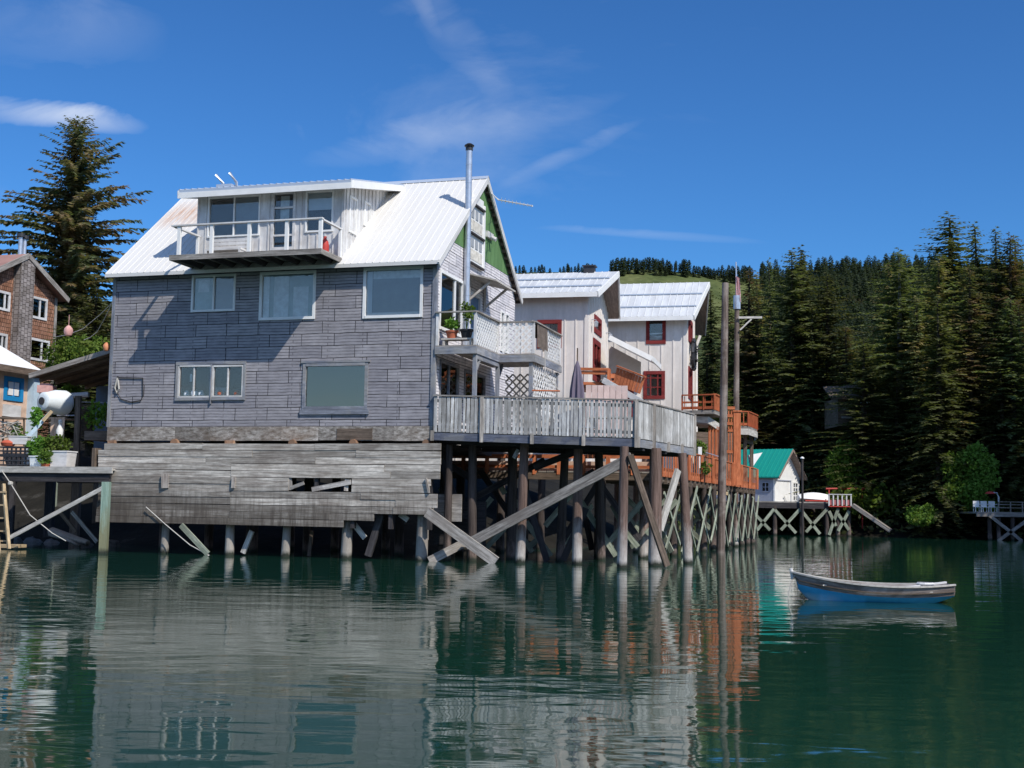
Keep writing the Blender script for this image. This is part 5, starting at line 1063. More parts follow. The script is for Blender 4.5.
for i in range(NS):
    s0, s1 = i / NS, (i + 1) / NS; A_, B_ = sec(s0), sec(s1); Ai, Bi = sec(s0, .03), sec(s1, .03)
    for sg in (-1, 1):
        for k in range(4):
            q = [hp(s0, *A_[k], sg), hp(s1, *B_[k], sg), hp(s1, *B_[k + 1], sg), hp(s0, *A_[k + 1], sg)]; uv = [(s0 * BL, k * .1), (s1 * BL, k * .1), (s1 * BL, k * .1 + .1), (s0 * BL, k * .1 + .1)]
            (bot if k < 2 else sid).face(q, uv)
            q = [hp(s0, *Ai[k], sg), hp(s1, *Bi[k], sg), hp(s1, *Bi[k + 1], sg), hp(s0, *Ai[k + 1], sg)]; inn.face(q, uv)
        a, c = A_[4], B_[4]; gun.beam(hp(s0, a[0] + .005, a[1] + .008, sg), hp(s1, c[0] + .005, c[1] + .008, sg), .05, .028)
        a, c = A_[3], B_[3]; gun.k = .5
e_ = sec(1.); 
for sg in (-1, 1):
    pts = [hp(1., *p, sg) for p in e_]; sid.face([pts[0], pts[1], pts[2], pts[3], pts[4], so + sd * BL + Z * e_[4][1]], [(0, 0), (.1, 0), (.2, .1), (.3, .2), (.3, .3), (0, .3)])
t = NT('blue_boat_bottom'); n = t.noise(t.coord('UV', (1, 3, 1)), 2., 5., .7); g_ = t.n('ShaderNodeTexCoord'); sp_ = t.n('ShaderNodeSeparateXYZ'); t.l(g_, 3, sp_, 0)
mr = t.n('ShaderNodeMapRange'); t.l(t.math('ADD', (sp_, 0), t.math('MULTIPLY', n, .9)), 0, mr, 0); mr.inputs[1].default_value = -.95; mr.inputs[2].default_value = -.15; mr.inputs[3].default_value = 1; mr.inputs[4].default_value = 0
gz_ = t.n('ShaderNodeMapRange'); t.l(t.math('ADD', (sp_, 2), t.math('MULTIPLY', n, .12)), 0, gz_, 0); gz_.inputs[1].default_value = .1; gz_.inputs[2].default_value = .2; gz_.inputs[3].default_value = 1; gz_.inputs[4].default_value = 0
x = t.mix(t.math('MULTIPLY', mr, gz_), t.ramp(n, [(.3, (.03, .26, .50)), (.7, (.05, .40, .68))]), (.50, .58, .62)); t.color(x); M['blue_bottom'] = t.set(.5, .4)
bot.build('blue_bottom', M['blue_bottom'], sk, smooth=True)
M['skiff_side'] = mat_wood('worn_skiff_planks', (.13, .10, .085), (.36, .31, .28), 1.5, 12., .9, 1.1, .4, (.55, .52, .50), .6, patch=2.)
sid.build('side_plank', M['skiff_side'], sk, smooth=True); inn.build('inner_planking', M['skiff_side'], sk, smooth=True); gun.build('gunwale', M['pale_wood'], sk)
b = MB()
for sg in (-1, 1):
    for i in range(NS): a, c = sec(i / NS), sec((i + 1) / NS); b.beam(hp(i / NS, a[3][0] + .012, a[3][1] - .012, sg), hp((i + 1) / NS, c[3][0] + .012, c[3][1] - .012, sg), .014, .016)
b.build('rub_rail', M['brown_wood'], sk)
for s in (.22, .52, .82):
    b = MB(); b.tint(.4); w = hw_(s) - .03; c = so + sd * BL * s + Z * (sheer(s) - .09); b.beam(c - sn * w, c + sn * w, .2, .025); b.build('seat', M['pale_wood'], sk)
b = MB(); c = so + sd * (BL * .84) + Z * (sheer(.84) + .0); b.lathe(c, [(.14, 0), (.17, .03), (.14, .06)], 10); b.beam(so + sd * (BL * .72) + Z * (sheer(.8) - .02) - sn * .2, so + sd * (BL * .98) + Z * (sheer(.98) + .03) + sn * .15, .05, .03); b.build('fittings', M['white_old'], sk)
b = MB(); b.tube([so + Z * .36 + sd * .03, so + Z * .56 - sd * .0], .03, 7); b.build('stem_post', M['white_old'], sk)
b = MB(); q0 = so + Z * .43 + sd * .06 - sn * .05; b.tube([q0, q0 + Vector((-.06, -.03, -.12)), q0 + Vector((-.12, -.05, -.3)), q0 + Vector((-.14, -.06, -.7))], .012, 5); tag(b.build('bow_rope', M['rope'], smooth=True), 'pale mooring rope hanging from the skiff bow into the water', 'rope')
# ================================================================== LEFT: DOCK, SHED, CARPORT, HOUSE
ld = empty('left_dock', HF.w(-15, 4, 0), 'short grey dock on mixed posts at the left below the shed', 'dock')
LV = -.4; Yv = lambda px, v: HF.w(HF.V(px, 450, v)[0], v, 0).y; LZ = HF.V(60, 468.5, LV)[1]; lu0, lu1 = HF.V(-12, 468, LV)[0], HF.V(112, 470, LV)[0]
b = MB(HF)
for i in range(30): b.tint(.7); b.box(lu0, lu1, LV + i * .17, LV + i * .17 + .16, LZ - .05, LZ)
b.tint(.2); b.box(lu0, lu1 + .03, LV - .05, LV - .002, LZ - .14, LZ + .06); b.build('decking', M['pale_wood'], ld)
b = MB(HF); b.box(lu0, lu1 - .1, LV + .02, LV + .14, LZ - .42, LZ - .06); b.box(lu0, lu1, 3.2, 3.35, LZ - .4, LZ - .06); b.build('girder', M['dark_wood'], ld)
def lpost(px, y, wpx, mat, top=LZ - .06, v=None, rnd=False):
    g = G(px, y); w = wpx / 1280 * g.y; b = MB(); b.tint(.4); b.beam(g - Z * 1.2, Vector((g.x, g.y, top)), w, w); b.build('post', M[mat], ld)
lpost(103.3, 553.5, 7.4, 'pile_mint', LZ - .42); lpost(74, 542, 8, 'brown_wood'); lpost(93.5, 541, 4, 'brown_wood'); lpost(48, 541, 8, 'dark_wood'); lpost(53.5, 539, 2.5, 'pale_green'); lpost(10, 543, 5, 'dark_wood')
dk = lambda x, y, v=LV - .08: HF.w(HF.V(x, y, v)[0], v, HF.V(x, y, v)[1])
def lbr(x0, y0, x1, y1, mat, w=.12, v=LV - .08, par=None): b = MB(); b.tint(.5); b.beam(dk(x0, y0, v), dk(x1, y1, v), .05, w); b.build('brace', M[mat], par or ld)
lbr(10, 537.5, 106, 486.5, 'pale_wood', .13); lbr(60, 512, 76, 532, 'brown_wood', .12, 1.2); lbr(72, 512, 97, 542, 'grey_wood', .12, 1.)
b = MB(); b.tube([dk(2, 471), dk(11, 484), dk(30, 515), dk(52, 533), dk(66, 541)], .018, 5); b.lathe(dk(10.5, 483.5), [(0, -.08), (.08, -.03), (.08, .05), (0, .08)], 8); tag(b.build('dock_line', M['rope']), 'pale rope slanting from the left dock edge to the rocky shore', 'rope')
ldr = empty('dock_ladder', dk(4, 548, LV - .6), 'yellowish wooden ladder leaning on the left dock', 'ladder')
for a in ((-7, 484, -1, 552), (3.5, 484, 9, 549)): b = MB(); b.tint(.3); b.beam(dk(*a[:2], LV - .3), dk(*a[2:], LV - .6), .09, .09); b.build('rail', M['yellow_wood'], ldr)
for y in (492, 505, 518, 531, 541): b = MB(); b.beam(dk(-4, y, LV - .4), dk(6, y, LV - .4), .06, .05); b.build('rung', M['yellow_wood'], ldr)
b = MB(); c = G(8, 549); b.beam(c + Vector((-1.4, .4, .08)), c + Vector((.45, 0, .1)), .5, .1); b.beam(c + Vector((-.8, .8, .0)), c + Vector((-.7, -.1, .02)), .12, .1); tag(b.build('floating_board', M['yellow_wood']), 'broad tan board floating at the foot of the left ladder', 'board')
# rocks along the shore
rg = 0
for i, (px, py, s) in enumerate(((14, 541, .3), (24, 540, .22), (33, 542, .3), (40, 538, .4), (52, 543, .25), (62, 541, .3), (84, 545, .3), (90, 542, .35), (28, 536, .5), (110, 546, .35), (118, 543, .3), (58, 534, .4), (20, 531, .5), (80, 537, .3))):
    g = G(px, py); b = MB(); ph = R.random() * 9; nn = 8; rings = []
    for j in range(5):
        th = math.pi * j / 4; rings.append([g + Vector((math.sin(th) * math.cos(6.283 * k / nn) * s * (1.2 + .25 * math.sin(ph + k * 1.7 + j)), math.sin(th) * math.sin(6.283 * k / nn) * s * (1 + .2 * math.cos(ph * 2 + k * 2.1)), math.cos(th) * s * .62 * (1 + .2 * math.sin(k + ph)))) for k in range(nn)])
    for j in range(4):
        for k in range(nn): b.face([rings[j][k], rings[j + 1][k], rings[j + 1][(k + 1) % nn], rings[j][(k + 1) % nn]], [(j * s, k * s), (j * s + s, k * s), (j * s + s, k * s + s), (j * s, k * s + s)])
    tag(b.build('shore_rock', M['rock'], smooth=True), 'dark wet rock on the shore beneath the left dock and house', 'rock', 'rocks along the left shore')
b = MB(); a = dk(50, 534, 4.); b.tube([dk(52, 532, 4), dk(88, 543, 3.2)], [.18, .1], 8); b.tube([dk(60, 536, 3.8), dk(80, 546, 2.9)], [.06, .04], 6); tag(b.build('driftwood_log', M['pile_pale']), 'grey driftwood log on the rocks under the left dock', 'driftwood')
# shed with blue window
sp0 = P(27, 400, 48.); us, vs = HF.inv(sp0.x, sp0.y); shed = empty('tan_shed', HF.w(us - 1.5, vs - 2, LZ), 'tan shed with a bright blue window frame and a low white roof', 'shed')
ez_ = HF.U(20, 371, us)[1]; swn = (HF.U(3.5, 390, us)[0], HF.U(23, 390, us)[0], HF.U(13, 401, us)[1], HF.U(13, 377, us)[1])
b = MB(HF); wall(b, 'u', us - .12, us, vs - 5, vs, LZ - .1, ez_, [swn], 1); b.box(us - 4, us - .12, vs - .12, vs, LZ - .1, ez_ + .2); b.build('wall', M['tan'], shed)
w1 = window(shed, HF, 'u', us, 1, *swn, 'blue', .17, (.5,), (.5,), [('blind', 0, 1, 0, 1)], label='bright blue window frame')
b = MB(HF)
for v_ in ((swn[0] * .64 + swn[1] * .36), (swn[0] * .36 + swn[1] * .64)):
    for z_ in ((swn[2] * .62 + swn[3] * .38), (swn[2] * .36 + swn[3] * .64)): b.box(us - .02, us + .024, v_ - .13, v_ + .13, z_ - .13, z_ + .13, 2)
b.build('white_sash', M['white'], w1)
zr_ = P(45, 367, 49.5).z
b = MB(HF); q = [(us + .4, vs - 6, HF.U(20, 369.5, us)[1] + .02), (us + .4, vs + .35, HF.U(20, 369.5, us)[1] + .02), (us - 1.9, vs + .35, ez_ + 1.25), (us - 1.9, vs - 6, ez_ + 1.25)]; b.slab(q, .1)
srf = b.build('roof', M['white'], shed)
b = MB(HF); b.box(us + .41, us + .44, vs - 6, vs + .36, ez_ - .16, ez_ + .08); b.build('fascia', M['brown_wood'], srf)
b = MB(HF); b.box(us - .05, us + .28, vs + .0, vs + .33, LZ, ez_ - .02, 2); b.build('corner_post', M['pale_blue'], shed)
b = MB(HF); a = HF.U(12, 411, us); b.box(us + .01, us + .05, a[0] - .55, a[0] + .45, a[1] - .22, a[1] + .22); b.build('notice_board', M['white_old'], shed)
# carport
cp = empty('lean_to_carport', HF.w(-13, 3, LZ), 'brown lean-to roof joining the tan shed to the shingled house', 'carport'); CV = 3.0
zc1 = HF.V(111, 350.5, CV)[1]; a = HF.V(31, 375.5, CV); cu, zc0 = a; h0_ = HF.V(111, 350.5, CV); zc1 = h0_[1] + (h0_[1] - zc0) / (h0_[0] - cu) * (UL - h0_[0])
b = MB(HF); n = 9
for i in range(n): f0, f1 = i / n, (i + 1) / n; lu = lambda f: UL - .04 + (cu - UL) * f; lz = lambda f: zc1 + (zc0 - zc1) * f; b.tint(.8); b.slab([(lu(f1) + .01, CV, lz(f1)), (lu(f0), CV, lz(f0)), (lu(f0), 7, lz(f0)), (lu(f1) + .01, 7, lz(f1))], .05, 1)
b.build('roof_boards', M['brown_wood'], cp)
b = MB(HF); b.beam(HF.w(UL - .04, CV - .03, zc1 - .02), HF.w(cu - .05, CV - .03, zc0 - .02), .06, .17); b.build('fascia', M['grey_wood'], cp)
b = MB(HF)
for i in range(7): v_ = CV + .5 + i * .9; b.beam(HF.w(UL - .04, v_, zc1 - .13), HF.w(cu, v_, zc0 - .13), .06, .13)
b.build('rafter', M['brown_wood'], cp)
b = MB(HF); b.box(cu, UL - .05, 6.9, 7, LZ, zc0); b.build('back_wall', M['blue_grey'], cp)
b = MB(); g = P(76.5, 466, 43.5); b.tint(); b.beam(Vector((g.x, g.y, LZ)), P(78.5, 396, 43.5), .18, .16); b.build('post', M['brown_wood'], cp)
b = MB(); g = P(80, 396, 45.3); b.tube([g + Vector((-.4, 0, 0)), g + Vector((.3, 0, .06))], .1, 8); b.build('white_float', M['white_old'], cp, smooth=True)
b = MB(); b.tube([P(57, 415.5, 45.4), P(78, 415.5, 45.4)], .025, 6); b.tube([P(78, 402, 45.4), P(108, 402.5, 45.4)], .02, 6); b.build('pipe_rail', M['steel'], cp)
b = MB(HF); a = HF.V(84, 440, 1.6); c = HF.V(108, 431, 1.6); b.box(a[0], c[0], 1.6, 3., a[1], a[1] + .3); b.build('shelf', M['brown_wood'], cp)
# greenery under the carport
bush(P(98, 415, 45.), (.55, .4, .5), 320, .14, 'climbing_plant', 'green climbing plant under the lean-to against the shingled house', 'plant', 'leaf_brightened')
bush(P(70, 391, 47.), (.35, .2, .18), 160, .16, 'shrub', 'small bright shrub in the gap beneath the lean-to roof', 'shrub')
b = MB()
for i in range(10): x = 81 + i * 1.1; b.tube([P(x, 404, 45.2), P(x, 436, 45.2)], .012, 4)
for i in range(14): y = 405 + i * 2.3; b.tube([P(81, y, 45.2), P(92, y, 45.2)], .012, 4)
tag(b.build('brown_net', M['rag']), 'brown fishing net hung from the rail right of the carport post', 'net')
# tank
tk = empty('white_tank', P(52, 416, 44.8), 'white round water tank with a dark port standing under the lean-to', 'tank')
c0 = P(42.5, 401, 43.6); dr2 = Vector((.50, .86, 0)); r_ = .42
b = MB(); b.lathe(c0, [(0, -.02), (.18, -.02), (.27, 0), (.31, .03), (.33, .2), (.42, .5), (.44, .9), (.40, 1.0), (0, 1.05)], 24, tuple(dr2)); b.build('body', M['tank'], tk, smooth=True)
b = MB(); b.lathe(c0, [(0, -.06), (.13, -.06), (.13, 0)], 14, tuple(dr2)); b.build('port', M['dark_metal'], tk)
b = MB(); p = P(51, 417, 44.2); q = P(65, 417, 44.2)
for i in range(4): f = i / 4; b.tint(1.); x = p.x + (q.x - p.x) * f; b.box(x, x + (q.x - p.x) / 4 - .01, 44.2, 44.24, LZ, p.z, 2)
b.box(p.x - .5, q.x, 44.25, 45.2, p.z - .05, p.z); b.build('stand', M['tan'], tk)
b = MB(); p = P(44, 389, 45); b.box(p.x - .25, p.x + .3, 45, 45.4, p.z - .12, p.z + .14); b.box(p.x - .15, p.x + .2, 45.05, 45.35, p.z + .14, p.z + .2); tag(b.build('clay_block', M['buoy']), 'pinkish block lying on top of the white tank', 'block')
bush(P(37, 418, 42.9), (.2, .2, .38), 220, .12, 'leafy_plant', 'tall green plant growing in front of the white tank', 'plant')
b = MB(); b.tint(.2); b.beam(P(50, 413, 42.9), P(28, 437, 42.7), .05, .12); tag(b.build('leaning_oar', M['pale_blue']), 'pale blue board leaning below the white tank', 'board')
b = MB(); b.beam(P(52, 411, 42.8), P(43, 421, 42.75), .05, .11); tag(b.build('tan_plank', M['yellow_wood']), 'short tan plank leaning on the upper end of the blue board', 'plank')
def planter(x0, x1, y0, y1, mat, label):
    a, c = HF.V(x0, y1, .0), HF.V(x1, y0, .0); b = MB(HF); b.tint(.2); z1 = a[1] + (c[1] - a[1]); 
    b.hexa([(a[0] + .03, 0, LZ), (c[0] - .03, 0, LZ), (c[0] - .03, .45, LZ), (a[0] + .03, .45, LZ), (a[0], -.03, z1), (c[0], -.03, z1), (c[0], .5, z1), (a[0], .5, z1)]); b.box(a[0] - .02, c[0] + .02, -.05, .52, z1 + .002, z1 + .04)
    tag(b.build('planter', M[mat]), label, 'planter')
planter(29.5, 42, 457, 466, 'tank', 'smaller pale planter box on the left dock beside the crates')
planter(49.5, 67.5, 452, 466, 'white_old', 'larger white planter tub on the left dock near the brown post')
pot(HF, HF.V(45.5, 466, -.05)[0], -.05, LZ, .13, .16, 'terracotta', 'small clay pot between the two planters on the left dock', .1)
bush(P(40, 447, Yv(40, .2)), (.42, .3, .35), 520, .11, 'leafy_plant', 'bright green plant spilling over the smaller planter on the left dock', 'plant')
bush(P(56, 444, Yv(56, .25)), (.5, .3, .3), 420, .11, 'leafy_plant', 'yellow green plants growing in the larger planter on the left dock', 'plant')
bush(P(45, 455, Yv(45, -.1)), (.25, .2, .22), 160, .1, 'leafy_plant', 'green trailing plant over the clay pot on the left dock', 'plant')
bush(P(18, 434, 44.), (.25, .2, .35), 200, .12, 'leafy_plant', 'yellow green plant against the tan shed wall', 'plant')
b = MB(); a = P(60, 428, 43.6)
b.lathe((a.x, a.y, a.z - .28), [(0, 0), (.11, 0), (.13, .2), (.08, .33), (.05, .42), (.08, .46), (.07, .54), (0, .58)], 10); tag(b.build('white_jug', M['white'], smooth=True), 'white jug standing in front of the tan tank stand', 'jug')
def crate(px0, px1, y0, y1, v, label):
    a, c = HF.V(px0, y1, v), HF.V(px1, y0, v); b = MB(HF); W = c[0] - a[0]; z0, z1 = a[1], c[1]; dp = .4
    for zz in (z0, (z0 + z1) / 2 - .02, z1 - .04):
        b.box(a[0], c[0], v, v + .025, zz, zz + .045); b.box(a[0], c[0], v + dp, v + dp + .025, zz, zz + .045); b.box(a[0], a[0] + .025, v, v + dp, zz, zz + .045); b.box(c[0] - .025, c[0], v, v + dp, zz, zz + .045)
    for i in range(7):
        x = a[0] + W * i / 6.2
        b.box(x, x + .03, v + .005, v + .02, z0, z1, 2); b.box(x, x + .03, v + dp, v + dp + .02, z0, z1, 2)
    b.box(a[0], c[0], v, v + dp, z0 - .0, z0 + .02); tag(b.build('wire_crate', M['dark_metal']), label, 'crate', 'crates on the left dock')
crate(-2, 27, 455.5, 465.5, -.1, 'dark open crate standing directly on the left dock boards'); crate(-2, 26, 446.5, 455.3, -.1, 'dark open crate stacked on top of the other crate')
b = MB(); a = P(8, 443.5, Yv(8, .1)); b.lathe((a.x, a.y, a.z - .1), [(0, 0), (.2, .02), (.24, .12), (.15, .2), (0, .22)], 10); tag(b.build('red_float', mat_plain('orange_red_float', (.5, .10, .05), .6), smooth=True), 'orange red float lying on the stacked crates', 'float')
b = MB(); b.tube([P(11 + 11 * math.sin(i * 2.3 + .3 * math.sin(i)), 430 + 9 * math.sin(i * 1.37 + 1), 43.95 + .2 * math.sin(i * .9)) for i in range(46)], .022, 5)
tag(b.build('tangled_lines', M['rope'], None), 'heap of tangled pale lines on the rack against the tan shed', 'rope')
b = MB(); b.beam(P(-3, 430, 43.9), P(22, 440, 43.7), .06, .07); b.beam(P(0, 418, 44.), P(25, 418.5, 44.), .4, .06); b.beam(P(3, 418, 44), P(3, 446, 44), .05, .05); b.beam(P(24, 418, 44), P(24, 446, 44), .05, .05); tag(b.build('wooden_rack', M['brown_wood']), 'low wooden rack holding lines and boxes on the left dock', 'rack')
b = MB(); a = P(18, 441, Yv(18, .1)); b.tint(); b.box(a.x - .3, a.x + .3, a.y, a.y + .35, a.z - .1, a.z + .14); b.box(a.x - .32, a.x + .32, a.y - .02, a.y + .37, a.z + .14, a.z + .17); tag(b.build('pale_box', M['white_old']), 'pale lidded box on the crates beside the red float', 'box')
for i, (x, y, mt, lab) in enumerate(((68.5, 331, 'buoy', 'faded pink net buoy hanging on a line below the big spruce'), (106.5, 347, 'buoy_orange', 'faded orange buoy on the lean-to roof at the corner of the shingled house'))):
    c = P(x, y, 47 if i == 0 else 40.8); b = MB(); r = .17 if i == 0 else .12; b.lathe(c - Z * r * 1.2, [(0, 0), (r * .7, r * .25), (r, r), (r * .9, r * 1.7), (r * .4, r * 2.3), (0, r * 2.5)], 12)
    if i == 0: b.tube([c + Z * r, c + Z * .6], .012, 5)
    tag(b.build('net_buoy', M[mt], smooth=True), lab, 'buoy')
for i, (a, c, lab) in enumerate(((P(56, 337, 52), P(118, 297, 40.9), 'thin pale cable running up from the brown house past the pink buoy'), (P(84, 340, 47), P(113, 301, 41.), 'thin pale cable ending at the corner of the shingled house'))):
    m = a.lerp(c, .5) - Z * .35; b = MB(); b.tube([a, a.lerp(m, .5) - Z * .05, m, m.lerp(c, .5) - Z * .05, c], .014, 5, False); tag(b.build('overhead_cable', M['rope']), lab, 'cable')
# brown shingled house
hp0 = P(55, 330, 66.); ua, va = HF.inv(hp0.x, hp0.y); bh = empty('brown_shingled_house', HF.w(ua - 3, va - 3, 5), 'red brown cedar shingled house with a rusty red roof at the far left', 'house')
pk_ = HF.U(28, 253.8, ua + .4); be = HF.U(68, 299, ua + .4); vp, zp = pk_; sl = (zp - be[1]) / (be[0] - vp); vf_ = vp - (va - vp)
wz = lambda v: zp - .2 - sl * abs(v - vp)
ws = []
for (x0, x1, y0, y1) in ((-4, 10, 291, 310.5), (28, 47, 297, 319), (29, 49, 339, 361), (-6, 7, 333, 352)):
    v0_, v1_ = HF.U(x0, (y0 + y1) / 2, ua)[0], HF.U(x1, (y0 + y1) / 2, ua)[0]; xm = (x0 + x1) / 2; ws.append((v0_, v1_, HF.U(xm, y1, ua)[1], HF.U(xm, y0, ua)[1]))
b = MB(HF); wall(b, 'u', ua - .15, ua, vf_, va, 4.5, wz(va), ws, 1); b.prism([(vf_, wz(va)), (va, wz(va)), (vp, zp - .2)], 0, ua - .15, ua); b.box(ua - 7, ua - .15, vf_, vf_ + .15, 4.5, wz(vf_)); b.build('wall', M['cedar'], bh)
b = MB(HF); v0_, v1_ = HF.U(12.5, 300, ua)[0], HF.U(26, 300, ua)[0]; b.box(ua + .002, ua + .45, v0_, v1_, 4.5, wz((v0_ + v1_) / 2) - .1, 2); b.build('shingled_chimney_chase', M['cedar_grey'], bh)
for k, wv in enumerate(ws): window(bh, HF, 'u', ua, 1, *wv, 'white_old', .12, (.62,), (), [('curtain', 0, .6, 0, 1)] if k % 2 == 0 else [('curtain_blue', 0, 1, 0, 1)])
b = MB(HF); b.box(ua - .02, ua + .05, va - .15, va + .03, 4.5, wz(va) - .02, 2); b.build('corner_board', M['grey_wood'], bh)
b = MB(HF); q = [(ua - 8, vp + .002, zp), (ua + .45, vp + .002, zp), (ua + .45, be[0], be[1]), (ua - 8, be[0], be[1])]; b.slab(q, .14)
vfe = 2 * vp - be[0]; q = [(ua - 8, vfe, be[1]), (ua + .45, vfe, be[1]), (ua + .45, vp, zp), (ua - 8, vp, zp)]; b.slab(q, .14); brf = b.build('roof', M['roof_rust'], bh)
b = MB()
for v_ in (vfe, be[0]): b.beam(HF.w(ua + .47, v_, be[1] - .1), HF.w(ua + .47, vp, zp - .1), .05, .26)
b.build('barge_board', M['grey_wood'], brf)
for px, top in ((20.5, 237), (24.5, 239)):
    v_ = HF.U(px, 245, ua - .3)[0]; b = MB(); b.tube([HF.w(ua - .3, v_, zp - 1), HF.w(ua - .3, v_, HF.U(px, top, ua - .3)[1])], .11, 10); cc = b.build('flue_pipe', M['steel'], bh, smooth=True)
    b = MB(); b.lathe(HF.w(ua - .3, v_, HF.U(px, top, ua - .3)[1]), [(.2, 0), (.2, .16), (0, .22)], 10); b.build('cap', M['dark_metal'], cc)
# ================================================================== TERRAIN
SHORE = [(-160, 52), (-80, 51), (-25, 51), (-17, 49.5), (-11, 46.5), (-6, 45), (0, 47.5), (3, 53), (6, 61), (9, 72), (13, 84), (19, 89.5), (26, 86), (34, 83.5), (35.5, 76), (36, 67), (44, 60), (58, 54), (80, 46), (160, 40)]
RIDGE = [(-900, 300), (0, 300), (380, 300), (470, 278), (515, 271.5), (560, 271), (600, 272), (640, 266.5), (690, 270), (740, 277), (790, 282), (820, 277), (860, 273), (900, 271), (940, 272), (1024, 278), (1500, 285), (2500, 330)]
def interp(tb, x):
    if x <= tb[0][0]: return tb[0][1]
    for (a, b_), (c, d) in zip(tb, tb[1:]):
        if x <= c: return b_ + (d - b_) * (x - a) / (c - a)
    return tb[-1][1]
def sdist(X, Y):
    best = 1e9
    for (a, b_), (c, d) in zip(SHORE, SHORE[1:]):
        dx, dy = c - a, d - b_; t = max(0, min(1, ((X - a) * dx + (Y - b_) * dy) / (dx * dx + dy * dy))); e = math.hypot(X - a - t * dx, Y - b_ - t * dy); best = min(best, e)
    return best if Y > interp(SHORE, X) else -best
def smooth(t): t = max(0, min(1, t)); return t * t * (3 - 2 * t)
def ground(X, Y):
    d = sdist(X, Y); nz = mnoise.noise(Vector((X * .12, Y * .12, 0))) * .6 + mnoise.noise(Vector((X * .6, Y * .6, 3))) * .18
    if d < 0: z = max(-3, d * .4) + nz * .1
    else: z = min(d * .42, 2.3) + max(0, d - 6) * .22 * (1 - .5 * smooth(d / 90)) + nz * min(1, d / 4)
    f = max(0, min(1, (Y - 120) / 300.)) ** 1.25
    if f > 0:
        px = 512 + 1280 * X / Y; py = interp(RIDGE, px); zr_ = P(px, py, Y).z * min(1, 1) ; tgt = P(px, py, 420).z
        if Y < 420: z = z * (1 - f) + zr_ * f
        else: z = tgt - (Y - 420) * .12
        z += mnoise.noise(Vector((X * .02, Y * .02, 5))) * 3 * f * (1 - smooth((Y - 300) / 120))
    return z
b_v, b_f = [], []; NA, NR = 230, 130
for j in range(NR + 1):
    r = 36 * (620 / 36) ** (j / NR)
    for i in range(NA + 1): a = math.radians(-72 + 144 * i / NA); X, Y = r * math.sin(a), r * math.cos(a); b_v.append((X, Y, ground(X, Y)))
for j in range(NR):
    for i in range(NA): k = j * (NA + 1) + i; b_f.append((k, k + 1, k + NA + 2, k + NA + 1))
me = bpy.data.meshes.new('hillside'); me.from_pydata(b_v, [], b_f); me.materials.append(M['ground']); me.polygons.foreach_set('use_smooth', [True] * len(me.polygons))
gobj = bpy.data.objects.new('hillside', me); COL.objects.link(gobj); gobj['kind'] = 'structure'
# opposite shore behind the camera, seen only in the windows
b_v, b_f = [], []
for j in range(9):
    for i in range(321):
        a = math.radians(100 + 160 * i / 320); r = 190 + j * 14; X, Y = r * math.sin(a), r * math.cos(a)
        b_v.append((X, Y, (-1 if j == 0 else (j / 8) ** .8 * max(18, min(58, 36 + (219.4 - (100 + .5 * i)) * 3.8)) + 1.5 * mnoise.noise(Vector((i * .3, j, 0))) + 2.2 * mnoise.noise(Vector((i * 1.3, j * 2, 0))))))
for j in range(8):
    for i in range(320): k = j * 321 + i; b_f.append((k, k + 1, k + 322, k + 321))
me = bpy.data.meshes.new('opposite_shore'); me.from_pydata(b_v, [], b_f); me.materials.append(mat_plain('dark_wooded_shore', (.03, .045, .02), .9, .4, 1.)); o = bpy.data.objects.new('opposite_shore_hill', me); COL.objects.link(o); o['kind'] = 'structure'
me = bpy.data.meshes.new('harbour_water'); W_ = 900.; me.from_pydata([(-W_, -W_, 0), (W_, -W_, 0), (W_, W_, 0), (-W_, W_, 0)], [], [(0, 1, 2, 3)]); me.materials.append(M['water']); o = bpy.data.objects.new('harbour_water', me); COL.objects.link(o); o['kind'] = 'structure'
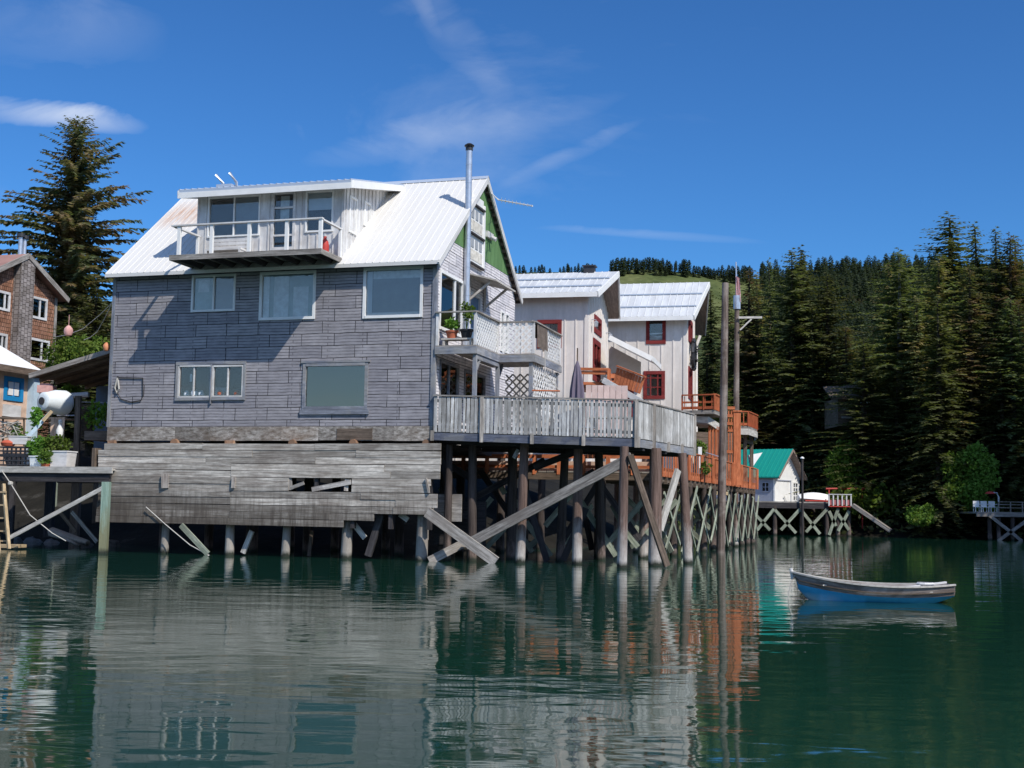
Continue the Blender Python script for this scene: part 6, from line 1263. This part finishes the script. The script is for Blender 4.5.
# ================================================================== TREES
def conifer(Hh, Rb, nb, seed, ds=.36, leaf=.5, up=.35, droop=.5, base=.06, power=.85, fat=.36, gapn=0., tp=.75):
    rr = random.Random(seed); V, Fc, K = [], [], []
    def q(p0, p1, p2, p3): n = len(V); V.extend((p0, p1, p2, p3)); Fc.append((n, n + 1, n + 2, n + 3)); K.append(rr.uniform(0, 1))
    az = 0
    for i in range(nb):
        t = (i + rr.random() * .6) / nb; z = Hh * (base + (.985 - base) * t); az += 2.399 + rr.uniform(-.5, .5)
        env = (1 - t) ** power * (1 + .22 * math.sin(az * 2 + seed) ) * (.55 + .45 * min(1, t / .10) if t < .1 else 1); L = Rb * env * rr.uniform(.55, 1.12) + .25
        if gapn and mnoise.noise(Vector((math.cos(az) * 1.3, math.sin(az) * 1.3, z * .45 + seed))) < -gapn: L *= .45
        ca, sa = math.cos(az), math.sin(az); u_ = up * (.3 + .9 * t) + rr.uniform(-.1, .1); dr_ = droop * (1 - .7 * t)
        n = max(2, int(L / ds)); col = rr.uniform(-.18, .18)
        for k in range(n + 1):
            s = (k + .3) / (n + .3); x = L * s; zz = z + L * (u_ * s - dr_ * s * s); wdt = leaf * (1.15 - tp * s) * (.38 + .62 * min(1, L / (Rb * .5)))
            c = Vector((ca * x, sa * x, zz)); fwd = Vector((ca, sa, u_ - 2 * dr_ * s))
            for sg in (-1, 1, 0):
                yaw = sg * rr.uniform(.7, 1.15) + rr.uniform(-.15, .15); d = Vector((ca * math.cos(yaw) - sa * math.sin(yaw), sa * math.cos(yaw) + ca * math.sin(yaw), rr.uniform(-.8, .1))).normalized()
                l = wdt * rr.uniform(.7, 1.25) * (1 if sg else .8); sd_ = d.cross(Vector((rr.gauss(0, .55), rr.gauss(0, .55), 1))).normalized() * l * fat * .5
                q(c - d * .03, c + d * l * .45 + sd_, c + d * l, c + d * l * .5 - sd_); K[-1] = max(0, min(1, K[-1] * .7 + .15 + col))
    for k in range(8): a = k * 1.05; h_ = Hh * (.975 + .004 * k); q(Vector((0, 0, h_)), Vector((math.cos(a) * .1, math.sin(a) * .1, h_ - .04)), Vector((math.cos(a) * .22, math.sin(a) * .22, h_ + .02)), Vector((math.cos(a) * .1, math.sin(a) * .1, h_ + .08)))
    return V, Fc, K
def mesh_from(name, V, Fc, K, mat):
    me = bpy.data.meshes.new(name); me.from_pydata([tuple(v) for v in V], [], Fc); ca = me.color_attributes.new('var', 'FLOAT_COLOR', 'CORNER'); ca.data.foreach_set('color', [x for k in K for _ in range(4) for x in (k, k, k, 1)]); me.materials.append(mat); return me
def trunk_mesh(name, Hh, r, mat):
    b = MB(); b.tube([(0, 0, -.8), (0, 0, Hh * .5), (0, 0, Hh * .98)], [r, r * .62, r * .08], 9)
    me = bpy.data.meshes.new(name); me.from_pydata(b.v, [], b.f); ul = me.uv_layers.new(name='UVMap'); ul.data.foreach_set('uv', [x for t_ in b.uv for x in t_]); me.materials.append(mat); return me
KIND = []
specs = [(20, 3.6, 210, 11, 'needle', .35, .5, .04, .66), (20, 2.9, 230, 12, 'needle', .25, .55, .03, .68), (20, 3.7, 190, 13, 'needle_brown', .4, .45, .06, .68), (20, 2.5, 220, 14, 'needle', .3, .6, .02, .75), (20, 3.8, 150, 15, 'needle', .3, .45, .32, .62), (20, 2.2, 190, 16, 'needle_brown', .25, .6, .1, .8)]
for i, (Hh, Rb, nb, sd2, mt, up, dp, bs, pw) in enumerate(specs):
    V, Fc, K = conifer(Hh, Rb, int(nb * 1.35), sd2, .16, .44, up, dp, bs, pw, .42, .25); KIND.append((mesh_from('crown_%d' % i, V, Fc, K, M[mt]), trunk_mesh('trunk_%d' % i, Hh, .26, M['bark_pale'] if i == 4 else M['bark'])))
def place_tree(kind, X, Y, zb, Hh, wf, label, group=None, name='spruce_tree', rot=None):
    o = bpy.data.objects.new(name, None); COL.objects.link(o); o.location = (X, Y, zb); o.scale = (wf, wf, Hh / 20.); o.rotation_euler = (R.uniform(-.02, .02), R.uniform(-.02, .02), R.uniform(0, 6.28) if rot is None else rot); tag(o, label, 'tree', group)
    for nm, me in (('crown', kind[0]), ('trunk', kind[1])): c = bpy.data.objects.new(nm, me); COL.objects.link(c); c.parent = o
    return o
def tree_px(k, px, py, Y, wf, label, group=None, zb=None):
    p = P(px, py, Y); z = ground(p.x, Y) - .3 if zb is None else zb; return place_tree(KIND[k], p.x, Y, z, p.z - z, wf, label, group)
# the big spruce on the left
V, Fc, K = conifer(17, 6.6, 430, 5, .115, .44, .50, .42, .12, .64, .44, .16, .45)
bigm = (mesh_from('crown_big', V, Fc, K, M['needle_near']), trunk_mesh('trunk_big', 17, .3, M['bark']))
p = P(76, 116, 72.); o = bpy.data.objects.new('spruce_tree', None); COL.objects.link(o); zb = 6.2; o.location = (p.x, p.y, zb); hh = (p.z - zb) / 17.; o.scale = (1.12, 1.12, hh); o.rotation_euler = (0, 0, 1.0); tag(o, 'big spruce with brown cones and ragged branches behind the brown house', 'tree')
for nm, me in (('crown', bigm[0]), ('trunk', bigm[1])): c = bpy.data.objects.new(nm, me); COL.objects.link(c); c.parent = o
tree_px(0, 98, 286, 60., 1.0, 'lower dark spruce in the gap beside the left edge of the shingled house', None, 4.)
tree_px(0, 70, 318, 57., .9, 'small dark spruce behind the pink buoy right of the brown house', None, 4.)
bush(Vector((P(84, 352, 54).x, 54, P(84, 358, 54).z)), (1.7, 1.0, 1.0), 3000, .15, 'shrub', 'dense green shrub behind the lean-to and the overhead cables', 'shrub', 'leaf_brightened')
# forest on the right shore: skyline trees, each by its own look
sky = [(1, 712, 288, 118, 1.1, 'dark spruce just right of the farther white house roof'), (0, 727, 281, 116, 1.0, 'dark spruce behind the tops of the two tall poles'),
       (2, 746, 268, 104, 1.35, 'broad browning spruce directly behind the crossarm pole'), (5, 759, 271, 108, 1.1, 'narrow browning spruce right of the crossarm'),
       (3, 772, 258, 112, .9, 'thin pointed spruce showing above its neighbours right of the poles'), (0, 793, 249, 101, 1.5, 'tall broad green spruce, left one of the high pair above the boathouse'),
       (1, 805, 246, 102, 1.4, 'tall green spruce with the higher tip of the pair above the boathouse'), (0, 828, 272, 100, 1.35, 'full green spruce standing left of the wooded hill gap'),
       (4, 898, 249, 92, 1.5, 'open spruce with a long bare pale trunk right of the hill gap'), (2, 889, 262, 101, 1.2, 'brown tipped spruce just left of the bare trunked tree'),
       (5, 918, 296, 89, 1.1, 'brownish young spruce just right of the bare pale trunk'), (0, 949.6, 214, 108, 2.3, 'tallest spruce of the skyline with a dark broad top'),
       (2, 936, 257, 90, 1.5, 'browning spruce in front of the tallest tree'), (1, 980, 221, 104, 1.35, 'tall spruce with a sharp tip right of the tallest tree'),
       (3, 991, 227, 103, 1.3, 'dark narrow spruce between two taller ones near the right edge'), (2, 1005, 233, 102, 1.5, 'broad browning spruce near the right edge'),
       (0, 1018, 235, 104, 1.5, 'spruce cut by the right edge of the view'), (5, 967, 268, 88, 1.4, 'brown crowned spruce above the bright alder bush'), (1, 1010, 296, 86.5, 1.3, 'green spruce above the small shaded dock'),
       (3, 938, 298, 85.5, 1.4, 'pale tipped young spruce with tiered drooping branches by the water'), (0, 862, 338, 90, 1.3, 'dark spruce in the middle of the hill gap'), (5, 846, 326, 97, 1.2, 'slim spruce at the left of the hill gap')]
for k, x, y, Y, wf, lab in sky: tree_px(k, x, y, Y, wf * 1.15, lab)
fr_ = random.Random(4)
for i in range(52):
    x = fr_.uniform(738, 1040); Y = fr_.uniform(91, 112) if i < 26 else fr_.uniform(84, 96); y = fr_.uniform(300, 372) if i < 34 else fr_.uniform(350, 430)
    Xw = P(x, y, Y).x
    if Y < interp(SHORE, Xw) + 1: Y = interp(SHORE, Xw) + fr_.uniform(1.2, 5)
    if x < 875 and Y < 99: Y = fr_.uniform(100, 112)
    tree_px(fr_.choice((0, 1, 2, 3, 0, 1)), x, y, Y, fr_.uniform(.9, 1.4), 'dark spruce packed inside the forest on the far right shore', 'spruces packed inside the shore forest')
for i in range(10):
    x = fr_.uniform(690, 760); tree_px(fr_.choice((0, 1, 3)), x, fr_.uniform(330, 380), fr_.uniform(96, 112), 1.1, 'dark spruce in the shade behind the orange porch', 'spruces behind the orange porch')
for i, (X, Y) in enumerate([(41.5, 74), (43, 69.5), (41.5, 79), (46, 65), (48, 72), (44, 84), (40.5, 70.5), (52, 66), (46, 77), (50, 82)]):
    place_tree(KIND[i % 4], X, Y, ground(X, Y) - .3, 24 + (i * 7) % 5, 1.7, 'tall spruce on the point right of the small shaded dock', 'spruces on the right point')
# leafy shrubs
def blobs(bl, Y, n, s, name, label, cat, mat='leaf', group=None):
    b = MB()
    for x, y, rx, rz in bl: leaves(b, P(x, y, Y + R.uniform(-.4, .4)), (rx * 1.15, rx, rz * 1.15), n, s)
    return tag(b.build(name, M[mat]), label, cat, group)
blobs([(955, 468, .8, 1.0), (962, 485, .9, .8), (950, 494, .7, .6), (966, 462, .6, .7)], 83.6, 700, .2, 'alder_bush', 'bright green leafy alder beside the small shaded dock', 'bush', 'leaf_brightened')
blobs([(976, 460, .8, 1.), (984, 478, .9, .9), (972, 492, .9, .7), (988, 466, .6, .7), (979, 506, 1., .5)], 83.4, 750, .2, 'alder_bush', 'taller leafy alder directly left of the white dock chairs', 'bush', 'leaf_brightened')
blobs([(916, 514, .6, .5), (927, 513, .55, .55), (922, 519, .8, .4)], 83.4, 600, .17, 'round_bush', 'low round yellow green bush at the water edge left of the alders', 'bush', 'leaf')
bush(P(848, 470, 90.), (1.6, 1., 2.2), 2600, .22, 'alder_bush', 'dim leafy alder behind the red rail of the far dock', 'bush', 'leaf_brightened')
bush(P(868, 500, 88), (3., 1.2, 1.2), 900, .34, 'shore_shrub', 'dark low shrub at the foot of the forest right of the ramp top', 'bush', 'leaf_brightened')
# cabin among the trees
kb = P(850, 404, 93.); cb = empty('forest_cabin', (kb.x, 93, ground(kb.x, 93)), 'dark brown cabin half hidden among the trees above the far dock', 'cabin')
b = MB(); x0, x1 = P(838, 410, 93).x, P(866, 410, 93).x; zt_, zb_ = P(850, 398, 93).z, P(850, 418, 93).z; b.box(x0, x1, 93, 97, zb_ - .6, zt_); b.build('wall', M['brown_wood'], cb)
b = MB(); b.slab([(x0 - .6, 92.4, zt_ - .1), (x1 + .6, 92.4, zt_ + .1), (x1 + .6, 95, zt_ + 1.2), (x0 - .6, 95, zt_ + 1.)], .1); b.build('roof', M['brown_wood'], cb)
b = MB(); p = P(863, 402, 93); b.box(p.x - .3, p.x + .5, 92.95, 93.0, p.z - .3, p.z + .3); b.build('window', M['curtain'], cb)
b = MB(); b.box(x0, x1, 92, 92.06, zb_ - .1, zb_ + .05); b.box(x0, x1, 92, 92.06, zb_ + .5, zb_ + .56); b.build('porch_rail', M['grey_wood'], cb)
# small trees on the grassy ridge, each its own object
V, Fc, K = conifer(10, 2.3, 60, 33, .6, 1.3, .3, .4, .05, .75, .6); rm = [mesh_from('ridge_tree_a', V, Fc, K, M['needle_far'])]
V, Fc, K = conifer(10, 1.8, 55, 34, .6, 1.2, .3, .4, .05, .8, .6); rm.append(mesh_from('ridge_tree_b', V, Fc, K, M['needle_far']))
fr_ = random.Random(9)
groups = [(505, 552, 264, 12, 'spruces at the left end of the grassy ridge', 'small dark spruce in the left clump on the grassy ridge'), (560, 594, 262.5, 12, 'spruces above the nearer white house roof', 'small dark spruce in the clump above the nearer white roof'),
          (610, 664, 256.5, 26, 'spruces in the middle of the grassy ridge', 'small dark spruce in the tall middle clump on the grassy ridge'), (655, 690, 258.5, 15, 'spruces at the right part of the grassy ridge', 'small dark spruce in the right clump on the grassy ridge'), (694, 752, 264.5, 34, 'spruces on the low ridge by the poles', 'small dark spruce on the low ridge left of the crossarm pole')]
for x0, x1, yt, n, grp, lab in groups:
    for i in range(n):
        x = x0 + (x1 - x0) * (i + fr_.random() * .8) / n; Y = fr_.uniform(405, 425); p = P(x, yt + abs(fr_.gauss(0, 3.2)), Y); z = ground(p.x, Y) - .5
        o = bpy.data.objects.new('ridge_spruce', fr_.choice(rm)); COL.objects.link(o); o.location = (p.x, Y, z); hz = max(2.5, p.z - z) / 10.; wf = hz * fr_.uniform(.75, 1.2) + .06; o.scale = (wf, wf, hz); o.rotation_euler = (0, 0, fr_.uniform(0, 6)); tag(o, lab, 'tree', grp)
# far wooded hill: one mass
AV, AF, AK = [], [], []; base_ = [conifer(6.2, 1.35, 42, 41 + i, .5, .75, .3, .45, .06, .8, .55) for i in range(3)]
fr_ = random.Random(21)
for i in range(2300):
    px = fr_.uniform(762, 1060); Y = 432 - 270 * fr_.random() ** 1.1
    X = (px - 512) / 1280 * Y; V, Fc, K = base_[i % 3]; s = fr_.uniform(.7, 1.25) * (1 + (430 - Y) / 430); z = ground(X, Y) - .4; a = fr_.uniform(0, 6.28); ca, sa = math.cos(a) * s, math.sin(a) * s; n = len(AV)
    AV.extend((X + v.x * ca - v.y * sa, Y + v.x * sa + v.y * ca, z + v.z * s) for v in V); AF.extend((n + q[0], n + q[1], n + q[2], n + q[3]) for q in Fc); cc = fr_.uniform(-.2, .2); AK.extend(max(0, min(1, k * .5 + .25 + cc)) for k in K)
me = mesh_from('hill_forest', AV, AF, AK, M['needle_far']); o = bpy.data.objects.new('hill_forest', me); COL.objects.link(o); o['kind'] = 'stuff'; tag(o, 'distant dark spruce forest covering the hillside beyond the shore', 'forest')
# undergrowth on the right shore
AV, AF, AK = [], [], []; fr_ = random.Random(3)
for i in range(9000):
    X = fr_.uniform(10, 62); Y = interp(SHORE, X) + abs(fr_.gauss(0, 1)) * 7 + .2; z = ground(X, Y) + fr_.random() ** 2 * 1.6; n = len(AV); a = Vector((fr_.gauss(0, 1), fr_.gauss(0, 1), fr_.gauss(.3, .6))).normalized(); c = a.cross(Vector((fr_.gauss(0, 1), fr_.gauss(0, 1), fr_.gauss(0, 1)))).normalized(); L = fr_.uniform(.2, .6)
    p = Vector((X, Y, z)); AV.extend((p, p + a * L * .5 + c * L * .25, p + a * L, p + a * L * .5 - c * L * .25)); AF.append((n, n + 1, n + 2, n + 3)); AK.append(fr_.random())
o = bpy.data.objects.new('undergrowth', mesh_from('undergrowth', AV, AF, AK, M['needle'])); COL.objects.link(o); o['kind'] = 'stuff'; tag(o, 'dark undergrowth along the foot of the shore forest', 'undergrowth')
# ================================================================== LIGHT, SKY, CAMERA
S = (HF.w(2.25, -1.55, 2.95) - HF.w(0, 0, 0)).normalized()
EL = math.asin(S.z); AZ = math.atan2(S.x, S.y)
sun = bpy.data.lights.new('sun', 'SUN'); sun.energy = SUN_E; sun.angle = math.radians(.53); sun.color = (1., .955, .88); so_ = bpy.data.objects.new('sun', sun); COL.objects.link(so_); so_.rotation_euler = S.to_track_quat('Z', 'Y').to_euler(); so_.location = (0, 0, 60)
wd = bpy.data.worlds.new('World'); SC.world = wd; wd.use_nodes = True; nt = wd.node_tree; nt.nodes.clear()
N = nt.nodes.new; Lk = nt.links.new
out = N('ShaderNodeOutputWorld'); bg = N('ShaderNodeBackground'); bg.inputs[1].default_value = SKY_E; Lk(bg.outputs[0], out.inputs[0])
sk_ = N('ShaderNodeTexSky'); sk_.sky_type = 'NISHITA'; sk_.sun_disc = False; sk_.sun_elevation = EL; sk_.sun_rotation = AZ; sk_.air_density = 1.; sk_.dust_density = .3; sk_.ozone_density = 3.; sk_.altitude = 200
ga = N('ShaderNodeGamma'); ga.inputs[1].default_value = SKY_G; Lk(sk_.outputs[0], ga.inputs[0])
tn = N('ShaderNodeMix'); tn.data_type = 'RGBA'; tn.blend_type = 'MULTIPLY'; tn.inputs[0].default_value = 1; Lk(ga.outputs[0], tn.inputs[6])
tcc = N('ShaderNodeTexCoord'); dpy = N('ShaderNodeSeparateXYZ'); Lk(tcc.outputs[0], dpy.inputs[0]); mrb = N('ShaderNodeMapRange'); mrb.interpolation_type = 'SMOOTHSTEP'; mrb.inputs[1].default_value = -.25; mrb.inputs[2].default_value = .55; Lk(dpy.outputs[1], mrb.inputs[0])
tm = N('ShaderNodeMix'); tm.data_type = 'RGBA'; Lk(mrb.outputs[0], tm.inputs[0]); tm.inputs[6].default_value = (*SKY_B, 1); tm.inputs[7].default_value = (*SKY_T, 1); Lk(tm.outputs[2], tn.inputs[7])  # sky behind the camera made whiter and brighter, to fill the shaded fronts
# thin high cloud wisps
tc = N('ShaderNodeTexCoord'); sx = N('ShaderNodeSeparateXYZ'); Lk(tc.outputs[0], sx.inputs[0])
def wm(op, a, b_=None):
    x = N('ShaderNodeMath'); x.operation = op
    for i, v in enumerate((a, b_)):
        if v is None: continue
        if isinstance(v, (int, float)): x.inputs[i].default_value = v
        else: Lk(v, x.inputs[i])
    return x.outputs[0]
# project on a high flat layer: x/z, y/z
zz_ = wm('MAXIMUM', sx.outputs[2], .03); cx_ = wm('DIVIDE', sx.outputs[0], zz_); cy_ = wm('DIVIDE', sx.outputs[1], zz_)
cb_ = N('ShaderNodeCombineXYZ'); Lk(cx_, cb_.inputs[0]); Lk(cy_, cb_.inputs[1])
mp = N('ShaderNodeMapping'); mp.inputs['Rotation'].default_value = (0, 0, .45); mp.inputs['Scale'].default_value = (.55, .30, 1); mp.inputs['Location'].default_value = CLOUD_OFF; Lk(cb_.outputs[0], mp.inputs[0])
nn = N('ShaderNodeTexNoise'); nn.inputs['Scale'].default_value = 1.; nn.inputs['Detail'].default_value = 8; nn.inputs['Roughness'].default_value = .6; nn.inputs['Distortion'].default_value = 1.4; Lk(mp.outputs[0], nn.inputs['Vector'])
mp3 = N('ShaderNodeMapping'); mp3.inputs['Scale'].default_value = (7, 7, 22); mp3.inputs['Rotation'].default_value = (0, .35, 0); Lk(tc.outputs[0], mp3.inputs[0]); nn3 = N('ShaderNodeTexNoise'); nn3.inputs['Scale'].default_value = 1.; nn3.inputs['Detail'].default_value = 7; nn3.inputs['Roughness'].default_value = .6; nn3.inputs['Distortion'].default_value = .8; Lk(mp3.outputs[0], nn3.inputs['Vector'])
mp2 = N('ShaderNodeMapping'); mp2.inputs['Scale'].default_value = (.28, .16, 1); mp2.inputs['Location'].default_value = (CLOUD_OFF[0] * .3, 1.3, 0); Lk(cb_.outputs[0], mp2.inputs[0])
n2 = N('ShaderNodeTexNoise'); n2.inputs['Scale'].default_value = 1.; n2.inputs['Detail'].default_value = 3; Lk(mp2.outputs[0], n2.inputs['Vector'])
r1 = N('ShaderNodeMapRange'); r1.inputs[1].default_value = .50; r1.inputs[2].default_value = .85; Lk(nn.outputs[0], r1.inputs[0])
r3 = N('ShaderNodeMapRange'); r3.inputs[1].default_value = .36; r3.inputs[2].default_value = .68; Lk(nn3.outputs[0], r3.inputs[0])
r2 = N('ShaderNodeMapRange'); r2.inputs[1].default_value = .45; r2.inputs[2].default_value = .65; Lk(n2.outputs[0], r2.inputs[0])
cl = wm('MULTIPLY', wm('MULTIPLY', r1.outputs[0], r2.outputs[0]), CLOUD_A)
# one whiter streak low in the west and a faint band in the middle
def streak(d0, tang, length, width, amt):
    """soft elongated cloud around a sky direction"""
    d0 = Vector(d0).normalized(); t_ = (Vector(tang) - d0 * Vector(tang).dot(d0)).normalized(); n_ = d0.cross(t_)
    def dt(v): x = N('ShaderNodeVectorMath'); x.operation = 'DOT_PRODUCT'; Lk(tc.outputs[0], x.inputs[0]); x.inputs[1].default_value = v; return x.outputs['Value']
    a = dt(t_); b_ = dt(n_); wob = wm('MULTIPLY', wm('SUBTRACT', nn3.outputs[0], .5), width * 2.6); b_ = wm('ADD', b_, wob)
    e = wm('ADD', wm('POWER', wm('ABSOLUTE', wm('DIVIDE', a, length)), 2.), wm('POWER', wm('ABSOLUTE', wm('DIVIDE', b_, width)), 2.)); f = wm('MAXIMUM', wm('SUBTRACT', 1., e), 0.)
    fr2 = wm('GREATER_THAN', dt(d0), 0.); tex = wm('MULTIPLY', wm('ADD', wm('MULTIPLY', r3.outputs[0], 1.1), .12), fr2); return wm('MULTIPLY', wm('MULTIPLY', f, tex), amt)
def sdir(x, y): return ray(x, y).normalized()
tot = cl
for (x0, y0, x1, y1, wpx, amt) in STREAKS:
    a, c = sdir(x0, y0), sdir(x1, y1); tot = wm('ADD', tot, streak((a + c) / 2, c - a, (c - a).length / 2, wpx / 1280, amt))
tot = wm('MINIMUM', tot, .85)
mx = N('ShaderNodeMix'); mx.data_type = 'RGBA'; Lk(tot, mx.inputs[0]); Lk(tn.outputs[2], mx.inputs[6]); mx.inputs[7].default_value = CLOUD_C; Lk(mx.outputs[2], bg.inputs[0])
cam = bpy.data.cameras.new('camera'); co = bpy.data.objects.new('camera', cam); COL.objects.link(co); SC.camera = co
cam.sensor_width = 36; cam.lens = 36 * F / 1024; cam.clip_start = .1; cam.clip_end = 4000
from mathutils import Matrix
Mx = Matrix((RV, UV, -fw)).transposed().to_4x4(); Mx.translation = Vector((0, 0, H)); co.matrix_world = Mx
SC.view_settings.view_transform = 'Standard'; SC.view_settings.look = 'None'; SC.view_settings.gamma = 1.; SC.view_settings.use_curve_mapping = False; SC.view_settings.exposure = EXPO
SC.cycles.max_bounces = 6; SC.cycles.transparent_max_bounces = 8; SC.cycles.use_denoising = True
